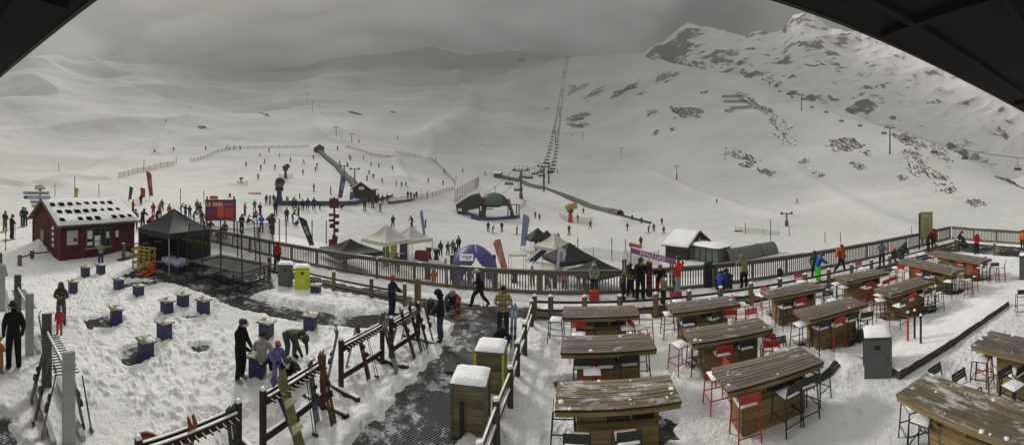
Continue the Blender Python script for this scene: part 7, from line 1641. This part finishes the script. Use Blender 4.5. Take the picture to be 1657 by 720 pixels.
put(1444, 424, 26, 150, 'person in slate with a crimson hat sitting against the balustrade', 'crouch', '#3a4a56', '#34445a', head=Ht('#a01e34'), lim=(.8, 1.1))
put(1456, 420, 32, 110, 'person in dark green with a green hat sitting against the balustrade', 'crouch', '#3a4030', '#3a3c40', head=Ht('#1e5a44'), lim=(.8, 1.2))
put(1502, 407, 26, 60, 'person in black leaning over beside the red and grey jacket', 'lean', '#17171c', '#17171c', head=Ht('#17171c'), lim=(.8, 1.05))
put(1511, 406, 36, 10, 'person in a red and grey jacket beside the information board', 'stand', '#8a1f1c', '#141416', head=Ht('#141416'), near=False, lim=(.85, 1.1))
put(1551, 407, 30, 80, 'person in dark grey leaning over in the platform corner', 'lean', '#23242a', '#23242a', head=Ht('#17171c'), lim=(.85, 1.1))
put(1561, 404, 22, -60, 'person in charcoal crouching in the platform corner', 'crouch', '#1e2024', '#1e2024', head=Hm('#1c1e22'), lim=(.8, 1.2))
put(1580, 412, 36, 150, 'person in a red jacket and white helmet on the dark platform', 'carry', '#b02218', '#1a1a1e', head=Hm('#a8a4a0'), lim=(.85, 1.1))
put(1655, 404, 26, 200, 'person in an orange jacket cut by the right edge', 'stand', '#c8681e', '#2a2a2e', head=Ht('#5a3a1e'), lim=(.8, 1.0))
# ---- crowd on the snow beyond: feet column, feet row, height, turn, label, pose, jacket, trousers, head, extras
CRD = [
 (8, 375, 34, 30, 'skier in green and orange at the very left edge behind the racks', 'carry', '#2f4a34', '#8a4a28', Hm('#2a2a2a'), 's'), (19, 388, 42, 60, 'skier all in dark grey with orange boots left of the cabin', 'hands', '#26242a', '#221f24', Hm('#2a2420'), 'sp'), (37, 367, 32, 10, 'left of two skiers in dark green standing close together', 'stand', '#2c3430', '#22262a', Ht('#22262a'), 's'), (41, 367, 31, -20, 'right of two skiers in dark green standing close together', 'stand2', '#30403a', '#1f2226', Hm('#22262a'), ''),
 (215, 345, 22, 60, 'person in red behind the right end of the cabin roof', 'carry', '#a8281c', '#1c1c20', Ht('#1c1c20'), ''), (219, 372, 34, 20, 'person in yellow and olive beside the cabin corner', 'carry', '#7a6a1e', '#26282a', Ht('#2c4a5a'), ''), (231, 370, 32, 30, 'person in dark brown leaning beside the cabin corner', 'lean', '#2a2624', '#1e1c1e', Ht('#241c1a'), ''), (228, 332, 14, -30, 'person in black leaning on the bank near the red flags', 'stand', BK, BK, Ht(BK), ''),
 (242, 365, 22, 120, 'person crouching in a crimson jacket in the left crowd', 'crouch', '#b01e34', '#221c22', Hm('#241c1c'), ''), (248, 352, 24, 0, 'person in red jacket and bright red trousers carrying a board', 'carry', '#8a241c', '#c0281c', Hm('#1c1c1c'), ''), (254, 362, 24, 60, 'person in black leaning in the left crowd', 'lean', '#1d1d22', '#1d1d22', Ht('#1d1d22'), ''), (259, 352, 24, 200, 'person in a mustard top carrying a snowboard', 'carry', '#9a8420', '#2a2a2e', Hm('#b8b0a0'), ''), (262, 342, 20, 170, 'person in blue behind the mustard top', 'stand2', '#2c3c7a', '#2a2c34', Hm('#8a8a8a'), ''),
 (274, 354, 24, 20, 'person in a pink coat and black trousers in the left crowd', 'stand', '#a83a50', '#1c1a1e', Ht('#2a2024'), ''), (293, 348, 16, 90, 'person in dark grey just above the black tent peak', 'lean', '#26282a', '#26282a', Ht('#26282a'), ''), (300, 352, 20, 40, 'person in olive above the black tent', 'hands', '#3a3c2c', '#1e1e20', Hm('#3c3e30'), ''), (307, 354, 20, 0, 'person in a blue and navy jacket above the black tent', 'carry', '#2a3670', '#1c1c24', Ht('#2a3040'), ''), (314, 361, 18, 90, 'person in black seen over the right shoulder of the black tent', 'lean', BK, BK, Ht(BK), ''),
 (319, 347, 24, 30, 'person in tan with white helmet left of the red board', 'stand', '#6a5c44', '#24242a', Hm('#a8a8a0'), ''), (324, 352, 24, 60, 'person in black left of the red board', 'stand2', '#18181c', '#18181c', Ht('#18181c'), ''), (327, 368, 28, 10, 'person in a pale cream coat with blue pack beside the trampoline net', 'stand', '#8a8674', '#26262c', Ht('#9a927c'), 'b'),
 (340, 385, 28, 20, 'person in brown behind the trampoline poles', 'lean', '#3a2c28', '#20201f', Ht('#20201f'), ''), (353, 388, 26, 60, 'person with a green glove behind the trampoline', 'crouch', '#2a2624', '#4a2420', Ht('#2a2624'), 'g'), (364, 388, 26, 10, 'person in maroon behind the trampoline, right of the green glove', 'stand', '#4a2228', '#1c1c20', Ht('#1c1c20'), ''),
 (391, 378, 32, 30, 'burly person in black with equipment right of the red board', 'carry', '#1b1c1e', '#1d1c20', Hm('#1b1c1e'), 'b'), (396, 350, 22, 60, 'person in an orange and black jacket holding a pole', 'carry', '#c0421c', '#17171b', Ht('#1d1d1f'), ''), (401, 362, 14, 90, 'person in black sitting on the snow right of the red board', 'ground', BK, BK, Hm(BK), ''), (412, 342, 16, 0, 'person in olive standing among the crowd left of the snow gun', 'stand', '#4a4a38', '#34342e', Ht('#3c3c30'), ''), (412, 355, 16, 30, 'person in a rust coloured jacket in front of the olive one', 'crouch', '#8a3a24', '#2c2424', Ht('#4a2c24'), ''), (421, 350, 22, 50, 'person in dark red with a black backpack', 'stand2', '#6e2424', '#2a2024', Ht('#2a1c1c'), 'b'),
 (423, 377, 30, 0, 'person in a bright sky blue jacket and maroon trousers', 'hands', '#2f6cb4', '#4a2428', Ht('#7a5a44'), ''), (434, 360, 20, 90, 'person in a grey white jacket kneeling in the crowd', 'crouch', '#8a8c86', '#2e3032', Ht('#8c8c84'), ''), (437, 372, 26, 80, 'person in black leaning forward beside the purple one', 'lean', '#1a1a1e', '#1a1a1e', Ht('#1a1a1e'), ''), (441, 380, 34, 40, 'person in a purple jacket and dark maroon trousers', 'carry', '#3a2844', '#3a1c20', Ht('#2a2024'), ''), (446, 349, 28, 20, 'slim person in black below the snow gun mast', 'stand', '#1b191c', '#1b191c', Hm('#2c2a2a'), 's'), (443, 330, 14, 0, 'person in brown just left of the snow gun mast', 'stand', '#4a3028', '#3a2a28', Ht('#4a2c28'), ''), (431, 331, 10, 0, 'person in dark blue far left of the snow gun mast', 'stand', '#22283c', '#22283c', Ht('#22283c'), ''),
 (464, 360, 24, 0, 'person in black and green with a backpack, alone left of the black flag', 'stand', '#26423a', '#241f22', Hm('#241c1a'), 'b'), (474, 362, 22, 90, 'person in black leaning next to the black flag top', 'lean', '#1a1b1f', '#1a1b1f', Hm('#1d1d20'), ''), (483, 350, 14, 120, 'person in an olive yellow jacket behind the black flag', 'carry', '#6a6a28', '#2a2a2a', Ht('#4a4428'), ''), (479, 366, 14, 60, 'child in bright blue beside the black flag', 'crouch', '#2a62b0', '#1c1c20', Hm('#2a2a30'), 'c'),
 (474, 338, 17, 20, 'person in indigo at the left of the row before the blue banner', 'stand', '#2c2c50', '#22222e', Ht('#22222e'), ''), (478, 340, 18, 50, 'person in charcoal striding in the row before the blue banner', 'walk', '#26282a', '#26282a', Ht('#2a2622'), ''), (490, 341, 19, 0, 'slim person in black, third in the row before the blue banner', 'stand', '#1c1a1f', '#1c1a1f', Ht('#1c1a1f'), ''), (498, 340, 20, -20, 'broad person in dark grey, fourth in the row before the blue banner', 'stand2', '#26282c', '#202226', Hm('#26282c'), ''), (508, 340, 21, 10, 'tall person in olive brown at the right of the row before the blue banner', 'stand2', '#42402c', '#26241f', Ht('#2c2620'), ''), (518, 339, 13, 100, 'person bending forward at the blue banner', 'bend', '#2c2a34', '#2c2a30', Ht('#2c2a30'), ''), (552, 338, 12, 60, 'person in grey crouching just right of the red signpost', 'crouch', '#4a4a48', '#38383a', Hm('#3c3c40'), ''),
 (590, 341, 22, 10, 'tall skier in black in front of the small brown hut', 'stand', '#1b1b1e', '#1b1b1e', Hm('#1b1b1e'), 's'), (603, 337, 18, 20, 'skier in grey right in front of the small brown hut', 'stand2', '#3c4242', '#26282a', Hm('#26282a'), 's'), (597, 330, 16, 0, 'person in navy in the queue at the small brown hut', 'stand', '#2a2c44', '#22222c', Ht('#22222c'), ''), (608, 330, 16, 30, 'person in charcoal in the queue at the small brown hut', 'stand', '#2a2a2c', '#222224', Hm('#2a2a2c'), ''), (612, 329, 17, -20, 'person in dark red in the queue at the small brown hut', 'stand2', '#5a2424', '#262022', Ht('#3c2422'), ''), (619, 329, 14, 10, 'person in a maroon top at the end of the queue', 'stand', '#6a3434', '#2c2a2c', Ht('#3a2a2a'), ''), (615, 343, 14, 120, 'skier in dark grey with arms spread right of the hut', 'out', '#26262a', '#2e2e32', Hm('#2a2a2c'), 'sp'), (627, 328, 14, 0, 'person in dark blue beyond the queue with skis in hand', 'stand2', '#222a38', '#22242a', Ht('#22242a'), ''),
 (660, 321, 12, 0, 'left one of four people standing in a row on the slope', 'stand', '#1e2022', '#1e2022', Hm('#1e2022'), ''), (665, 322, 12, 30, 'second of four people standing in a row on the slope', 'stand2', '#33272a', '#26242a', Hm('#2a2628'), ''), (670, 323, 11, 10, 'third of four people standing in a row, in orange red', 'stand', '#94402c', '#3a2a28', Hm('#3a2a28'), ''), (674, 322, 13, -20, 'right one of four people standing in a row on the slope', 'stand', '#1e2224', '#1e2224', Hm('#1e2224'), ''), (691, 322, 12, 90, 'skier in black with skis on the shoulder above the red net', 'out', '#1e1e20', '#26262a', Ht('#1e1e20'), ''), (717, 300, 8, 20, 'skier in dark red on the middle piste', 'stand', '#5a2a2a', '#3a2424', Hm('#3a2424'), 's'),
 (636, 369, 21, 0, 'skier in black gliding left above the white tents', 'stand2', '#1a1b1d', '#1a1b1d', Hm('#1a1b1d'), 'p'), (667, 368, 20, -60, 'skier in maroon and black gliding with poles', 'ski', '#3a2428', '#1d1c20', Hm('#2a2024'), 'sp'), (688, 369, 15, 60, 'child skier with arms spread beside the thin blue flag', 'out', '#33302e', '#2a2628', Hm('#2a2628'), 'c'), (790, 375, 16, 180, 'skier in black, left of three below the lift station', 'stand', '#1b1b1e', '#1b1b1e', Hm('#1b1b1e'), 's'), (797, 378, 13, 90, 'crouching skier, middle of three below the lift station', 'ski', '#232528', '#232528', Hm('#232528'), 's'), (812, 375, 16, 200, 'skier in black, right of three below the lift station', 'stand', '#1b1b1f', '#1b1b1f', Hm('#1b1b1f'), 's'), (836, 380, 15, 70, 'skier in a red top leaning forward beside the pale blue flag', 'out', '#a0281e', '#1e1e22', Hm('#2a2224'), 's'),
 (713, 415, 25, 0, 'person in navy walking towards the tents, left of the group', 'stand', '#23283a', '#23243a', Ht('#2a2224'), ''), (725, 414, 23, 10, 'person in pale grey in the group left of the purple dome', 'stand2', '#77787a', '#26262c', Ht('#2c2c30'), 'b'), (733, 412, 24, 0, 'person in mauve in the group left of the purple dome', 'stand', '#5a4a54', '#26242c', Ht('#2a2a2e'), ''), (742, 408, 26, -20, 'tall person in black in the group left of the purple dome', 'stand', '#1c1b1f', '#1c1b1f', Ht('#1c1b1f'), 'b'), (737, 414, 16, 0, 'child in dark grey in the group left of the purple dome', 'stand', '#2e2c32', '#2a282e', Hm('#2a282e'), 'c'),
 (702, 468, 26, 180, 'person in an orange top just behind the balustrade left of the dome', 'carry', '#b8482a', '#3a2430', Hm('#2a2a2a'), ''), (861, 462, 32, 190, 'person in an orange red jacket behind the balustrade', 'stand', '#c84a22', '#2a2c3c', Ht('#a03a22'), ''), (914, 468, 28, 0, 'person in bright orange behind the balustrade under the black tent', 'stand', '#d2561a', '#2a2a2e', Ht('#3a2a20'), ''), (886, 468, 28, 160, 'person in blue grey behind the balustrade by the white flag', 'stand2', '#4a5264', '#26262c', Hm('#8a8a8c'), ''), (897, 468, 27, 30, 'person in lime and navy behind the balustrade', 'stand', '#3a4260', '#2a2a34', Hm('#a8b02a'), ''), (936, 466, 28, 10, 'person in dark maroon under the right side of the black tent', 'stand', '#4a2a2c', '#2a2a2e', Ht('#2a2424'), ''), (946, 464, 26, 200, 'person in grey under the edge of the big black tent', 'stand2', '#4a4e52', '#2a2c30', Hm('#3a3c40'), ''), (760, 466, 26, 20, 'person in purple inside the dome tent', 'stand', '#5a3a60', '#3a2a40', Ht('#3a2a40'), ''), (780, 466, 24, 20, 'person in dark blue inside the dome tent', 'stand', '#24304a', '#24304a', Ht('#2a2a30'), ''), (868, 408, 15, 180, 'person in red and yellow under the small black tent', 'stand', '#9a3a28', '#2a2a2e', Hm('#b0a82a'), ''), (878, 410, 15, 160, 'person in dark clothes under the small black tent', 'stand', '#2a2c34', '#222226', Ht('#2a2422'), ''),
 (642, 440, 20, 20, 'person in brown near the trestle by the white tent', 'stand', '#5a4034', '#2a2428', Ht('#4a2c24'), ''), (903, 393, 9, 0, 'small figure in dark red behind the cream tent', 'stand', '#7a3a34', '#3a2a2a', Ht('#3a2a2a'), ''),
 (866, 353, 9, 30, 'small skier in dark grey left of the yellow snow gun', 'stand', '#26282a', '#26282a', Hm('#26282a'), 's'), (873, 357, 8, 0, 'small skier in dark red left of the yellow snow gun', 'stand', '#5a2826', '#2a2a2c', Hm('#2a2a2c'), ''), (921, 380, 16, 10, 'skier in charcoal below the yellow snow gun', 'stand2', '#25272a', '#25272a', Hm('#25272a'), 's'), (955, 371, 14, 60, 'skier in black striding right of the yellow snow gun', 'walk', '#1e1f22', '#1e1f22', Hm('#1e1f22'), ''), (944, 346, 5, 0, 'tiny skier above the yellow snow gun', 'stand', '#2a2a2c', '#2a2a2c', Hm('#2a2a2c'), ''), (935, 358, 8, 0, 'small skier in red beside the snow gun net', 'stand', '#8a2a24', '#6a2420', Hm('#6a2420'), ''),
 (1015, 374, 11, 30, 'skier in black on the lower right piste', 'walk', '#1d1e20', '#1d1e20', Hm('#1d1e20'), ''), (1049, 377, 9, 60, 'small skier leaning forward, left of three by the brown cabin', 'ski', '#22262c', '#22262c', Hm('#22262c'), 's'), (1058, 375, 11, 0, 'skier in dark red, middle of three by the brown cabin', 'stand', '#5a2824', '#24242a', Hm('#24242a'), ''), (1074, 380, 12, 10, 'skier in black and orange trousers by the brown cabin', 'stand2', '#22242a', '#a85a28', Hm('#22242a'), ''), (1071, 364, 9, 10, 'skier in teal above the brown cabin', 'stand', '#2a4a5a', '#22262c', Hm('#22262c'), ''), (1023, 358, 8, 0, 'small skier at the end of the long conveyor, left one', 'stand', '#2a2c2e', '#2a2c2e', Hm('#2a2c2e'), ''), (1038, 363, 9, 0, 'small skier at the end of the long conveyor, right one', 'stand', '#26282c', '#26282c', Hm('#26282c'), ''), (1037, 400, 12, 180, 'person in black between the orange and purple banners', 'stand', '#1d1e22', '#1d1e22', Ht('#1d1e22'), ''),
]
for (px, py, h, tn, lab, pn, j, tr, hd, ex) in CRD:
    k = {}
    if 's' in ex: k['skis'] = '#33363a'
    if 'p' in ex: k['poles'] = True
    if 'b' in ex: k['pack'] = '#1c1e26'
    if 'g' in ex: k['hand'] = '#4ab02a'
    put(px, py, h, tn, lab, pn, j, tr, terr=True, head=hd, lim=(.45, .8) if 'c' in ex else (.88, 1.12), group='people on the snow beyond the terrace', **k)
# tiny skiers scattered over the pistes
FAR = [(268, 198, 1), (264, 220, 1), (308, 175, 0), (349, 169, 0), (379, 171, 0), (391, 166, 1), (392, 171, 0), (281, 246, 0), (250, 250, 1), (333, 244, 2), (367, 242, 0), (379, 242, 0), (389, 243, 0), (421, 254, 2), (435, 247, 2), (452, 255, 2), (445, 275, 2), (428, 265, 2), (511, 278, 0), (513, 272, 0), (507, 258, 3), (491, 266, 3), (490, 283, 3), (508, 310, 2), (546, 244, 2), (565, 258, 2), (567, 260, 0), (588, 259, 3), (581, 232, 2), (600, 270, 0), (613, 272, 2), (635, 276, 0), (619, 297, 2), (641, 302, 2), (650, 303, 0), (657, 303, 3), (718, 281, 0), (736, 300, 2), (749, 279, 0), (692, 225, 0), (735, 210, 0), (788, 197, 0), (837, 194, 2), (888, 190, 0), (785, 285, 3), (902, 281, 3), (926, 221, 0), (779, 236, 2), (553, 230, 0), (1160, 330, 3), (535, 315, 2), (562, 270, 0), (550, 268, 2), (594, 293, 3), (398, 270, 3), (418, 291, 0), (422, 276, 3), (604, 290, 0), (1290, 330, 3), (470, 263, 3), (597, 283, 0), (643, 226, 3), (693, 296, 2), (829, 350, 3)]
FAR.sort()
CC = [('black', '#1d1e20', '#1d1e20'), ('navy', '#22283a', '#1d1e22'), ('red', '#8a2824', '#4a2422'), ('grey', '#3c4042', '#2a2c2e')]; PN = ['stand', 'stand2', 'ski', 'walk']
for i, (px, py, c) in enumerate(FAR):
    cn_, j, tr = CC[c]; put(px, py, 8, (i * 67) % 360, 'tiny distant skier in %s on the pistes, %s from the left' % (cn_, ordw(i)), PN[i % 4], j, tr, terr=True, head=Hm(tr), lim=(.95, 1.2), skis='#33363a' if i % 2 else None, group='distant skiers on the pistes')
